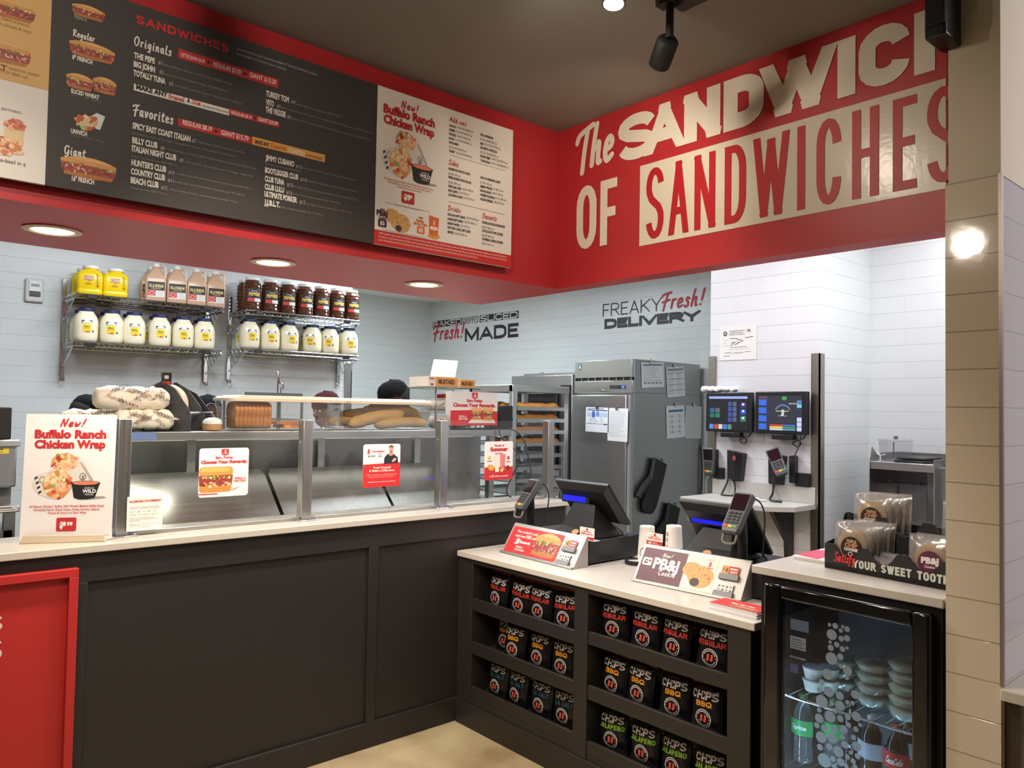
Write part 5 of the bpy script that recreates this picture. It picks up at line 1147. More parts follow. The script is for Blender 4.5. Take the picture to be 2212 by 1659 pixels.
# ---- mayonnaise jars
MAYO = pm(236, 226, 196, .22, noise=.03, scale=10, coat=.4); NAVY = pm(36, 44, 84, .4); BLUEL, YELL = (44, 66, 120, .4), (238, 206, 50, .45)
def cylfold(r): return lambda u, v: r*cos(u/r)-r
def make_mayo(label, turn):
    t = thing('mayonnaise_jar', label, 'jar', (0, 0, 0), group='mayonnaise jars on the lower tiers')
    prof = cr([(.058, 0), (.074, .008), (.082, .035), (.083, .10), (.082, .14), (.074, .175), (.058, .20), (.052, .208), (.052, .222)], 3)
    jb_ = M().lathe(prof, 26, sq=.5).build('jar_body', t, MAYO)
    m = M(); m.lathe([(.054, .214), (.056, .216), (.056, .238), (.052, .241), (0, .241)], 26); m.build('lid', t, NAVY)
    R = .0855
    m = M(); p = P(m, Matrix.Identity(4)); m.x = Matrix.Identity(4)
    def put(fn, ang):
        q = P(m, fr((0, 0, 0), (cos(ang), sin(ang), 0), (0, 0, 1)), fold=None)
        q.fx = Matrix.Rotation(ang, 4, 'Z') @ fr((0, -R, 0), (1, 0, 0), (0, 0, 1)); q.fold = lambda u, v: R*cos(u/R)-R
        fn(q)
    def lab(q):
        q.rrect(-.035, .125, .035, .15, .006, BLUEL, 0); q.text('HELLMANNS', 0, .131, .010, (236, 236, 236), al='c', w=.056, bold=.05)
        for k in range(5): q.poly([(-.03+.012*k, .067), (-.03+.012*(k+1), .067), (-.03+.012*(k+1), .124), (-.03+.012*k, .124)], YELL, 0)
        q.text('REAL', 0, .1, .012, (90, 84, 40), al='c', bold=.03, lay=1); q.text('MAYONNAISE', 0, .09, .006, (90, 84, 40), al='c', w=.04, lay=1); q.ell(.006, .071, .014, .006, (206, 90, 50), 1); q.ell(.042, .074, .008, .009, (84, 84, 80), 1)
    def nut(q): 
        q.rect(-.011, .062, .011, .132, (226, 224, 216), 0)
        for k in range(7): q.rect(-.009, .067+.009*k, .009, .069+.009*k, (110, 110, 110), 1)
    put(lab, turn); put(nut, turn+.72)
    m.build('label', jb_, smooth=False)
    return t
ROLL_, ORD = None, ('first', 'second', 'third', 'fourth', 'fifth', 'sixth', 'seventh')
mp = None
def front_jars(pts, zf, sidename, turns):
    global mp
    for k, (x, turn) in enumerate(zip(pts, turns)):
        q = at(x, 720, Y=YSF+.095)
        lb = '%s mayonnaise jar from the left in the front row of the %s wire shelf' % (ORD[k], sidename)
        if mp is None: mp = make_mayo(lb, 0); r_ = mp; r_.scale = (.93, .93, 1); r_.location = (q.x, YSF+.095, zf); r_.rotation_euler = (0, 0, turn)
        else: r_ = dup(mp, (q.x, YSF+.095, zf), turn, lb)
        q2 = at(x-8, 720, Y=YSF+.27)
        dup(mp, (q2.x, YSF+.27, zf), turn+random.uniform(-1, 1), 'mayonnaise jar half hidden behind the %s front jar of the %s wire shelf' % (ORD[k], sidename))
front_jars([185, 241, 289, 345, 395, 441], ZB1+.006, 'left', [-.12, -.28, -.18, -.2, -.2, -.2])
front_jars([539, 583, 624, 675, 713, 754], ZB2+.006, 'right', [-.1, -.22, -.05, -.72, -.62, -.25])
# ---- mustard jugs
MUST = pm(238, 204, 22, .3, noise=.05, scale=6)
def make_must(label):
    t = thing('mustard_jug', label, 'jug', (0, 0, 0), group='mustard jugs on the upper tier')
    def ring(z, hx, hy, r=.025): return [(q[0], q[1], z) for q in _rr(hx-r, hy-r, r, r, 0, 90, 4)+_rr(-hx+r, hy-r, r, r, 90, 180, 4)+_rr(-hx+r, -hy+r, r, r, 180, 270, 4)+_rr(hx-r, -hy+r, r, r, 270, 360, 4)]
    m = M(); m.loft([ring(0, .074, .066), ring(.01, .08, .072), ring(.03, .08, .072), ring(.035, .078, .07), ring(.04, .08, .072), ring(.135, .08, .072), ring(.158, .072, .066), ring(.175, .05, .05, .045), ring(.18, .046, .046, .044), ring(.19, .046, .046, .044)]); jb_ = m.build('jug_body', t, MUST, angle=50)
    m = M(); m.tube([(.05, -.066, .06), (.056, -.078, .065), (.058, -.08, .1), (.055, -.076, .13), (.046, -.064, .142)], .009, 8, 4); m.build('handle', jb_, pm(222, 186, 20, .35))
    m = M(); m.lathe([(.05, .186), (.052, .188), (.052, .205), (.048, .207), (0, .207)], 24); m.build('lid', t, WHITE)
    m = M(); p = P(m, fr((0, -.0725, 0), (1, 0, 0), (0, 0, 1))); p.rect(-.032, .098, .024, .128, (170, 54, 40), 0); p.rect(-.029, .103, .021, .122, (240, 230, 214), .5); p.text("FRENCHS", -.004, .107, .010, (170, 50, 40), al='c', w=.044, bold=.05, lay=1); p.poly([(-.006, .098), (.004, .098), (.001, .088)], (170, 54, 40), 0); p.text('MUSTARD', -.004, .068, .009, (190, 100, 30), al='c', w=.036, bold=.05); p.text('CLASSIC', -.004, .081, .005, (190, 120, 30), al='c', w=.02)
    m.build('label', jb_, smooth=False); return t
q = at(195, 620, Y=YSF+.1); q2 = at(248, 620, Y=YSF+.1)
mj = make_must('yellow mustard jug at the left end of the upper wire shelf'); mj.location = (q.x, YSF+.1, ZT1+.006); mj.rotation_euler = (0, 0, -.3)
dup(mj, (q2.x+.004, YSF+.1, ZT1+.006), -.22, 'yellow mustard jug beside the tan dressing jugs gap on the upper wire shelf'); dup(mj, (q.x-.0, YSF+.27, ZT1+.006), -.2, 'yellow mustard jug half hidden behind the left end one'); dup(mj, (q2.x-.0, YSF+.275, ZT1+.006), -.2, 'yellow mustard jug half hidden behind the second mustard jug')
# ---- tan dressing jugs
TAN = pm(206, 168, 140, .3, noise=.04, scale=8)
def make_tan(label):
    t = thing('dressing_jug', label, 'jug', (0, 0, 0), group='tan dressing jugs on the upper tier')
    def ring(z, hx, hy, r=.018): return [(q[0], q[1], z) for q in _rr(hx-r, hy-r, r, r, 0, 90, 4)+_rr(-hx+r, hy-r, r, r, 90, 180, 4)+_rr(-hx+r, -hy+r, r, r, 180, 270, 4)+_rr(hx-r, -hy+r, r, r, 270, 360, 4)]
    m = M(); m.loft([ring(0, .066, .066), ring(.008, .07, .07), ring(.16, .07, .07), ring(.175, .066, .066), ring(.235, .032, .032, .02), ring(.255, .022, .022, .02), ring(.268, .02, .02, .019)]); jb_ = m.build('jug_body', t, TAN, angle=45)
    m = M(); m.tube([(.026, -.018, .25), (.05, -.035, .262), (.06, -.044, .24), (.063, -.047, .19), (.06, -.045, .165)], .0085, 8, 4); m.build('handle', jb_, pm(222, 190, 166, .35))
    m = M(); m.lathe([(.023, .258), (.024, .26), (.024, .28), (.022, .282), (0, .282)], 18); m.build('cap', t, WHITE)
    m = M(); p = P(m, fr((0, -.0705, 0), (1, 0, 0), (0, 0, 1))); p.rect(-.052, .028, .058, .075, (226, 222, 216), 0); p.rect(-.054, .078, .06, .14, (34, 28, 26), 0); p.text('OIL & VINEGAR', .003, .1, .02, (222, 196, 130), al='c', w=.1, bold=.04, lay=1); p.text('DRESSING', .003, .086, .009, (222, 196, 130), al='c', w=.06, lay=1); p.rect(-.054, .036, .0, .074, (196, 40, 44), .5); p.ring(-.027, .055, .02, .012, .003, (236, 220, 214), 1)
    for k in range(5): p.rect(.01, .035+.008*k, .05, .037+.008*k, (150, 150, 150), 1)
    m.build('label', jb_, smooth=False); return t
tp = None
for k, x in enumerate((336, 381, 423, 464)):
    q = at(x, 620, Y=YSF+.09); lb = '%s tan dressing jug from the left in the front row of the upper wire shelf' % ORD[k]
    if tp is None: tp = make_tan(lb); tp.location = (q.x, YSF+.09, ZT1+.006); tp.rotation_euler = (0, 0, -.25)
    else: dup(tp, (q.x, YSF+.09, ZT1+.006), -.25+.02*k, lb)
    if k != 2: dup(tp, (at(x-12, 620, Y=YSF+.26).x, YSF+.26, ZT1+.006), -.2, 'tan dressing jug half hidden behind the %s front one' % ORD[k])
# ---- pepper jars
PEP = pm(84, 44, 26, .15, noise=.45, scale=22, coat=.6)
def make_pep(label):
    t = thing('pepper_jar', label, 'jar', (0, 0, 0), group='dark pepper jars on the upper tier')
    prof = [(.058, 0), (.068, .008)]
    for k in range(7): prof += [(.07, .02+.028*k), (.0665, .034+.028*k)]
    prof += [(.068, .215), (.056, .232), (.05, .24), (.05, .246)]
    jb_ = M().lathe(prof, 24).build('jar_body', t, PEP, angle=20)
    M().lathe([(.053, .242), (.055, .244), (.055, .264), (.051, .266), (0, .266)], 24).build('lid', t, WHITE)
    R = .0712; m = M(); q = P(m, fr((0, -R, 0), (1, 0, 0), (0, 0, 1)), fold=lambda u, v: R*cos(u/R)-R)
    for k in range(6): q.rect(-.05+.0167*k, .095, -.05+.0167*(k+1), .172, (30, 24, 22), 0)
    for k in range(3): q.rect(-.05+.0167*k, .068, -.05+.0167*(k+1), .095, (206, 58, 54), 0); q.rect(.0+.0167*k, .068, .0167*(k+1), .095, (226, 222, 214), 0)
    q.text('PEPPERS', 0, .115, .024, (232, 190, 90), al='c', w=.085, bold=.05, lay=1); q.text('Cherry', 0, .148, .011, (206, 214, 226), al='c', bold=.02, lay=1)
    m.build('label', jb_, smooth=False); return t
pp = None
for k, x in enumerate((544, 583, 621, 657, 693, 727, 759)):
    q = at(x, 650, Y=YSF+.085); lb = '%s dark pepper jar from the left in the front row of the right wire shelf' % ORD[k]
    if pp is None: pp = make_pep(lb); pp.location = (q.x, YSF+.085, ZT2+.006); pp.rotation_euler = (0, 0, -.1)
    else: dup(pp, (q.x, YSF+.085, ZT2+.006), (-.1, -.15, -.2, -.05, -.1, -.1, -.1)[k], lb)
    if k in (0, 2, 3): dup(pp, (at(x-14, 650, Y=YSF+.26).x, YSF+.26, ZT2+.006), .4, 'dark pepper jar half hidden behind the %s front pepper jar' % ORD[k])
# ---- dark dish rack with a tap behind the bread boxes
q0 = at(518, 855, Y=5.6); q1 = at(640, 850, Y=5.6); zt = at(560, 848, Y=5.6).z; zb = at(560, 905, Y=5.6).z
t = thing('dish_rack', 'grey wire dish rack behind the left bread box', 'rack', ((q0.x+q1.x)/2, 5.6, 0))
m = M(); m.loft([[(q0.x, 5.5, zt-.035), (q0.x+.05, 5.9, zt-.035), (q1.x, 5.9, zt-.035), (q1.x, 5.5, zt-.035)], [(q0.x, 5.5, zt-.028), (q0.x+.05, 5.9, zt-.028), (q1.x, 5.9, zt-.028), (q1.x, 5.5, zt-.028)]]); m.box(q0.x+.0, 5.49, zt-.03, q1.x, 5.51, zt); m.build('top_frame', t, pm(96, 96, 98, .5))
for z in (zt-.2, zt-.45):
    m = M(); 
    for k in range(9): m.tube([(q0.x+(q1.x-q0.x)*k/8, 5.5, z), (q0.x+(q1.x-q0.x)*k/8, 5.9, z)], .004, 5)
    m.tube([(q0.x, 5.5, z), (q1.x, 5.5, z)], .006, 6); m.tube([(q0.x, 5.9, z), (q1.x, 5.9, z)], .006, 6); m.build('rack_tier', t, GREYPL)
for x in (q0.x, q1.x):
    for y in (5.5, 5.9): M().tube([(x, y, 0), (x, y, zt-.03)], .011, 8).build('leg', t, GREYPL)
for k in range(16): 
    pass
q = at(603, 850, Y=5.95)
t = thing('tap', 'slim chrome tap rising above the dish rack', 'tap', (q.x, 5.98, 0))
zz = at(603, 828, Y=5.95).z
m = M(); m.tube([(q.x, 5.98, .0), (q.x, 5.98, zz-.02), (q.x+.012, 5.975, zz), (q.x+.035, 5.97, zz-.005), (q.x+.04, 5.96, zz-.05)], .006, 8, 5); m.build('spout', t, CHROME); m = M(); m.tube([(q.x+.028, 5.98, 1.0), (q.x+.028, 5.98, zz-.03)], .005, 8); m.build('supply_pipe', t, CHROME); M().cbox((q.x+.05, 5.955, zz-.012), (.018, .01, .05)).build('handle', t, CHROME)
# ---- machine at the far left: toaster oven on a stand
e = at(43, 1000, Y=3.75); ex = e.x
t = thing('toaster_oven', 'stainless conveyor toaster with a black top box at the left edge', 'oven', (ex-.3, 4.0, 0))
zc = [at(20, y, Y=3.75).z for y in (952, 965, 1055, 1090, 1104, 1145)]
M().box(ex-.7, 3.75, zc[2]+.005, ex-.012, 4.25, zc[0]).build('oven_body', t, DSTEEL, bevel=.006)
M().box(ex-.7, 3.735, zc[1], ex-.004, 3.75, zc[0]+.004).build('hood_lip', t, STEELX, bevel=.004)
M().box(ex-.7, 3.78, zc[0]+.004, ex-.03, 4.2, at(20, 880, Y=3.78).z).build('top_box', t, BLKMT, bevel=.006)
M().box(ex-.7, 3.70, zc[4], ex-.002, 4.2, zc[3]).build('crumb_tray', t, STEELX, bevel=.003)
M().box(ex-.7, 3.80, zc[3], ex-.02, 4.2, zc[2]+.005).build('conveyor', t, GREYPL)
for x in (ex-.03, ex-.66):
    for y in (3.76, 4.16): M().box(x-.02, y-.02, 0, x+.02, y+.02, zc[4]).build('leg', t, DSTEEL)
M().box(ex-.7, 3.74, zc[5]-.03, ex-.02, 4.18, zc[5]).build('lower_shelf', t, STEELX)
m = M(); p = P(m, fr((ex-.21, 3.7495, zc[1]-.028), (1, 0, 0), (0, 0, 1))); p.rect(0, 0, .17, .024, (214, 196, 60), 0); p.poly([(.02, .005), (.045, .005), (.0325, .02)], (30, 30, 20), 1); p.rect(.06, .015, .15, .02, (60, 56, 30), 1); p.rect(.06, .006, .15, .009, (120, 110, 50), 1); m.build('warning_label', t, smooth=False)
m = M(); p = P(m, fr((ex-.2, 3.6995, zc[4]+.004), (1, 0, 0), (0, 0, 1))); p.rect(0, 0, .19, .024, (206, 206, 202), 0); p.rect(.02, .002, .065, .022, (190, 120, 60), 1); p.rect(.08, .013, .17, .018, (70, 70, 70), 1); p.rect(.09, .005, .18, .008, (110, 110, 110), 1); m.build('warning_label', t, smooth=False)
tag(M().box(ex-.18, 3.76, zc[5], ex-.09, 3.9, zc[5]+.05).build('supply_box', None, pm(50, 84, 130, .5)), 'small blue box on the lower shelf of the toaster stand', 'box')
# ================================================================== wall slogans on the back wall
XB = 5.85
bxf = fr((XB-.0008, 0, 0), (0, -1, 0), (0, 0, 1))
def bx_(px, py): q = at(px, py, X=XB-.0008); return (-q.y, q.z)
INK, INKR = (44, 40, 48, .5), (196, 44, 56, .5)
t = thing('tile_decal', 'black and red baked chopped sliced lettering high on the back tiled wall', 'wall lettering', (XB, 7.4, 2.55))
m = M(); p = P(m, bxf); sc4 = lambda x, y: bx_(880+x/4.1475, 600+y/4.1475)
def seg(s, a, b, zt, zb, blocks):
    u0, v0 = sc4(*a); u1, v1 = sc4(*b); 
    if blocks:
        p.rect(u0, zb, u1, zt, INK, 0); p.strokes(s, u0+.012, zb+.004, zt-zb-.008, (214, 219, 220, .4), w=u1-u0-.03, wt=.2, lay=1)
    else: p.strokes(s, u0+.01, zb, zt-zb, INK, w=u1-u0-.02, wt=.09)
ztt = (sc4(228, 390)[1]+sc4(995, 297)[1])/2; zbb = (sc4(228, 450)[1]+sc4(995, 360)[1])/2
seg('BAKED', (226, 420), (492, 390), ztt, zbb, True); seg('CHOPPED', (496, 390), (640, 370), ztt, zbb, False); seg('SLICED', (648, 370), (997, 330), ztt, zbb, True)
u0, v0 = sc4(515, 565); u1, v1 = sc4(995, 523); zt = sc4(995, 387)[1]
p.strokes('MADE', u0, (v0+v1)/2-.01, zt-(v0+v1)/2-.01, INK, w=u1-u0, wt=.24)
u0, v0 = sc4(222, 575); u1, v1 = sc4(520, 555); zt = sc4(520, 395)[1]
p.strokes('Fresh!', u0+.03, (v0+v1)/2+.03, (zt-v1)*.82, INKR, w=u1-u0-.04, wt=.15, font='script', sh=.12, lay=6)
m.build('lettering', t, smooth=False)
t = thing('tile_decal', 'black and red delivery slogan lettering above the steel refrigerator', 'wall lettering', (XB, 4.7, 2.55))
m = M(); p = P(m, bxf); s6 = lambda x, y: bx_(1260+x/4.096, 540+y/4.096)
u0, v0 = s6(172, 590); u1, v1 = s6(690, 540); zt = s6(690, 408)[1]
p.strokes('FREAKY', u0, (v0+v1)/2, zt-(v0+v1)/2-.01, INK, w=u1-u0, wt=.1)
u0, v0 = s6(187, 700); u1, v1 = s6(1030, 628); zt = s6(1000, 525)[1]
p.strokes('DELIVERY', u0, (v0+v1)/2+.0, zt-(v0+v1)/2-.005, (36, 36, 38, .5), w=u1-u0, wt=.32, gap=.07)
u0, v0 = s6(672, 535); u1, v1 = s6(1072, 510); zt = s6(1072, 345)[1]
p.strokes('Fresh!', u0+.03, (v0+v1)/2+.02, (zt-v1)*.85, INKR, w=u1-u0-.02, wt=.15, font='script', sh=.15, lay=6)
m.build('lettering', t, smooth=False)
# ================================================================== bread rack on wheels
ry0, ry1, rxa, rxb, rzt = 4.5, 5.04, 3.961, 4.585, 1.785
t = thing('bread_rack', 'tall aluminium tray rack holding sheet trays of long bread loaves', 'tray rack', ((rxa+rxb)/2, 4.77, 0))
for x in (rxa, rxb-.045):
    for y in (ry0, ry1-.04):
        m = M(); m.box(x, y, .12, x+.045, y+.04, rzt); m.build('upright', t, ALU, bevel=.003)
        m = M(); m.tube([(x+.014, y+.02, .055), (x+.032, y+.02, .055)], .05, 18); m.build('castor', t, BLKPL)
for y in (ry0-.004, ry1-.036): M().box(rxa-.003, y, rzt-.055, rxb+.003, y+.045, rzt).build('top_rail', t, ALU, bevel=.004)
for x in (rxa-.003, rxb-.044): M().box(x, ry0, rzt-.055, x+.047, ry1, rzt).build('top_rail', t, ALU, bevel=.004)
M().box(rxa+.02, ry0+.02, rzt-.02, rxb-.02, ry1-.02, rzt-.012).build('top_sheet', t, ALU)
for x in (rxa+.003, rxb-.05): M().box(x, ry0-.006, rzt-.135, x+.042, ry0-.002, rzt-.05).build('gusset_plate', t, ALU)
m = M(); m.box(rxa, ry0, .14, rxb, ry1, .17); m.build('base_frame', t, ALU)
pitch = .095; ztr = [rzt-.192-pitch*k for k in range(13)]
TRAY = pm(186, 188, 190, .32, .9)
TOAST = pm(214, 146, 70, .6, noise=.25, scale=14, bump=.3)
for k, z in enumerate(ztr):
    for x in (rxa+.046, rxb-.064): M().box(x, ry0+.01, z-.012, x+.018, ry1-.01, z-.008).build('tray_slide', t, ALU)
names = ('first', 'second', 'third', 'fourth', 'fifth', 'sixth', 'seventh', 'eighth', 'ninth', 'tenth', 'eleventh', 'twelfth', 'thirteenth')
tr0 = None
for k, z in enumerate(ztr[:12]):
    x0, x1 = rxa+.05, rxb-.05
    lb = '%s sheet tray from the top of the aluminium bread rack' % names[k]
    m = M(); m.box(x0, ry0+.0, z-.007, x1, ry1-.02, z-.004); m.box(x0, ry0-.003, z-.008, x1, ry0, z+.021); m.box(x0, ry1-.02, z-.007, x1, ry1-.017, z+.02); m.box(x0, ry0, z-.007, x0+.003, ry1-.02, z+.02); m.box(x1-.003, ry0, z-.007, x1, ry1-.02, z+.02)
    tag(m.build('sheet_tray', None, TRAY), lb, 'tray', 'sheet trays in the bread rack')
    if k < 4:
        for j in range(3):
            m = M(); yb = ry0+.06+.15*j; n = 26
            m.tube([(x0+.012+(x1-x0-.024)*i/n, yb, z+.022+.004*sin(i*.9+k+j)) for i in range(n+1)], lambda q: .034*max(.1, min(1, 1-abs(2*q-1)**9))**.5*(1+.10*sin(q*17+j*2+k)), 14)
            tag(m.build('bread_loaf', None, TOAST, angle=60), '%s long loaf from the front on the %s tray of the bread rack' % (ORD[j], names[k]), 'bread', 'long loaves on the sheet trays')
# dark oven behind the rack
ox = 5.2; oy0, oy1 = 5.06, 5.93; oz = 1.93
t = thing('bread_oven', 'stainless bread oven with dark controls between the tray rack and the refrigerator', 'oven', (5.5, 5.5, 0))
M().box(ox, oy0, .1, 5.84, oy1, oz-.0).build('oven_body', t, STEEL, bevel=.006)
od_ = M().box(ox-.03, oy0+.17, 1.02, ox, oy1-.04, 1.80).build('oven_door', t, pm(34, 34, 36, .2), bevel=.006)
M().box(ox-.032, oy0+.22, 1.15, ox-.029, oy1-.10, 1.68).build('door_window', od_, pm(20, 20, 22, .08))
m = M(); m.tube([(ox-.06, oy1-.12, 1.76), (ox-.06, oy0+.2, 1.76)], .011, 10); m.build('door_handle', od_, CHROME)
m = M(); m.use(pm(28, 28, 30, .4)).box(ox-.01, oy0+.01, .75, ox, oy0+.145, 1.83); p = P(m, fr((ox-.0105, oy0+.145, .75), (0, -1, 0), (0, 0, 1)))
for k in range(11): p.ring(.07, .06+.095*k, .026, .026, .007, (150, 152, 154), 0); p.rect(.03, .10+.095*k, .055, .115+.095*k, (120, 122, 124), 0)
m.build('control_panel', t, smooth=False)
for k, y in enumerate((5.44, 5.40)): 
    q = at((1168, 1173)[k], 805, X=5.6); M().tube([(5.6, q.y, oz), (5.6, q.y, oz+.06)], .008, 8).build('vent_pipe', t, CHROME)
M().box(ox+.15, oy0+.05, oz, 5.82, oy1-.02, oz+.03).build('top_tray', t, STEELX)
# ================================================================== steel refrigerator
fx0, fx1, fy0, fy1, fzt = 4.85, 5.79, 4.043, 4.69, 2.02
t = thing('refrigerator', 'tall single door stainless refrigerator with papers clipped to its front and side', 'refrigerator', (5.3, 4.37, 0))
M().box(fx0+.03, fy0, .12, fx1, fy1, fzt).build('cabinet', t, brushed('fridge_steel', .40, .34, 'X'), bevel=.004)
zg0, zg1 = at(1300, 822, X=fx0).z, at(1300, 817, X=fx0).z
zdt = at(1300, 852, X=fx0).z
tp_ = M().box(fx0, fy0+.0, zg1+.004, fx0+.03, fy1, fzt).build('top_panel', t, STEEL, bevel=.003)
m = M(); m.use(BLKMT).box(fx0+.012, fy0, zg0-.004, fx0+.03, fy1, zg1+.006); m.use(STEEL)
for k in range(9): m.box(fx0+.004, fy0+.01+.079*k, zg0-.004, fx0+.014, fy0+.018+.079*k, zg1+.006)
m.build('grille', t, smooth=False)
cp_ = M().box(fx0-.004, fy0-.012, zdt+.012, fx0+.03, fy1, zg0-.003).build('control_panel', t, STEEL, bevel=.003)
M().box(fx0-.03, fy0+.035, .15, fx0+.028, fy1, zdt-.006).build('door', t, STEEL, bevel=.006)
M().box(fx0-.01, fy0+.004, .15, fx0+.029, fy0+.033, zdt-.006).build('gasket', t, pm(150, 152, 152, .4))
m = M(); p = P(m, fr((fx0-.0045, 0, 0), (0, -1, 0), (0, 0, 1))); q0, q1 = at(1317, 840, X=fx0-.005), at(1352, 833, X=fx0-.005)
p.rect(-q0.y, q0.z, -q1.y, q1.z+.004, (24, 24, 26), 0); p.rect(-q0.y+.01, q0.z+.008, -q0.y+.09, q1.z-.004, (60, 60, 62), 1); p.rect(-q1.y-.045, q0.z+.005, -q1.y-.015, q1.z, em(70, 120, 255, 1.6), 1)
m.build('display', cp_, smooth=False)
q = at(1301, 844, X=fx0-.006); M().tube([(fx0-.004, q.y, q.z), (fx0-.016, q.y, q.z)], .009, 14).build('lock', cp_, CHROME)
m = M(); q = at(1253, 793, X=fx0-.001); p = P(m, fr((fx0-.0005, q.y, q.z), (0, -1, 0), (0, 0, 1))); p.ell(0, 0, .022, .03, (40, 62, 84, .3), 0); p.ell(0, 0, .017, .024, (120, 160, 186, .3), 1); p.poly([(-.008, -.012), (0, .018), (.008, -.012)], (226, 236, 240, .3), 2); m.build('badge', tp_, smooth=False)
for x in (fx0+.08, fx1-.08):
    for y in (fy0+.07, fy1-.07): M().tube([(x, y-.02, .055), (x, y+.02, .055)], .055, 18).tube([(x, y, .08), (x, y, .125)], .02, 8).build('castor', t, BLKPL)
zj = at(1380, 848, Y=fy0).z
M().box(fx0+.04, fy0-.0015, zj-.003, fx1-.002, fy0, zj).build('seam', t, pm(70, 72, 72, .4))
def note(label, tl, br_, axis, fn, tilt=0., clipx=None, col=(232, 234, 236)):
    """sheet of paper held by a small clip on the fridge front (axis X) or side (axis Y)"""
    if axis == 'X': A = at(*tl, X=fx0-.034); B = at(*br_, X=fx0-.034); u = Vector((0, -1, 0)); w_ = A.y-B.y
    else: A = at(*tl, Y=fy0-.004); B = at(*br_, Y=fy0-.004); u = Vector((1, 0, 0)); w_ = B.x-A.x
    h = A.z-B.z; v = (Vector((0, 0, 1))+u*tilt).normalized(); u2 = (u-Vector((0, 0, 1))*tilt).normalized()
    o = A-v*h
    t = thing('paper_sheet', label, 'paper', tuple(o), group='papers clipped to the refrigerator')
    m = M(fr(o, u2, v)); m.use(pm(*col, .75)).box(0, 0, -.0005, w_, h, 0); fn(P(m, m.x), w_, h); m.build('sheet', t, smooth=False)
    cx = w_*.5 if clipx is None else w_*clipx
    m = M(fr(o, u2, v)); m.box(cx-.012, h-.012, 0, cx+.012, h+.012, .008); m.tube([(cx-.008, h+.01, .004), (cx, h+.03, .007), (cx+.008, h+.01, .004)], .0025, 6, 4); m.build('clip', t, CHROME)
def form(cols):
    def fn(p, w_, h):
        p.rect(w_*.06, h*.86, w_*.94, h*.93, cols[0], 0)
        for k in range(9): p.rect(w_*.06, h*(.78-.075*k), w_*random.uniform(.4, .94), h*(.79-.075*k), cols[1], 0)
        for k in range(5): p.rect(w_*(.1+.17*k), h*.08, w_*(.1+.17*k)+.002, h*.3, cols[1], 0); p.rect(w_*(.12+.17*k), h*.14, w_*(.2+.17*k), h*.2, cols[1], 1)
    return fn
def lined(p, w_, h):
    for k in range(16): p.rect(w_*.08, h*(.9-.05*k), w_*random.uniform(.7, .95), h*(.908-.05*k), (150, 152, 158), 0)
def chart(p, w_, h):
    p.rect(w_*.06, h*.86, w_*.94, h*.9, (60, 84, 130), 0); p.rect(w_*.1, h*.93, w_*.8, h*.96, (90, 110, 150), 0)
    p.rect(w_*.06, h*.62, w_*.94, h*.8, (186, 200, 224), 0); p.rect(w_*.28, h*.58, w_*.4, h*.84, (70, 100, 170), 1); p.rect(w_*.46, h*.64, w_*.58, h*.84, (120, 146, 196), 1); p.rect(w_*.06, h*.33, w_*.5, h*.35, (60, 70, 90), 0); p.rect(w_*.55, h*.32, w_*.7, h*.34, (60, 70, 90), 0); p.rect(w_*.76, h*.31, w_*.95, h*.35, (50, 54, 66), 0); p.scat(w_*.5, h*.48, w_*.4, h*.1, 20, w_*.05, [(206, 214, 230), (196, 206, 226), (216, 220, 232)], 1)
def icons(p, w_, h):
    p.rect(w_*.12, h*.8, w_*.9, h*.87, (84, 120, 150), 0)
    for k in range(4):
        for j in range(2): p.ring(w_*(.3+.4*j), h*(.66-.16*k), w_*.15, h*.055, .002, (140, 144, 150), 0); p.rect(w_*(.26+.4*j), h*(.65-.16*k), w_*(.34+.4*j), h*(.68-.16*k), (80, 84, 90), 1)
def tables(p, w_, h):
    p.rect(w_*.06, h*.86, w_*.94, h*.94, (150, 156, 164), 0)
    for k in range(4):
        for j in range(2): p.rect(w_*(.06+.46*j), h*(.78-.19*k), w_*(.46+.46*j), h*(.795-.19*k), (66, 68, 72), 0); [p.rect(w_*(.06+.46*j), h*(.75-.03*i-.19*k), w_*(.3+.46*j+.1*random.random()), h*(.755-.03*i-.19*k), (150, 152, 156), 0) for i in range(4)]
def scribble(p, w_, h):
    for k in range(13): p.rect(w_*random.uniform(.1, .2), h*(.9-.065*k), w_*random.uniform(.5, .95), h*(.906-.065*k), (176, 178, 184), 0)
note('white chart with blue bars clipped to the left on the refrigerator door', (1266, 879), (1315, 934), 'X', chart, .02)
note('white lined list clipped lower to the right on the refrigerator door', (1314, 881), (1356, 954), 'X', lined, .02, .45)
note('printed form clipped highest on the refrigerator side, nearest the door', (1385, 783), (1433, 840), 'Y', form(((120, 140, 170), (110, 116, 130))), -.06, .4)
note('tall paper with small tables clipped second from the door on the refrigerator side', (1439, 793), (1477, 860), 'Y', tables, -.08, .45)
note('white icon chart clipped lower on the refrigerator side, left of the faded list', (1439, 877), (1478, 947), 'Y', icons, -.05)
note('faded handwritten list clipped at the far end of the refrigerator side', (1481, 876), (1515, 946), 'Y', scribble, .02, .5, (206, 206, 208))
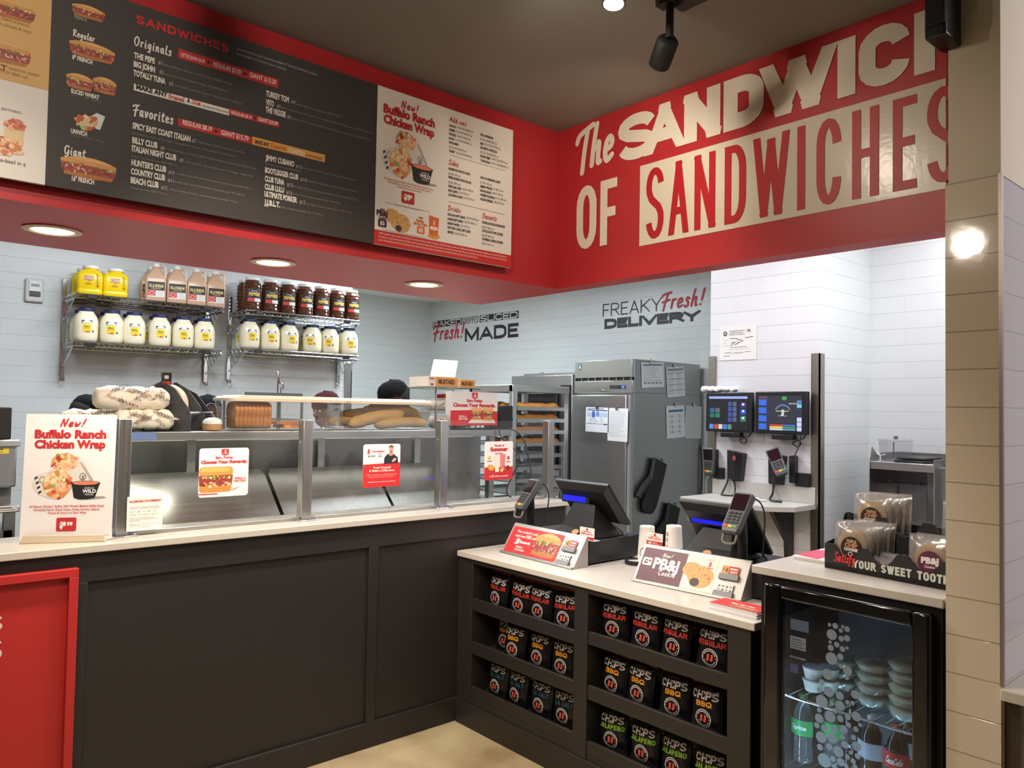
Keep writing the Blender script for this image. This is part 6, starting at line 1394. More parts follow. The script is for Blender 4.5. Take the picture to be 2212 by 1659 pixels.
# ---- oven mitts hanging on the fridge side
MITT = pm(36, 36, 38, .8, noise=.2, scale=30, bump=.4)
def mitt(label, top, bot, lean, sc_=1.):
    A = at(*top, Y=fy0-.03); B = at(*bot, Y=fy0-.03); L = (A-B).length
    t = thing('oven_mitt', label, 'oven mitt', tuple(A), group='oven mitts on the refrigerator side')
    v = (A-B).normalized(); fx_ = fr(B, Vector((v.z, 0, -v.x)), v)
    m = M(fx_); w2 = L*.19
    out = cr([(-w2*1.05, L), (-w2*.95, L*.6), (-w2*1.0, L*.35), (-w2*.95, L*.12), (-w2*.5, 0), (w2*.4, 0), (w2*.95, L*.12), (w2*1.1, L*.4), (w2*1.15, L*.7), (w2*1.1, L)], 5)
    n = len(out); secs = []
    for z, k in ((-.022, .72), (-.018, .92), (0, 1), (.014, .94), (.02, .74)): secs.append([(q[0]*k, L/2+(q[1]-L/2)*(.97+.03*k), z) for q in out])
    m.loft(secs); 
    # thumb on the left
    m.tube([(-w2*.6, L*.62, 0), (-w2*1.35, L*.42, 0), (-w2*1.75, L*.25, 0), (-w2*1.8, L*.19, 0)], lambda q: .034*(1-.25*q), 12)
    m.build('mitt', t, MITT, angle=60)
    m = M(fx_); m.tube([(w2*.0, L, 0), (w2*.1, L+.022, .0), (w2*.35, L+.024, 0), (w2*.4, L, 0)], .004, 6, 4); m.build('hanging_loop', t, BLKPL)
    m = M(fx_); m.tube([(-w2*.96, L*.98, .012), (-w2*.9, L*.62, .018), (-w2*1.3, L*.45, .028), (-w2*1.9, L*.2, .02)], .003, 5, 4); m.build('piping', t, pm(96, 98, 100, .6))
mitt('black oven mitt hanging in front on the refrigerator side, thumb to the left', (1425, 996), (1398, 1108), 0)
mitt('second black oven mitt hanging lower and further back on the refrigerator side', (1455, 1092), (1432, 1196), 0)
m = M(); q = at(1516, 970, Y=fy0-.01); q2 = at(1516, 1062, Y=fy0-.01); m.tube([(fx1+.004, fy0+.02, q.z+.05), (fx1+.006, fy0-.01, q.z), (fx1+.012, fy0-.02, (q.z+q2.z)/2), (fx1+.006, fy0-.015, q2.z), (fx1-.05, fy0-.005, q2.z-.05)], .006, 7, 5)
tag(m.build('electric_cord', None, BLKPL), 'black cord hanging between the refrigerator and the tiled pier', 'cord')
# ================================================================== pier: certificate, screens, card readers, wall desk
XP = 4.51; XPF = XP-.0015
pf = fr((XPF, 0, 0), (0, -1, 0), (0, 0, 1))
A, B = at(1555, 708, X=XPF), at(1634, 776, X=XPF)
m = M(fr((XPF-.001, A.y, B.z), (0, -1, 0), (0, 0, 1))); w_, h = A.y-B.y, A.z-B.z; m.use(pm(236, 234, 228, .7)).box(0, 0, -.001, w_, h, .001); p = P(m, fr((XPF-.002, A.y, B.z), (0, -1, 0), (0, 0, 1)))
p.ell(w_*.16, h*.8, w_*.055, h*.075, (60, 70, 86), 0); p.poly([(w_*.13, h*.78), (w_*.16, h*.85), (w_*.19, h*.78)], (226, 226, 224), 1)
for k, s_ in enumerate(('Commonwealth Department of Health', 'Food Establishment Inspection', 'Certificate of Compliance')): p.text(s_, w_*.27, h*(.86-.055*k), h*.028, (90, 92, 98), w=w_*(.42-.04*(k % 2)), bold=.02)
p.ring(w_*.8, h*.85, w_*.09, h*.06, .001, (110, 110, 116), 0, 4, 45, 405); p.text('98', w_*.76, h*.82, h*.07, (60, 60, 66), bold=.01)
for k, (s_, x, y, ww) in enumerate((('Name', .12, .6, .12), ('Date', .12, .52, .08), ('Permit no.', .12, .44, .13))): p.text(s_, w_*x, h*y, h*.022, (120, 122, 126), w=w_*ww)
for (x0, y0, x1, y1) in ((.3, .64, .5, .63), (.48, .6, .62, .58), (.7, .64, .92, .66), (.32, .5, .4, .53), (.3, .42, .46, .54), (.42, .44, .56, .52), (.5, .5, .66, .56)): p.poly([(w_*x0, h*y0), (w_*x1, h*y1), (w_*x1, h*y1+.004), (w_*x0, h*y0+.004)], (60, 60, 90), 1)
for (x0, x1, y) in ((.14, .32, .22), (.7, .86, .23), (.3, .75, .38), (.12, .28, .12)): p.rect(w_*x0, h*y, w_*x1, h*y+.003, (90, 90, 96), 0)
p.text('J. Inspector', w_*.34, h*.2, h*.04, (80, 80, 100), w=w_*.32, sh=.3); p.text('This permit must be posted in public view at all times', w_*.25, h*.32, h*.02, (130, 130, 134), w=w_*.55)
tag(m.build('certificate', None, smooth=False), 'white inspection certificate with handwriting taped to the tiled pier', 'certificate')
def monitor(label, tl, br_, content):
    X0 = XP-.075; A, B = at(*tl, X=X0), at(*br_, X=X0); w_, h = A.y-B.y, A.z-B.z
    t = thing('order_screen', label, 'screen', (X0, (A.y+B.y)/2, B.z), group='order screens on the pier')
    M().box(X0, B.y, B.z, X0+.035, A.y, A.z).build('bezel', t, BLKPL, bevel=.006, seg=3)
    bz_ = kids(t)[-1]; m = M(fr((X0-.0012, A.y, B.z), (0, -1, 0), (0, 0, 1))); m.use(em(38, 36, 42, .8)).box(w_*.075, h*.07, -.001, w_*.91, h*.91, 0); p = P(m, m.x)
    content(p, w_, h); m.build('display', bz_, smooth=False)
    yc = (A.y+B.y)/2
    M().box(X0+.035, yc-.05, B.z+.06, XP-.001, yc+.05, A.z-.06).build('wall_mount', t, BLKMT)
    M().box(X0+.0, yc-.085, B.z-.035, X0+.05, yc+.06, B.z-.002).build('base_unit', t, BLKPL, bevel=.004)
    m = M()
    m.tube([(X0+.03, yc-.08, B.z-.01), (X0+.03, yc-.12, B.z-.05), (X0+.03, yc-.10, B.z-.075), (X0+.03, yc-.07, B.z-.05), (X0+.03, yc-.14, B.z-.02), (X0+.04, yc-.16, B.z+.04)], .0045, 6, 6); m.build('cable', t, BLKPL)
E2 = lambda r, g, b: em(r, g, b, .9)
def scr1(p, w_, h):
    p.rect(w_*.075, h*.84, w_*.91, h*.9, E2(150, 170, 230), 0)
    for j in range(2):
        for k in range(2): p.rect(w_*(.1+.12*j), h*(.36+.13*k), w_*(.2+.12*j), h*(.47+.13*k), E2(*((40, 110, 96), (50, 96, 150), (44, 120, 90), (90, 100, 104))[j*2+k]), 1)
    for j in range(2):
        for k in range(4): p.rect(w_*(.5+.1*j), h*(.26+.13*k), w_*(.58+.1*j), h*(.37+.13*k), E2(*((60, 84, 150), (84, 96, 140))[j]), 1)
    for k, c in enumerate(((50, 120, 96), (40, 76, 180), (60, 50, 120))): p.rect(w_*.76, h*(.27+.17*k), w_*.88, h*(.41+.17*k), E2(*c), 1); p.ell(w_*.82, h*(.36+.17*k), w_*.03, h*.03, E2(220, 224, 230), 2, 10)
    for k, c in enumerate(((80, 140, 220), (190, 70, 70), (206, 206, 190), (70, 120, 210), (90, 140, 120))): p.rect(w_*(.09+.1*k), h*.07, w_*(.175+.1*k), h*.19, E2(*c), 1)
def scr2(p, w_, h):
    p.rect(w_*.075, h*.1, w_*.91, h*.9, E2(52, 54, 66), 0)
    for k in range(4): p.rect(w_*.08, h*(.1+.19*k), w_*.235, h*(.24+.19*k), E2(56, 104, 214), 1)
    p.rect(w_*.08, h*.83, w_*.25, h*.89, E2(96, 70, 90), 1); p.rect(w_*.54, h*.8, w_*.62, h*.88, E2(60, 160, 80), 1); p.ring(w_*.55, h*.5, w_*.16, h*.2, w_*.03, E2(96, 110, 160), 1, 20, 20, 160)
    p.text('JJ', w_*.545, h*.47, h*.1, E2(210, 214, 224), al='c', bold=.04); p.rect(w_*.42, h*.53, w_*.66, h*.545, E2(206, 210, 130), 2); p.rect(w_*.46, h*.42, w_*.63, h*.435, E2(150, 156, 180), 2)
    for k in range(5): p.rect(w_*(.67+.035*k), h*.7, w_*(.685+.035*k), h*.73, E2(230, 232, 236), 2)
    p.rect(w_*.29, h*.08, w_*.8, h*.25, E2(40, 44, 60), 1)
    for k, (c, d) in enumerate((((200, 210, 225), (90, 140, 190)), ((220, 210, 90), (70, 150, 70)), ((200, 60, 50), (70, 100, 200)))): p.rect(w_*.3, h*(.09+.05*k), w_*.55, h*(.13+.05*k), E2(*c), 2); p.rect(w_*.55, h*(.09+.05*k), w_*.79, h*(.13+.05*k), E2(*d), 2)
    for k in range(3): p.rect(w_*.82, h*(.08+.11*k), w_*.905, h*(.175+.11*k), E2(190, 206, 236), 2)
    for k, c in enumerate(((120, 196, 230), (90, 130, 170))): p.rect(w_*.82, h*(.62+.09*k), w_*.905, h*(.7+.09*k), E2(*c), 2)
monitor('left black order screen with coloured tiles on the tiled pier', (1525, 848), (1624, 935), scr1)
monitor('right black order screen with blue buttons on the tiled pier', (1631, 846), (1743, 940), scr2)
# white paper roll above the left screen
q = at(1520, 850, X=XP-.05); q2 = at(1597, 841, X=XP-.05)
t = thing('plastic_bag_roll', 'crumpled white plastic sheet lying over the left order screen', 'plastic sheet', (XP-.05, (q.y+q2.y)/2, q.z))
m = M(); n = 14; secs = []
for i in range(n+1):
    f = i/n; y = q.y+.01+(q2.y-q.y)*f; r = .022*(1-.35*f)*(1+.2*sin(i*2.1)); secs.append([(XP-.045+r*cos(2*pi*k/10)*1.2, y, q.z+.028+r*sin(2*pi*k/10)+.004*sin(3*k+i)) for k in range(10)])
m.loft(secs); m.build('sheet', t, pm(236, 236, 238, .5), angle=60)
# wall desk
yA, yB, zD, xD = 3.03, 2.30, 1.045, 4.13
t = thing('desk_shelf', 'grey laminate wall desk with a splash back under the order screens', 'desk', (4.3, 2.66, zD))
LAM = pm(186, 184, 178, .35, noise=.05, scale=30)
ptD = [(XP-.001, yA), (xD, yA), (xD, yB+.12), (xD+.12, yB), (XP-.001, yB)]
m = M(); m.prism(ptD, zD-.032, zD); m.build('desk_top', t, LAM, bevel=.003)
M().box(XP-.02, yB, zD, XP-.001, yA, zD+.10).build('splash_back', t, LAM, bevel=.002)
for y in (yB+.16, yA-.16):
    m = M(fr((0, y, 0), (1, 0, 0), (0, 0, 1))); m.prism([(XP-.001, zD-.033), (XP-.26, zD-.033), (XP-.23, zD-.07), (XP-.075, zD-.24), (XP-.06, zD-.42), (XP-.001, zD-.42)], -.015, .015); m.build('bracket', t, BLKPL, bevel=.002)
M().box(xD+.06, yB+.32, zD-.052, xD+.16, yB+.44, zD-.033).build('underside_box', t, BLKPL, bevel=.003)
# pens on the desk
for (a, b, c, l) in (((1602, 1074), (1640, 1078), (236, 236, 234), 'white marker pen lying on the wall desk'), ((1613, 1080), (1655, 1081), (214, 214, 212), 'black capped white marker lying on the wall desk')):
    A, B = at(*a, Z=zD+.007), at(*b, Z=zD+.007); t = thing('marker_pen', l, 'pen', tuple((A+B)/2-Vector((0, 0, .007))), group='pens on the wall desk')
    M().tube([A, B], .007, 10).build('barrel', t, pm(*c, .4)); D = (B-A).normalized(); M().tube([A, A+D*.035], .0076, 10).build('cap', t, BLKPL if 'black' in l else pm(226, 226, 226, .4))
# card readers and scanner holsters on the wall
def holster(y, z, h, w_, label, red=True):
    t = thing('scanner_holster', label, 'wall holder', (XP-.04, y, z), group='black wall holders under the order screens')
    m = M(); m.use(BLKPL); m.loft([[(XP-.002, y+w_/2, z+h), (XP-.05, y+w_/2-.01, z+h), (XP-.075, y-w_*.1, z+h-.006), (XP-.06, y-w_/2, z+h-.02), (XP-.002, y-w_/2, z+h-.02)], [(XP-.002, y+w_/2, z), (XP-.045, y+w_/2-.01, z), (XP-.065, y-w_*.1, z), (XP-.05, y-w_/2+.02, z), (XP-.002, y-w_/2+.02, z)]]); m.build('holder', t, BLKPL, bevel=.003, smooth=False)
    m = M(); p = P(m, fr((XP-.0768, y-w_*.12, z+h*.74), Vector((-.2, -1, 0)), (0, 0, 1))); p.ell(0, 0, .014, .017, (186, 60, 70), 0); p.poly([(-.007, -.004), (0, .009), (.007, -.004), (0, 0)], (60, 20, 26), 1); m.build('badge', t, smooth=False)
    return t
q = at(1585, 1005, X=XP-.03); z0 = at(1585, 1036, X=XP-.04).z; z1 = at(1585, 972, X=XP-.04).z
holster(at(1588, 1000, X=XP-.04).y, z0, z1-z0, at(1568, 1000, X=XP-.04).y-at(1606, 1000, X=XP-.04).y, 'black handset holder with a red badge left under the left order screen')
q2 = at(1676, 1010, X=XP-.04); z20 = at(1676, 1046, X=XP-.04).z; z21 = at(1676, 978, X=XP-.04).z
holster(q2.y, z20, z21-z20, at(1657, 1000, X=XP-.04).y-at(1694, 1000, X=XP-.04).y, 'black handset holder with a red badge under the right order screen')
for (yy, zz, l) in ((at(1577, 1036, X=XP-.04).y, z0, 'black coiled cord hanging from the left handset holder'), (at(1674, 1046, X=XP-.04).y, z20, 'black coiled cord hanging from the right handset holder')):
    m = M(); 
    if 'left' in l: m.tube([(XP-.03, yy+.02, zz), (XP-.04, yy+.03, zz-.04), (XP-.06, yy+.045, zD+.015), (XP-.1, yy+.02, zD+.007), (XP-.08, yy-.05, zD+.008), (XP-.05, yy-.045, zz-.05), (XP-.03, yy-.02, zz)], .006, 7, 6)
    else: m.tube([(XP-.03, yy+.015, zz), (XP-.05, yy+.01, zz-.06), (XP-.1, yy-.0, zD+.012), (XP-.14, yy-.05, zD+.008), (XP-.13, yy-.1, zD+.008)], .007, 7, 6)
    tag(m.build('coiled_cord', None, BLKPL), l, 'cord', 'handset cords')
def card_reader(label, grp=None):
    """hand-size payment terminal, standing up at the origin, face towards -X"""
    t = thing('card_reader', label, 'card reader', (0, 0, 0), group=grp)
    fx_ = fr((0, 0, 0), (0, -1, 0), (0, 0, 1)); m = M(fx_)
    m.loft([[(-.034, 0, -.012), (.034, 0, -.012), (.034, 0, .014), (-.034, 0, .014)], [(-.038, .02, -.014), (.038, .02, -.014), (.038, .02, .018), (-.038, .02, .018)], [(-.040, .1, -.014), (.040, .1, -.014), (.040, .1, .016), (-.040, .1, .016)], [(-.042, .175, -.016), (.042, .175, -.016), (.042, .175, .02), (-.042, .175, .02)], [(-.038, .182, -.014), (.038, .182, -.014), (.038, .182, .016), (-.038, .182, .016)]])
    sh_ = m.build('shell', t, pm(84, 87, 90, .4), bevel=.004, smooth=False)
    m = M(fx_); m.loft([[(-.034, .098, .0165), (.034, .098, .0165), (.034, .098, .0175), (-.034, .098, .0175)], [(-.035, .17, .0195), (.035, .17, .0195), (.035, .17, .0215), (-.035, .17, .0215)]]); m.build('screen', sh_, pm(34, 24, 30, .08), smooth=False)
    m = M(fx_)
    for r_ in range(4):
        for c_ in range(3): m.use(pm(40, 42, 44, .5)).box(-.03+.021*c_, .036+.0145*r_, .015, -.013+.021*c_, .046+.0145*r_, .0205)
    for c_, cc in enumerate(((206, 60, 60), (226, 190, 60), (84, 150, 84))): m.use(pm(*cc, .4)).box(-.032+.022*c_, .017, .015, -.012+.022*c_, .028, .0205)
    m.build('keypad', sh_, bevel=.0015)
    m = M(fx_); m.box(-.03, -.004, -.01, .03, .003, .006); m.build('card_slot', t, BLKPL)
    return t
cr0 = card_reader('card reader hanging on the tiled pier under the left order screen', 'card readers')
q = at(1532, 1025, X=XP-.05); cr0.location = (XP-.05, q.y, q.z); cr0.rotation_euler = (0, 0, .0)
cr1 = dup(cr0, tuple(at(1690, 1026, X=XP-.10)), (radians(-24), radians(24), .35), 'card reader tilted in its cradle under the right order screen')
t = thing('reader_cradle', 'black swivel cradle on the tiled pier holding the left card reader', 'cradle', (XP-.03, q.y, q.z), group='card reader cradles')
q3 = at(1553, 1030, X=XP-.03)
M().box(XP-.03, q3.y-.03, q.z-.02, XP-.002, q.y-.02, q.z+.05).build('bracket', t, BLKPL, bevel=.003); m = M(); m.tube([(XP-.06, q.y+.02, q.z-.002), (XP-.07, q.y+.016, q.z-.03), (XP-.07, q.y-.016, q.z-.03), (XP-.06, q.y-.02, q.z-.002)], .005, 7, 5); m.build('hand_loop', t, BLKPL)
M().box(XP-.034, q.y-.045, q.z+.0, XP-.005, q.y+.0, q.z+.17).build('back_plate', t, BLKPL, bevel=.003)
t = thing('reader_cradle', 'black swivel cradle on the tiled pier holding the right card reader', 'cradle', (XP-.03, at(1735, 1040, X=XP-.02).y, z20), group='card reader cradles')
y0, y1 = at(1719, 1030, X=XP-.02).y, at(1750, 1030, X=XP-.02).y
M().box(XP-.03, y1, at(1735, 1051, X=XP-.02).z, XP-.002, y0, at(1735, 1022, X=XP-.02).z).build('wall_plate', t, BLKPL, bevel=.003)
M().box(XP-.05, y0-.01, at(1735, 1045, X=XP-.02).z, XP-.01, y0+.03, at(1735, 985, X=XP-.02).z).build('arm', t, BLKPL, bevel=.004)
m = M(); a = at(1712, 1000, X=XP-.09); m.tube([(XP-.05, y0+.01, a.z+.02), (XP-.085, a.y+.0, a.z)], .014, 10); m.build('swivel', t, BLKPL)
m = M(); a = at(1730, 940, X=XP-.06); b = at(1716, 985, X=XP-.08); m.tube([a, (a+b)/2+Vector((0, -.01, -.0)), b], .004, 6, 4); m.build('cable', t, BLKPL)
# small white wall sockets
q = at(1640, 945, X=XP-.003); tag(M().cbox((XP-.004, q.y, q.z), (.006, .07, .05)).build('power_socket', None, pm(206, 208, 208, .3), bevel=.002), 'small steel wall socket plate between the two order screens', 'socket')
# ================================================================== alcove: stainless drink station
XS = 4.62
a = at(1873, 985, X=XS); b = at(2012, 1000, X=XS)
yl, yr = a.y, .86; zs0 = at(1940, 1006, X=XS).z; zs1 = at(1940, 1000, X=XS).z; ztop = at(1890, 976, X=XS+.25).z
t = thing('drink_station', 'stainless drink station with an upper shelf in the alcove behind the cookies', 'serving station', (XS+.2, (yl+yr)/2, 0))
M().box(XS, yr, .1, XS+.5, yl, .92).build('cabinet', t, STEELX); M().box(XS-.02, yr, .92, XS+.52, yl+.01, .95).build('worktop', t, STEELX, bevel=.003)
m = M(fr((0, yl, 0), (1, 0, 0), (0, 0, 1))); m.prism([(XS+.02, .95), (XS+.02, zs1), (XS+.05, zs1+.09), (XS+.12, ztop-.01), (XS+.2, ztop), (XS+.5, ztop), (XS+.5, .95)], 0, .006); m.build('side_panel', t, STEEL)
M().box(XS+.44, yr, .95, XS+.445, yl, ztop).build('back_panel', t, DSTEEL)
yr2 = at(2012, 1005, X=XS).y
M().box(XS+.03, yr2, zs0-.03, XS+.44, yl, zs1-.0).build('upper_shelf', t, STEELX, bevel=.003)
M().box(XS+.03, yr2-.006, .95, XS+.44, yr2, ztop-.02).build('side_panel', t, STEEL)
CLR2 = clear('polycarbonate', (.90, .90, .91), .07, .05, .07, (.8, .82, .85))
def tub(y, x, z, w_, d, h, label):
    t = thing('clear_dispenser', label, 'drink dispenser', (x, y, z), group='clear drink dispensers')
    m = M(); k = .9
    m.use(CLR2).loft([[(x-d/2*k, y-w_/2*k, z), (x+d/2*k, y-w_/2*k, z), (x+d/2*k, y+w_/2*k, z), (x-d/2*k, y+w_/2*k, z)], [(x-d/2, y-w_/2, z+h), (x+d/2, y-w_/2, z+h), (x+d/2, y+w_/2, z+h), (x-d/2, y+w_/2, z+h)]], True); m.build('tub', t, CLR2, bevel=.006, smooth=False)
    m = M(); m.cbox((x, y, z+h+.006), (d*1.04, w_*1.04, .012)); m.build('lid', t, CLR2, bevel=.003); m = M(); m.tube([(x, y, z+h+.01), (x, y, z+h+.03)], .012, 10); m.build('lid_knob', t, GREYPL)
    m = M(); m.tube([(x-d*.2, y, z+.02), (x-d*.2, y, z+h-.005)], .004, 6); m.build('stir_rod', t, GREYPL)
zsh = zs1+.001
q = at(1935, 970, X=XS+.25); tub(q.y, XS+.25, zsh, .15, .15, at(1935, 942, X=XS+.25).z-zsh-.03, 'clear round cornered dispenser standing on the steel upper shelf')
q = at(1922, 1070, X=XS+.2); tub(q.y, XS+.2, .952, .15, .17, at(1922, 1046, X=XS+.2).z-.952, 'clear dispenser on the worktop, left under the steel shelf')
q = at(1985, 1075, X=XS+.2); tub(q.y, XS+.2, .952, .16, .17, at(1985, 1050, X=XS+.2).z-.952, 'clear dispenser on the worktop, right under the steel shelf')
q = at(2032, 1060, X=XS+.18); tub(q.y-.02, XS+.18, .952, .12, .2, at(2032, 1012, X=XS+.18).z-.952, 'clear tall dispenser right of the steel shelf, cut by the column')
a, b = at(1940, 1000, X=XS+.12), at(2010, 1003, X=XS+.12)
for k in range(2):
    tag(M().box(XS+.06, b.y+.003, zsh+.018*k, XS+.3, a.y-.015*k, zsh+.014+.018*k).build('serving_tray', None, BLKPL, bevel=.005), ('lower', 'upper')[k]+' black tray of the pair lying on the steel upper shelf', 'tray', 'black trays on the steel shelf')
m = M(); q = at(1901, 998, X=XS+.1); m.use(pm(214, 216, 218, .3)); zt = at(1899, 953, X=XS+.1).z
m.tube([(XS+.1, q.y, zsh+.001), (XS+.1, q.y, zsh+.03), (XS+.1, q.y+.02, zsh+.05), (XS+.1, q.y+.02, zt)], .005, 7, 4); m.tube([(XS+.1, q.y, zsh+.03), (XS+.1, q.y-.03, zsh+.04)], .004, 6); m.lathe([(.014, 0), (.014, .004), (0, .005)], 12, (XS+.1, q.y, zsh))
tag(m.build('stir_spoon', None), 'thin clear ladle standing on the left of the steel upper shelf', 'ladle')
# ================================================================== things on the short counter
def wedge_sign(label, bl, br_, depth, top, fn, grp='slanted counter signs'):
    """metal stand with a sloping face, base front corners bl -> br"""
    bl, br_ = Vector(bl), Vector(br_); u = (br_-bl); L = u.length; u.normalize(); back = Vector((-u.y, u.x, 0))
    if back.x < 0: back = -back
    t = thing('counter_sign', label, 'sign', tuple((bl+br_)/2), group=grp)
    o = bl; h = top-LC
    vs = lambda e: [bl+u*e, bl+u*e+back*depth, bl+u*e+back*depth+Vector((0, 0, h)), bl+u*e+back*(depth-.006)+Vector((0, 0, h)), ]
    m = M(); m.loft([[bl+u*e, bl+u*e+back*depth, bl+u*e+back*depth+Vector((0, 0, h)), bl+u*e+back*(depth-.008)+Vector((0, 0, h))] for e in (0, L)])
    m.build('stand', t, pm(176, 172, 166, .38, .55), bevel=.0015, smooth=False)
    v = (back*(depth-.008)+Vector((0, 0, h))); V = v.length
    fx_ = fr(bl, u, v)
    m = M(fx_); m.box(0, -.004, 0, L, .008, .012); m.build('front_lip', t, pm(150, 146, 140, .35, .6), bevel=.001)
    m = M(fx_); fn(P(m, fx_), m, L, V); m.build('graphic', t, smooth=False)
    def card_tray(u0, v0, art):
        m = M(fx_); m.use(pm(128, 128, 130, .4)).box(u0, v0-.012, 0, u0+.085, v0+.012, .012); ct_ = m.build('card_tray', t, bevel=.0015)
        m = M(fx_); m.use(pm(232, 226, 218, .4)).box(u0+.006, v0+.0, .004, u0+.078, v0+.045, .007); p = P(m, fr(fx_ @ Vector((u0+.006, v0, .007)), u, v)); art(p); m.build('gift_card', ct_, smooth=False)
    def red_card(p): p.rect(0, .008, .072, .045, (196, 40, 44, .4), 0); p.rect(0, .008, .03, .045, (226, 150, 70), 1); p.scat(.014, .026, .012, .012, 14, .005, [(60, 80, 40), (40, 36, 30), (206, 120, 60), (220, 200, 120)], 2); p.text('FRESH', .052, .03, .007, (240, 226, 216), al='c', w=.034, bold=.05, lay=2); p.text('TASTY', .052, .017, .007, (240, 226, 216), al='c', w=.034, bold=.05, lay=2)
    def white_card(p):
        for k in range(4):
            for j in range(2): p.text(('JJ', 'SUB', 'JJ', 'YUM')[k] if j else ('YUM', 'JJ', 'SUB', 'JJ')[k], .012+.017*k, .016+.014*j, .006, (50, 46, 46), al='c', w=.01, bold=.03, lay=1)
    card_tray(L-.115, V*.52, red_card); card_tray(L-.12, V*.10, white_card)
    # clear envelope of the graphic
    return t
def sign_a(p, m, L, V):
    x1 = L-.135; p.rrect(.012, V*.07, x1, V*.9, .01, (206, 40, 40, .45), 1)
    p.text('That sandwich could', .05, V*.72, V*.075, (244, 226, 220), w=.155, bold=.02); p.text('have been', .05, V*.58, V*.075, (244, 226, 220), w=.075, bold=.02); p.text('FREE', .13, V*.58, V*.1, (244, 226, 220), w=.04, bold=.02); p.text('with', .176, V*.58, V*.075, (244, 226, 220), w=.03, bold=.02)
    p.text('JJ', .065, V*.40, V*.12, (244, 230, 224), w=.03, bold=.06); p.text('Rewards', .1, V*.40, V*.085, (244, 230, 224), w=.08, bold=.04); p.text('ENROLL &', .09, V*.25, V*.05, (244, 226, 220), w=.05, bold=.04); p.text('EARN TODAY', .09, V*.16, V*.05, (244, 226, 220), w=.07, bold=.04)
    p.sub(x1-.19, V*.12, .185, V*.75, 1.5, 11)
def sign_b(p, m, L, V):
    x1 = L-.135; xm = .228
    p.rect(.012, V*.07, xm, V*.92, (92, 42, 58, .4), 1); p.rect(xm, V*.07, x1, V*.92, (236, 226, 208, .45), 1)
    p.rrect(.02, V*.46, .066, V*.66, .007, (238, 232, 226, .4), 2); p.text('$2', .028, V*.51, V*.1, (92, 42, 58), w=.018, bold=.05); p.text('49', .048, V*.55, V*.06, (92, 42, 58), w=.014, bold=.05)
    p.strokes('New!', .11, V*.73, V*.1, (238, 230, 224), w=.05, wt=.16, font='script', sh=.2); p.text('PB&J', .076, V*.42, V*.26, (238, 230, 224), w=.125, bold=.04); p.strokes('Cookie', .115, V*.27, V*.12, (238, 230, 224), w=.085, wt=.18, font='script')
    p.cookie(xm+.035, V*.55, .042, 2, 4); p.cookie(xm+.08, V*.42, .058, 3, 5); p.ell(xm+.062, V*.26, .022, .018, (70, 50, 46), 4); p.poly([(xm+.05, V*.2), (xm+.1, V*.27), (xm+.12, V*.22), (xm+.07, V*.14)], (196, 186, 180), 1.6)
    p.text('JJ', x1-.035, V*.72, V*.08, (206, 60, 60), al='c', bold=.05); p.text('Foundation', x1-.035, V*.64, V*.04, (206, 60, 60), al='c', w=.042, bold=.02); p.text('benefiting the', x1-.035, V*.84, V*.03, (200, 90, 90), al='c', w=.035)
wedge_sign('slanted metal counter sign with a red rewards sandwich advert, left of the pair', (2.567, 2.985, LC), (2.552, 2.462, LC), .098, 1.006, sign_a)
wedge_sign('slanted metal counter sign with a purple cookie advert, right of the pair', (2.597, 2.150, LC), (2.630, 1.645, LC), .098, 1.012, sign_b)
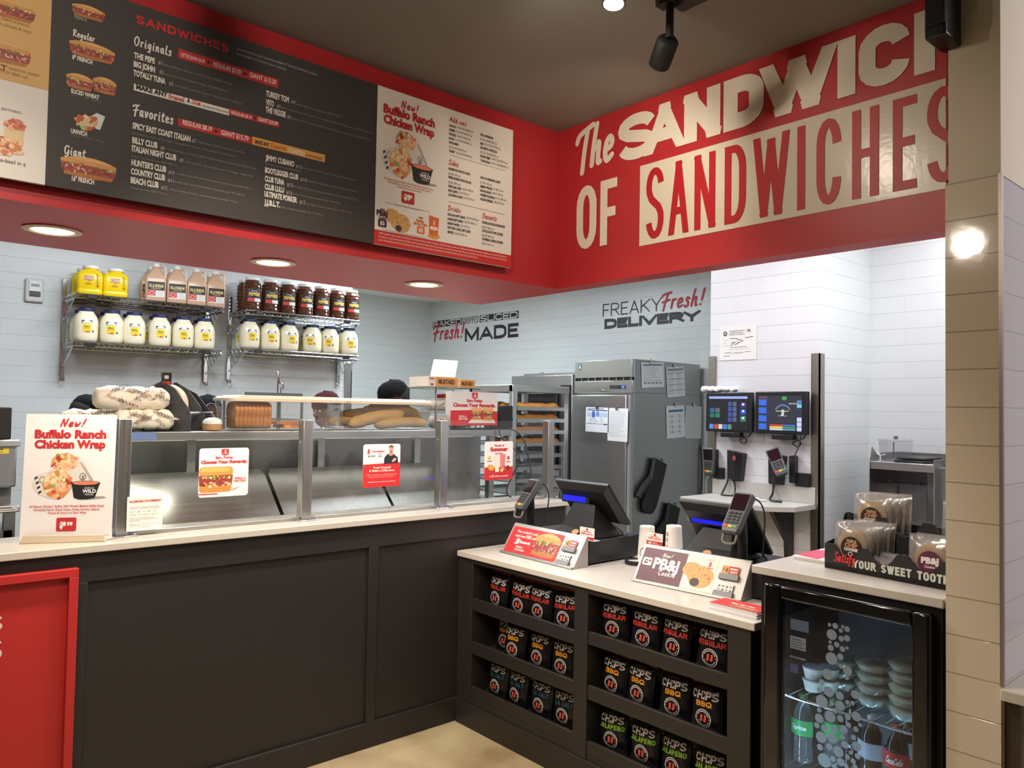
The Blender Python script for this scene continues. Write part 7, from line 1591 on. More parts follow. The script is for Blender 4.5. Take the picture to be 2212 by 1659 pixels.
# cash drawers and tills
def till(label_d, label_t, dx0, dx1, dy0, dy1, Xt, Ya, Yb, zt_, xb_, zb_, disp, dot):
    t = thing('cash_drawer', label_d, 'cash drawer', ((dx0+dx1)/2, (dy0+dy1)/2, LC), group='cash drawers')
    ztop = .978
    M().box(dx0, dy0, LC+.008, dx1, dy1, ztop).build('case', t, BLKPL, bevel=.004)
    M().box(dx1-.012, dy0+.01, LC+.02, dx1+.006, dy1-.01, ztop-.025).build('drawer_front', t, BLKMT, bevel=.003); M().box(dx1+.006, (dy0+dy1)/2-.015, LC+.045, dx1+.009, (dy0+dy1)/2+.015, LC+.075).build('lock', t, CHROME)
    for x in (dx0+.03, dx1-.03):
        for y in (dy0+.03, dy1-.03): M().lathe([(.012, 0), (.012, .009)], 10, (x, y, LC)).build('rubber_foot', t, BLKMT)
    t = thing('till_screen', label_t, 'till', ((dx0+dx1)/2, (Ya+Yb)/2, ztop), group='tilted till screens')
    A = Vector((Xt, Ya, zt_)); D = Vector((xb_-Xt, 0, zb_-zt_)); n = D.length; D.normalize(); u = Vector((0, -1, 0))
    fx_ = fr(A, u, -D)     # x right, y up the slope, z towards the customer
    w_ = Ya-Yb
    m = M(fx_); m.loft([[(.0, 0, -.016), (w_, 0, -.016), (w_, -n, -.016), (0, -n, -.016)], [(0, 0, 0), (w_, 0, 0), (w_, -n, 0), (0, -n, 0)], [(.03, -.03, .022), (w_-.03, -.03, .022), (w_-.03, -n+.03, .022), (.03, -n+.03, .022)]]); hg_ = m.build('housing', t, BLKPL, bevel=.004, smooth=False)
    m = M(fx_); m.box(.012, -n+.012, -.018, w_-.012, -.012, -.0155); m.build('touch_panel', hg_, em(60, 90, 150, .5))
    # stand: sloped foot under the panel
    yc = (Ya+Yb)/2+.0; hw = .105
    m = M(); m.loft([[(Xt+.03, yc+hw*.7, zt_-.10), (Xt+.03, yc-hw*.7, zt_-.10), (Xt+.10, yc-hw*.7, zt_-.155), (Xt+.10, yc+hw*.7, zt_-.155)], [(Xt-.02, yc+hw, ztop+.045), (Xt-.02, yc-hw, ztop+.045), (Xt+.16, yc-hw, ztop+.03), (Xt+.16, yc+hw, ztop+.03)], [(Xt-.075, yc+hw*1.15, ztop), (Xt-.075, yc-hw*1.15, ztop), (Xt+.19, yc-hw*1.15, ztop), (Xt+.19, yc+hw*1.15, ztop)]]); m.build('stand', t, pm(24, 22, 22, .5, spec=.3), bevel=.006, smooth=False)
    q0, q1 = at(*disp[0], X=Xt+.03), at(*disp[1], X=Xt+.03)
    m = M(); m.box(Xt+.031, q1.y-.022, q1.z-.016, Xt+.085, q0.y+.012, q0.z+.012); dh_ = m.build('display_housing', t, BLKPL, bevel=.004)
    m = M(fr((Xt+.0305, q0.y, (q0.z+q1.z)/2-.017), (0, -1, 0), (0, 0, 1))); m.use(em(16, 20, 245, 2.2)).box(0, 0, -.001, q0.y-q1.y, .034, 0); m.build('customer_display', dh_, smooth=False)
    q = at(*dot, Z=ztop+.048); m = M(); 
    m = M(fr((Xt-.048, at(*dot, X=Xt-.045).y, ztop+.024), (0, -1, 0), (.6, 0, .6))); P(m, m.x).ell(0, 0, .021, .016, (206, 140, 90, .5), 12); m.build('round_sticker', t, smooth=False)
    m = M(); m.tube([(Xt+.12, yc-hw, ztop+.06), (Xt+.14, yc-hw-.04, ztop+.03), (Xt+.15, yc-hw-.05, ztop+.006), (Xt+.2, yc-hw-.03, ztop+.006)], .004, 6, 5); m.build('cable', t, BLKPL)
till('black cash drawer under the left till, behind the red rewards sign', 'left black till with a glowing blue display, its back to the customers', 2.67, 3.04, 2.475, 2.94, 2.75, 2.79, 2.433, 1.237, 2.914, 1.037, ((1216.6, 1067), (1264.8, 1083)), (1245, 1115))
till('black cash drawer under the right till, behind the purple cookie sign', 'right black till with a glowing blue display, its back to the customers', 2.72, 3.08, 1.56, 2.10, 2.80, 2.063, 1.703, 1.202, 2.962, .999, ((1494, 1113), (1559, 1132)), (1529, 1166))
# card readers on posts
def reader_on_post(label, base_px, X, lean, yaw, grp='card readers'):
    q = at(*base_px, X=X)
    r_ = dup(cr0, tuple(q), (0, lean, yaw), label, grp)
    t = thing('reader_post', 'black post and cradle under the '+label.replace('leaning back on a post ', ''), 'stand', (q.x+.06, q.y, LC), group='card reader posts')
    zb = LC if 'left' in label else LC
    base_z = LC
    m = M(); m.lathe([(.045, 0), (.045, .008), (.016, .016)], 20, (q.x+.075, q.y-.01, base_z)); m.build('base', t, BLKPL)
    m = M(); m.tube([(q.x+.075, q.y-.01, base_z+.01), (q.x+.075, q.y-.01, q.z-.01), (q.x+.07, q.y-.008, q.z+.055)], .02, 12); m.build('post', t, BLKPL)
    d = Vector((sin(lean), 0, cos(lean))); nn = Vector((cos(lean), 0, -sin(lean)))
    m = M(fr(Vector(q)+nn*.019+d*.01, (0, -1, 0), d)); m.box(-.03, 0, -.012, .03, .13, .0); m.build('cradle', t, BLKPL, bevel=.004)
    m = M(); m.tube([Vector(q)+Vector((0, .03, -.004)), Vector(q)+Vector((-.012, .024, -.035)), Vector(q)+Vector((-.012, -.024, -.035)), Vector(q)+Vector((0, -.03, -.004))], .005, 8, 5); m.build('hand_loop', t, pm(120, 118, 112, .4))
    m = M(); m.tube([Vector(q)+d*.17+nn*.02, Vector(q)+d*.19+nn*.05+Vector((0, -.03, 0)), Vector(q)+d*.14+nn*.09+Vector((0, -.06, 0)), (q.x+.12, q.y-.07, base_z+.14)], .0035, 6, 5); m.build('cable', t, BLKPL)
reader_on_post('card reader leaning back on a post beside the left till', (1122, 1101), 2.70, radians(36), radians(-8))
reader_on_post('card reader leaning back on a post in front of the right till', (1577, 1152), 2.68, radians(36), radians(-2))
# tent cards
def tent(label, a, b, X, zb):
    A, B = at(*a, X=X), at(*b, X=X); w_ = A.y-B.y; h = A.z-zb
    t = thing('tent_card', label, 'sign', (X, (A.y+B.y)/2, zb), group='small white card signs')
    m = M(fr((X, A.y, zb), (0, -1, 0), (.05, 0, 1))); m.use(pm(238, 232, 226, .5)).box(0, .002, -.001, w_, h, 0); p = P(m, m.x); z0 = h-(A.z-B.z)
    H_ = A.z-B.z
    p.rect(0, 0, w_, z0+H_*.33, SRED, 0); p.ell(w_*.5, z0+H_*.85, w_*.07, w_*.07, SRED, 1, 12); p.text('Tally, Flip a', w_*.5, z0+H_*.66, H_*.08, SRED, al='c', w=w_*.6, bold=.03); p.text('FREE sandwich', w_*.5, z0+H_*.5, H_*.09, SRED, al='c', w=w_*.82, bold=.03); p.rect(w_*.12, z0+H_*.06, w_*.3, z0+H_*.25, (206, 200, 196), 1); p.text('ENROLL', w_*.38, z0+H_*.18, H_*.06, (240, 220, 214), w=w_*.3, bold=.03); p.text('EARN TODAY', w_*.38, z0+H_*.08, H_*.06, (240, 220, 214), w=w_*.45, bold=.03)
    m.build('card', t, smooth=False)
    M().box(X-.004, B.y-.006, zb, X+.035, A.y+.0, zb+.003).build('foot', t, pm(226, 224, 220, .4))
tent('small white card sign standing on the left cash drawer', (1252, 1137), (1283, 1172), 2.685, .979)
tent('small white card sign standing behind the purple cookie sign beside the cups', (1395, 1149), (1429, 1181), 2.745, LC)
# paper cups upside down
def cups(label, px_, X, rot):
    q = at(px_[0], px_[1], X=X); z1 = q.z; h = z1-LC
    t = thing('paper_cup', label, 'cup', (X, q.y, LC), group='paper cups beside the right till')
    m = M(); m.lathe([(.046, 0), (.048, .004), (.046, .008), (.036, h-.012), (.036, h-.004), (.034, h), (.031, h-.004), (0, h-.004)], 26, (X, q.y, LC)); m.build('cup', t, pm(232, 228, 222, .5))
    R = lambda v: .046-(.010)*(v/h)
    m = M(); p = P(m, fr((X, q.y, LC), (0, -1, 0), (0, 0, 1)))
    p.fold = lambda u, v: sqrt(max(1e-6, (R(v)+.0004)**2-u*u))
    if rot:
        for k, c in enumerate((0, 1, 2, 3, 4)): p.rect(-.028, .03+.028*k, -.006, .05+.028*k, (150, 34, 40, .5), 0); p.text('JJ', -.017, .034+.028*k, .01, (236, 226, 220), al='c', lay=1, bold=.04)
    else: p.ring(.012, .05, .02, .024, .003, (60, 56, 56), 0)
    m.build('print', t, smooth=False)
cups('left white paper cup standing upside down beside the right till', (1398, 1136), 2.97, 0); cups('right white and red paper cup standing upside down beside the right till', (1456, 1135), 3.0, 1)
# round tape puck
q = at(1371, 1214, Z=LC+.01)
t = thing('counter_coaster', 'black rimmed white round dish on the counter left of the cookie sign', 'dish', (q.x, q.y, LC)); M().lathe([(.05, 0), (.054, .004), (.054, .018), (.046, .02), (.044, .012), (0, .012)], 28, (q.x+.01, q.y, LC)).build('rim', t, BLKPL); M().lathe([(.043, .0125), (.0, .0145)], 24, (q.x+.01, q.y, LC)).build('dish', t, pm(214, 212, 208, .4))
# leaflets
def stack(label, x0, x1, y0, y1, z, n, top, grp, cat='leaflet'):
    for k in range(n):
        dx, dy = random.uniform(-.004, .004), random.uniform(-.003, .003)
        th = .0045
        m = M(); m.use(pm(236, 234, 236, .55)).box(x0+dx, y0+dy, z+th*k, x1+dx, y1+dy, z+th*(k+1)-.0006)
        if k == n-1: top(P(m, fr((x0+dx, y1+dy, z+th*n-.0006), (0, -1, 0), (1, 0, 0))), y1-y0, x1-x0)
        tag(m.build('leaflet', None, smooth=False), label % (ORD[k] if k < n-1 else 'topmost'), cat, grp)
def leaf_red(p, w_, h):
    p.rect(0, 0, w_, h, (206, 50, 48, .45), 0); p.text('Make Your Own', w_*.3, h*.45, h*.16, (240, 220, 214), w=w_*.5, bold=.04); p.sub(w_*.35, h*.06, w_*.6, h*.3, 1, 12)
stack('%s folded leaflet from below in the stack at the right end of the short counter', 2.462, 2.57, 1.475, 1.675, LC+.0005, 5, leaf_red, 'folded leaflets on the short counter')
def leaf_pink(p, w_, h):
    p.poly([(0, h*.1), (w_*.7, 0), (w_*.75, h*.75), (0, h*.8)], (206, 66, 96, .45), 0); p.rect(w_*.1, h*.82, w_*.8, h*.9, (190, 190, 194), 0)
stack('%s pink and white leaflet from below in the stack left of the cookie display', 2.625, 2.86, 1.292, 1.425, HC+.0005, 3, leaf_pink, 'leaflets beside the cookie display')
# ================================================================== drinks cooler under its counter
CY0, CY1 = .845, 1.461
t = thing('cooler_counter', 'pale stone counter top over the drinks cooler beside the tiled column', 'counter', (2.7, 1.15, HC))
M().box(2.405, CY0, HC-.028, 3.02, CY1, HC).build('countertop', t, QUARTZ, bevel=.003)
M().box(2.96, CY0, .0, 3.0, CY1-.02, HC-.028).build('back_panel', t, CAB)
t = thing('drinks_cooler', 'black glass door drinks cooler with a bubble pattern below the cookie counter', 'cooler', (2.7, 1.14, 0))
XG = 2.372
kx0, kx1, ky0, ky1, kz1 = 2.42, 2.95, .852, 1.431, 1.035
INS = pm(58, 60, 64, .5)
m = M(); m.box(kx0, ky1-.03, .1, kx1, ky1, kz1); m.box(kx0, ky0, .1, kx1, ky0+.03, kz1); m.box(kx1-.03, ky0+.03, .1, kx1, ky1-.03, kz1); m.box(kx0, ky0+.03, kz1-.04, kx1-.03, ky1-.03, kz1); m.box(kx0, ky0+.03, .1, kx1-.03, ky1-.03, .18); m.build('cabinet', t, BLKPL)
m = M(); m.box(kx0+.01, ky1-.034, .18, kx1-.03, ky1-.0305, kz1-.04); m.box(kx0+.01, ky0+.0305, .18, kx1-.03, ky0+.034, kz1-.04); m.box(kx1-.034, ky0+.034, .18, kx1-.0305, ky1-.034, kz1-.04); m.build('liner', t, INS)
M().box(kx0+.02, ky0+.01, 0, kx1-.02, ky1-.01, .1).build('plinth', t, BLKMT)
gy1, gz1 = at(1684, 1292, X=XG).y, at(1684, 1294, X=XG).z; gy0 = at(1968, 1353, X=XG).y
door = M(); oy1, oy0, oz1 = at(1650, 1255, X=XG).y, at(2008, 1326, X=XG).y-.0, at(1650, 1258, X=XG).z
GB = pm(16, 16, 17, .12, coat=.5)
m = M(); m.box(XG, gy1, .12, kx0-.004, oy1, oz1); m.box(XG, oy0, .12, kx0-.004, gy0, oz1); m.box(XG, gy0, gz1, kx0-.004, gy1, oz1); m.box(XG, gy0, .12, kx0-.004, gy1, .2); df_ = m.build('door_frame', t, GB, bevel=.008, seg=3)
o = M().box(XG+.012, gy0, .2, XG+.018, gy1, gz1).build('door_glass', df_, clear('cooler_glass', (.86, .90, .93), .06))
m = M(); p = P(m, fr((XG+.0116, 0, 0), (0, -1, 0), (0, 0, 1)))
BUB = bpy.data.materials.new('frosted_bubble'); BUB.use_nodes = True; nt = BUB.node_tree; nt.nodes.clear()
o_ = nt.nodes.new('ShaderNodeOutputMaterial'); d_ = nt.nodes.new('ShaderNodeBsdfDiffuse'); l_ = nt.nodes.new('ShaderNodeBsdfTranslucent'); x_ = nt.nodes.new('ShaderNodeMixShader')
d_.inputs[0].default_value = (.42, .46, .50, 1); l_.inputs[0].default_value = (.75, .88, .95, 1); x_.inputs[0].default_value = .55
nt.links.new(d_.outputs[0], x_.inputs[1]); nt.links.new(l_.outputs[0], x_.inputs[2]); nt.links.new(x_.outputs[0], o_.inputs[0])
for (bx0, by0, br0) in ((328, 143, 33), (349, 90, 18), (314, 83, 11), (383, 118, 13), (395, 95, 10), (421, 110, 17), (385, 167, 17), (420, 165, 19), (318, 188, 11), (358, 203, 17), (322, 223, 19), (393, 230, 17), (421, 224, 10), (326, 287, 37), (380, 277, 20), (303, 383, 33), (423, 362, 28), (385, 335, 14), (268, 430, 18), (420, 405, 13), (255, 480, 17), (310, 488, 32), (376, 513, 25), (420, 472, 15), (470, 507, 26), (268, 548, 39), (327, 560, 14), (377, 573, 30), (423, 553, 13), (455, 558, 13), (252, 600, 15), (348, 603, 16), (318, 640, 35), (380, 652, 20), (424, 643, 18), (478, 640, 28), (252, 650, 28), (238, 692, 18), (285, 710, 22), (345, 716, 22), (400, 718, 25), (430, 690, 16), (474, 716, 16), (500, 690, 12), (263, 765, 34), (330, 770, 32), (393, 762, 16), (460, 766, 16), (407, 810, 22), (478, 820, 28), (257, 825, 20), (313, 822, 20), (368, 852, 32), (442, 858, 12), (485, 880, 18), (335, 895, 18), (283, 905, 42), (383, 915, 24), (423, 884, 15), (458, 910, 16), (415, 940, 14), (345, 945, 15), (470, 945, 16), (250, 985, 24), (310, 1010, 34), (390, 1000, 28), (455, 1000, 26), (265, 1080, 40), (350, 1080, 30), (430, 1075, 36)):
    q = at(1680+bx0/2.807, 1320+by0/2.807, X=XG+.0116); r_ = br0/2.807/FPX*2.25*1.05
    p._put([(-q.y+r_*cos(2*pi*i/22), q.z+r_*sin(2*pi*i/22)) for i in range(22)], [tuple(range(22))], BUB, 0)
m.build('bubble_decal', df_, smooth=False)
m = M(); p = P(m, fr((XG+.0185, 0, 0), (0, -1, 0), (0, 0, 1)))
for (a, b, c) in (((1708, 1335), (1747, 1368), (96, 116, 140)), ((1707, 1372), (1741, 1408), (150, 160, 170)), ((1707, 1415), (1740, 1428), (150, 160, 170)), ((1707, 1432), (1724, 1456), (84, 92, 150))):
    A, B = at(*a, X=XG+.0185), at(*b, X=XG+.0185); p.rect(-A.y, B.z, -B.y, A.z, (*c, .5), 0)
    if c[0] == 150:
        for k in range(4): p.rect(-A.y+.004, B.z+(A.z-B.z)*(.15+.2*k), -B.y-.004-.01*(k % 2), B.z+(A.z-B.z)*(.22+.2*k), (84, 92, 100), 1)
m.build('notice', df_, smooth=False)
M().box(kx0+.016, ky1-.044, .2, kx0+.022, ky1-.036, kz1-.15).build('light_strip', t, em(190, 220, 255, 30.))
M().box(2.47, ky0+.06, .182, 2.49, ky1-.06, .19).build('light_strip', t, em(170, 225, 255, 90.))
zs = at(1885, 1520, X=2.60).z; z2_ = at(1731, 1494, X=2.58).z-.235
for z in (zs, z2_):
    m = M()
    for k in range(15): m.tube([(2.47, ky0+.045+(ky1-ky0-.09)*k/14, z-.004), (2.89, ky0+.045+(ky1-ky0-.09)*k/14, z-.004)], .0025, 5)
    for x in (2.465, 2.68, 2.89): m.tube([(x, ky0+.036, z-.008), (x, ky1-.036, z-.008)], .004, 6)
    m.build('wire_shelf', t, CHROME)
# salads and sauce tubs
SALM = clear('salad_plastic', (.95, .97, .95), .07, .04, .12, (.85, .9, .85))
SALF = pm(228, 234, 206, .7, noise=.45, scale=45, bump=.6)
def salad(x, y, z, r, label, grp):
    t = thing('salad_bowl', label, 'food container', (x, y, z), group=grp)
    h = r*.62
    M().lathe([(r*.74, 0), (r*.8, .004), (r*.97, h*.8), (r, h*.82), (r, h*.9), (r*.9, h*.98), (0, h)], 22, (x, y, z)).build('bowl', t, SALM)
    m = M(); m.lathe([(r*.7, .004), (r*.88, h*.62), (r*.5, h*.78), (0, h*.82)], 16, (x, y, z)); m.build('salad', t, SALF); return h
q = at(1887, 1480, X=2.60); z = zs
for k in range(4): z += salad(2.60, q.y, z, .058, '%s clear salad bowl from below in the left stack inside the cooler' % ORD[k], 'salad bowls in the cooler')*1.0
q = at(1958, 1480, X=2.57); z = zs
for k in range(5): z += salad(2.57, q.y, z, .058, '%s clear salad bowl from below in the right stack inside the cooler' % ORD[k], 'salad bowls in the cooler')*1.0
q = at(1815, 1480, X=2.66); z = zs
for k in range(3): z += salad(2.68, q.y, z, .056, '%s clear salad bowl from below in the stack behind the bubble pattern' % ORD[k], 'salad bowls in the cooler')
def tubc(x, y, z, label):
    t = thing('sauce_tub', label, 'food container', (x, y, z), group='sauce tubs in the cooler')
    M().lathe([(.025, 0), (.027, .002), (.034, .034), (.036, .036), (.036, .039)], 20, (x, y, z)).build('tub', t, pm(222, 218, 200, .4)); M().lathe([(.036, .0385), (.034, .041), (0, .0405)], 20, (x, y, z)).build('lid', t, pm(150, 168, 186, .2))
for k in range(2): q = at(1757, 1462, X=2.56); tubc(2.56, q.y, zs+.0415*k, ('lower', 'upper')[k]+' small sauce tub of the pair behind the left of the cooler door')
for k in range(2): q = at(1790, 1462, X=2.6); tubc(2.60, q.y, zs+.0415*k, ('lower', 'upper')[k]+' small sauce tub of the pair behind the bubbles')
# bottles
def bottle(x, y, z, liquid, cap, lab, txt, label, script=False):
    t = thing('drink_bottle', label, 'bottle', (x, y, z), group='drink bottles in the cooler')
    prof = [(.026, 0), (.031, .006), (.032, .03), (.030, .07), (.032, .1), (.0325, .15), (.028, .175), (.016, .2), (.0125, .208), (.0125, .214)]
    M().lathe(cr(prof, 3), 22, (x, y, z)).build('bottle_body', t, liquid)
    M().lathe([(.0145, .21), (.0148, .212), (.0148, .229), (.013, .231), (0, .231)], 18, (x, y, z)).build('cap', t, pm(*cap, .4))
    R = .0335; m = M(); q = P(m, fr((x-R, y, z), (0, -1, 0), (0, 0, 1)), fold=lambda u, v: R*cos(u/R)-R)
    n = 14
    for k in range(n): q.rect(-.042+.006*k, .095, -.042+.006*(k+1), .147, lab, 0)
    if script: q.strokes(txt, -.026, .112, .02, (240, 236, 232), w=.052, wt=.14, font='script', sh=.25, lay=1)
    elif txt: q.text(txt, 0, .115, .014, (240, 240, 236), al='c', w=.05, bold=.03, lay=1)
    m.build('label', t, smooth=False)
COLA = pm(34, 22, 20, .06, coat=1.); CLB = clear('bottle_clear', (.86, .93, .92), .1, .03, .06)
X_ = 2.58
q = at(1735, 1560, X=X_); bottle(X_, q.y, z2_, CLB, (60, 130, 80), (60, 170, 96, .4), 'Sprite', 'clear bottle with a green label and green cap at the left of the cooler')
q = at(1800, 1560, X=2.64); bottle(2.64, q.y, z2_, CLB, (60, 130, 80), (60, 170, 96, .4), '', 'clear bottle with a green label half hidden behind the bubbles')
q = at(1840, 1560, X=2.66); bottle(2.66, q.y, z2_, COLA, (40, 40, 42), (60, 60, 64, .4), '', 'dark bottle behind the right of the bubbles')
q = at(1884, 1575, X=X_); bottle(X_, q.y, z2_, COLA, (190, 200, 216), (186, 196, 210, .4), '', 'dark cola bottle with a silver label and pale cap in the cooler')
q = at(1939, 1590, X=X_-.01); bottle(X_-.01, q.y, z2_, COLA, (196, 60, 64), (196, 44, 48, .4), 'CocaCola', 'dark cola bottle with a red label and red cap in the cooler', True)
q = at(1962, 1590, X=X_+.1); bottle(X_+.1, q.y, z2_, COLA, (190, 200, 216), (186, 196, 210, .4), '', 'dark cola bottle behind the red labelled one')
# ================================================================== cookie display
A = at(1783, 1226, Z=HC); B = at(2040, 1275, Z=HC); u = (B-A).normalized(); bk = Vector((-u.y, u.x, 0)); bk = bk if bk.x > 0 else -bk
t = thing('cookie_display', 'black two tier cardboard cookie display with sweet tooth lettering on the cooler counter', 'display stand', tuple((A+B)/2))
LT = .43
CARD = pm(34, 33, 34, .55)
def wall(off, z0, top_fn, name, lettering=None):
    """upright cardboard wall with a wavy top edge, running along u at distance off behind the front"""
    o = A+bk*off; n = 60
    fx_ = fr(o, u, (0, 0, 1)); m = M(fx_); m.use(CARD)
    pts = [(0, z0)]+[(LT, z0)]+[(LT*(1-i/n), top_fn(LT*(1-i/n))) for i in range(n+1)]
    m.prism(pts, -.004, 0)
    if lettering: lettering(P(m, fx_))
    m.build(name, t, smooth=False)
dips = [(.082, .046), (.2, .046), (.335, .05)]
def wav(base, dip, ds): return lambda s_: base-sum(dip*max(0, cos(min(pi/2, abs(s_-c)/w__*pi/2)))**.8 for c, w__ in ds)
def let(p):
    zl = .018
    p.strokes('Satisfy', .035, zl+.012, .030, (206, 52, 56), w=.075, wt=.16, font='script', sh=.1, lay=3)
    p.strokes('YOUR SWEET TOOTH', .1, zl, .027, (206, 208, 196), w=.305, wt=.24, gap=.1)
wall(0, 0, wav(.085, .043, dips), 'front_wall', let)
wall(.13, 0, wav(.178, .055, [(.06, .05), (.205, .06), (.36, .06)]), 'middle_wall')
wall(.26, 0, lambda s_: .15, 'back_wall')
for s_ in (0, LT-.003):
    fx_ = fr(A+u*s_, bk, (0, 0, 1)); m = M(fx_); m.prism([(0, 0), (.264, 0), (.264, .155), (.14, .182), (.125, .178), (.08, .1), (0, .085)], -.003 if s_ == 0 else -.003, 0); m.build('side_wall', t, CARD, smooth=False)
fx_ = fr(A, u, bk); m = M(fx_); m.box(0, .0, .001, LT, .262, .004) if False else None
m = M(); m.loft([[A+Vector((0, 0, .001)), A+u*LT+Vector((0, 0, .001)), A+u*LT+bk*.26+Vector((0, 0, .001)), A+bk*.26+Vector((0, 0, .001))], [A+Vector((0, 0, .02)), A+u*LT+Vector((0, 0, .02)), A+u*LT+bk*.26+Vector((0, 0, .02)), A+bk*.26+Vector((0, 0, .02))]]); m.build('bottom_tray', t, CARD)
m = M(); z_ = .114; m.loft([[A+bk*.135+Vector((0, 0, z_)), A+u*LT+bk*.135+Vector((0, 0, z_)), A+u*LT+bk*.26+Vector((0, 0, z_)), A+bk*.26+Vector((0, 0, z_))], [A+bk*.135+Vector((0, 0, z_+.004)), A+u*LT+bk*.135+Vector((0, 0, z_+.004)), A+u*LT+bk*.26+Vector((0, 0, z_+.004)), A+bk*.26+Vector((0, 0, z_+.004))]]); m.build('upper_tray', t, CARD)
COOK = pm(206, 158, 92, .75, noise=.3, scale=35, bump=.5)
def make_cookie(label, word, sticker_col, first):
    """wrapped cookie standing up at the origin, facing -X"""
    t = thing('wrapped_cookie', label, 'cookie', (0, 0, 0), group='wrapped cookies in the display')
    r = .052; fx_ = fr((0, 0, 0), (0, -1, 0), (0, 0, 1)); m = M(fx_)
    m.x = fx_ @ Matrix.Translation((0, r+.004, 0)); m.lathe([(r*.6, -.008), (r*.95, -.006), (r, 0), (r*.95, .006), (r*.6, .009), (0, .0095)], 26); m.build('cookie', t, COOK)
    m = M(); w2, h2 = .066, .135
    m.x = fx_; bul = lambda a, b: .015*max(0, sin(pi*a))**.5*max(0, 1-(abs(b-.42)/.5)**2)**.5+.0012*sin(a*40+b*13)*sin(b*31)+.001
    m.grid(lambda a, b: ((a-.5)*2*w2, b*h2, bul(a, b)), 16, 18); m.grid(lambda a, b: ((.5-a)*2*w2, b*h2, -bul(a, b)), 16, 18); m.build('wrapper', t, WRAP, angle=30)
    m = M(); p = P(m, fx_, fold=lambda a, b: .0168)
    p.ell(.004, r-.002, .036, .036, sticker_col, 0, 28)
    if word == 'PB&J': p.text('PB&J', .004, r-.004, .017, (236, 226, 220), al='c', w=.052, bold=.06, lay=1); p.text('Cookie', .004, r-.018, .007, (236, 226, 220), al='c', bold=.03, lay=1)
    else:
        p.text('TRIPLE', .004, r+.014, .009, (206, 160, 110), al='c', w=.036, bold=.05, lay=1); p.text('CHIP', .004, r+.0, .011, (190, 130, 84), al='c', w=.046, bold=.06, lay=1); p.text('COOKIE', .004, r-.013, .009, (236, 230, 222), al='c', w=.048, bold=.05, lay=1); p.ring(.004, r-.024, .009, .008, .003, (190, 192, 196), 1, 14)
    m.build('label', t, smooth=False)
    return t
ck = make_cookie('first triple chip cookie from the front in the lower left pocket', 'TRIPLE', (44, 34, 34, .4), True)
rzk = math.atan2(bk.y, bk.x)
def put_ck(proto, s_, off, z, label, first=False, tilt=.10):
    loc = A+u*s_+bk*off+Vector((0, 0, z)); rot = (random.uniform(-.04, .04), tilt, rzk+random.uniform(-.05, .05))
    if first: proto.location = loc; proto.rotation_euler = rot
    else: dup(proto, loc, rot, label)
put_ck(ck, .082, .022, .030, '', True, .06)
for k in range(1, 5): put_ck(ck, .086+.006*k, .022+.0235*k, .030, '%s triple chip cookie from the front in the lower left pocket' % ORD[k], tilt=.1)
for k in range(4): put_ck(ck, .078+.012*k, .155+.024*k, .119, '%s triple chip cookie from the front in the upper left pocket' % ORD[k])
pb = make_cookie('peanut butter cookie with a purple label at the right of the lower tier', 'PB&J', (96, 44, 66, .4), True)
put_ck(pb, .338, .024, .021, '', True)
put_ck(pb, .345, .05, .021, 'second peanut butter cookie behind the purple labelled one'); put_ck(pb, .375, .16, .119, 'wrapped cookie at the far right of the upper tier')
# brownies lying in the middle pocket
for k in range(2):
    l = ('front', 'back')[k]+' wrapped brownie in the middle pocket of the cookie display'
    o = A+u*.205+bk*(.035+.045*k)+Vector((0, 0, .021+.01*k)); t = thing('wrapped_brownie', l, 'brownie', tuple(o), group='wrapped brownies')
    fx_ = fr(o, u, bk); m = M(fx_); m.box(-.035, -.017, .004, .035, .017, .032); m.build('brownie', t, pm(70, 38, 26, .7, noise=.2, scale=50), bevel=.004)
    m = M(fx_); secs = []
    for i in range(13):
        f = -1+2*i/12; e = .25+.75*min(1, (1-abs(f))*3.2); secs.append([(f*.07, .024*cos(2*pi*q/12)*(1.1-.1*e), .02+.021*e*sin(2*pi*q/12)+.002*sin(q*5+i*3)) for q in range(12)])
    m.loft(secs); m.build('wrapper', t, WRAP, angle=25)
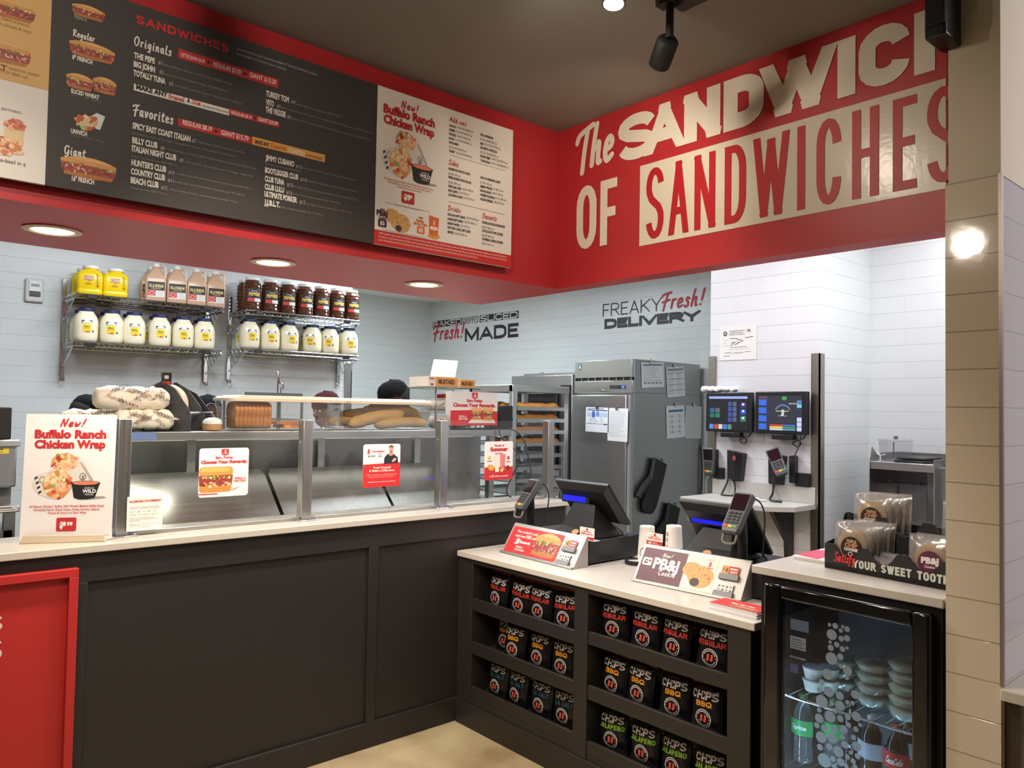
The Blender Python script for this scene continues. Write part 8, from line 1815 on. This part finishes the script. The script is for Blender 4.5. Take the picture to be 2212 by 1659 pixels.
# ================================================================== people behind the prep line
def person(label, loc, Hh, yaw, lean, skin, shirt, cap, hair, capstyle, trousers=(40, 40, 44), nod=0.):
    s = Hh/1.75; t = thing('person', label, 'person', (loc[0], loc[1], 0), yaw)
    base = Matrix.Translation((loc[0], loc[1], 0)) @ Matrix.Rotation(yaw, 4, 'Z') @ Matrix.Scale(s, 4)
    piv = Matrix.Translation((0, 0, .95)) @ Matrix.Rotation(lean, 4, 'X') @ Matrix.Translation((0, 0, -.95))   # faces -Y
    hd = piv @ Matrix.Translation((0, -.005, 1.50)) @ Matrix.Rotation(nod-lean*.6, 4, 'X') @ Matrix.Translation((0, .005, -1.50))
    def mk(): return M()
    b = mk(); SK = pm(*skin, .55)
    b.x = base @ hd
    b.ball((0, -.01, 1.645), (.076, .097, .112), 20, 14); b.ball((0, -.045, 1.585), (.058, .06, .065), 16, 10)
    b.tube([(0, -.10, 1.665), (0, -.122, 1.625), (0, -.108, 1.612)], lambda q: .009+.007*q, 8); b.ball((0, -.106, 1.572), (.026, .012, .008), 10, 6)
    for sx in (-1, 1): b.ball((sx*.078, .0, 1.635), (.01, .02, .031), 10, 8); b.ball((sx*.03, -.098, 1.662), (.018, .01, .006), 8, 6)
    b.x = base @ piv
    b.tube([(0, .012, 1.40), (0, .0, 1.6)], .056, 14)
    b.loft([[(rx_*cos(2*pi*k/18), ry_*sin(2*pi*k/18)+.01, z) for k in range(18)] for z, rx_, ry_ in ((.88, .155, .11), (.98, .16, .115), (1.1, .145, .105), (1.25, .165, .115), (1.38, .18, .11), (1.45, .13, .085), (1.5, .06, .06))])
    for sx in (-1, 1):
        b.tube([(sx*.155, .01, 1.42), (sx*.20, 0, 1.38), (sx*.235, -.02, 1.15), (sx*.205, -.2, 1.09), (sx*.185, -.27, 1.07)], lambda q: .058-.03*q, 12)
        hx = sx*.178; b.ball((hx, -.31, 1.06), (.04, .05, .018), 12, 8)
        for k, ln in enumerate((.062, .074, .07, .055)):
            f0 = Vector((hx+(k-1.5)*.021, -.345, 1.062)); b.tube([f0, f0+Vector((0, -ln*.5, -.006)), f0+Vector((0, -ln*.85, -.026))], lambda q: .0095-.0015*q, 8)
        b.tube([Vector((hx-sx*.036, -.30, 1.058)), Vector((hx-sx*.055, -.325, 1.05)), Vector((hx-sx*.055, -.352, 1.043))], .0105, 8)
    b.x = base
    for sx in (-1, 1):
        b.tube([(sx*.085, .01, .95), (sx*.095, .0, .52), (sx*.1, .025, .1)], lambda q: .088-.045*q, 14); b.tube([(sx*.1, .05, .045), (sx*.105, -.08, .04), (sx*.108, -.16, .028)], lambda q: .042-.012*q, 12)
    body_ = o = b.build('body', t, SK, smooth=True, angle=180)
    r_ = o.modifiers.new('skin', 'REMESH'); r_.mode = 'VOXEL'; r_.voxel_size = .0085; r_.use_smooth_shade = True
    sm = o.modifiers.new('smooth', 'SMOOTH'); sm.factor = .5; sm.iterations = 3
    # clothes
    c = mk(); c.x = base @ piv
    c.loft([[(rx_*cos(2*pi*k/20), ry_*sin(2*pi*k/20)+.01, z) for k in range(20)] for z, rx_, ry_ in ((.86, .185, .135), (.98, .182, .135), (1.1, .172, .127), (1.25, .186, .133), (1.38, .2, .128), (1.45, .15, .1), (1.49, .085, .082))])
    for sx in (-1, 1): c.tube([(sx*.13, .01, 1.41), (sx*.205, 0, 1.375), (sx*.234, -.015, 1.17)], lambda q: .078-.008*q, 12)
    o = c.build('shirt', t, pm(*shirt, .8, noise=.08, scale=30), angle=180); r_ = o.modifiers.new('cloth', 'REMESH'); r_.mode = 'VOXEL'; r_.voxel_size = .012; r_.use_smooth_shade = True
    c = mk(); c.x = base
    c.loft([[(.18*cos(2*pi*k/20), .132*sin(2*pi*k/20)+.01, z) for k in range(20)] for z in (.84, .98)])
    for sx in (-1, 1): c.tube([(sx*.088, .01, .93), (sx*.097, .0, .52), (sx*.102, .022, .09)], lambda q: .102-.03*q, 14)
    o = c.build('trousers', t, pm(*trousers, .85), angle=180); r_ = o.modifiers.new('cloth', 'REMESH'); r_.mode = 'VOXEL'; r_.voxel_size = .013; r_.use_smooth_shade = True
    c = mk(); c.x = base
    for sx in (-1, 1): c.loft([[(sx*.105+w__*cos(2*pi*k/14), y_+l_*sin(2*pi*k/14), z) for k in range(14)] for z, w__, l_, y_ in ((0, .052, .135, -.05), (.03, .054, .137, -.05), (.07, .045, .1, -.02), (.1, .04, .06, .02))]); 
    o = c.build('shoes', t, pm(30, 30, 32, .6), angle=60)
    c = mk(); c.x = base @ hd; c.use(pm(*hair, .7, noise=.3, scale=60))
    c.loft([[(rx_*cos(2*pi*k/20), .012+ry_*sin(2*pi*k/20)*(1 if sin(2*pi*k/20) > 0 else .55), z) for k in range(20)] for z, rx_, ry_ in ((1.565, .07, .085), (1.60, .082, .1), (1.66, .085, .105), (1.70, .083, .103), (1.74, .06, .08), (1.76, .02, .03))])
    if capstyle == 'brown_hair': c.tube([(0, .10, 1.64), (.02, .13, 1.6), (.01, .135, 1.54)], .034, 12)
    c.build('hair', t, angle=180)
    c = mk(); c.x = base @ hd; CP = pm(*cap, .9, noise=.15, scale=20, spec=.2)
    c.use(CP); c.loft([[(rx_*cos(2*pi*k/24), -.004+ry_*sin(2*pi*k/24), z+.012*sin(2*pi*k/24)*(1 if z < 1.7 else .3)) for k in range(24)] for z, rx_, ry_ in ((1.682, .088, .112), (1.69, .0885, .113), (1.72, .087, .110), (1.75, .074, .094), (1.772, .048, .062), (1.782, .012, .016))])
    c.ball((0, -.004, 1.784), (.009, .009, .005), 8, 5); cap_ = c.build('cap', t, CP, angle=60)
    if capstyle in ('brim', 'brown_hair'):
        c = mk(); c.x = base @ hd; n = 12
        top = lambda a, b: ((a-.5)*.15*(1-.25*b*b), -.105-b*.085*(1-(2*a-1)**2*.35), 1.69-.012-b*.022-.012*(2*a-1)**2)
        c.grid(lambda a, b: top(a, b), n, 6); c.grid(lambda a, b: tuple(x_-y_ for x_, y_ in zip(top(1-a, b), (0, 0, .006))), n, 6)
        c.build('cap_brim', cap_, CP, angle=60)
        c = mk(); c.x = base @ hd; c.tube([(.03*cos(a), .112+.0, 1.70+.022*sin(a)) for a in [pi*i/8 for i in range(9)]], .004, 6); c.build('cap_strap', cap_, pm(120, 120, 124, .5))
    for sx in (-1, 1):
        c = mk(); c.x = base @ hd; c.use(pm(226, 222, 216, .3)).ball((sx*.03, -.0965, 1.648), (.012, .008, .0085), 10, 8); c.use(pm(40, 28, 22, .2)).ball((sx*.03, -.103, 1.648), (.0055, .003, .0055), 8, 6); c.build('eye', body_)
    return t
pz = at(186, 857, Y=4.6); person('person in a black cap bending over the prep line behind the poster', (pz.x-.07, 4.62), 1.61, pi*.62, .12, (196, 140, 112), (46, 46, 50), (15, 15, 16), (26, 22, 20), 'none', nod=.25)
pz = at(455, 857, Y=4.6); person('person in a black cap with brown hair, standing between the tape dispenser and the loaf', (pz.x, 4.62), 1.62, pi*.95, .08, (206, 160, 132), (50, 50, 54), (15, 15, 16), (92, 64, 44), 'brown_hair')
pz = at(845, 822, Y=4.7); person('person in a black peaked cap looking down to the left behind the bread sticks', (pz.x-.01, 4.50), 1.755, -pi*.5, .10, (92, 60, 46), (206, 206, 210), (15, 15, 16), (24, 20, 18), 'brim', nod=.18)
pz = at(708, 856, Y=5.1); person('person in a pink shirt and dark red cap, half hidden behind the bread boxes', (pz.x+.22, 5.14), 1.72, -pi*.42, .42, (120, 80, 62), (206, 110, 150), (70, 30, 40), (40, 24, 24), 'none')
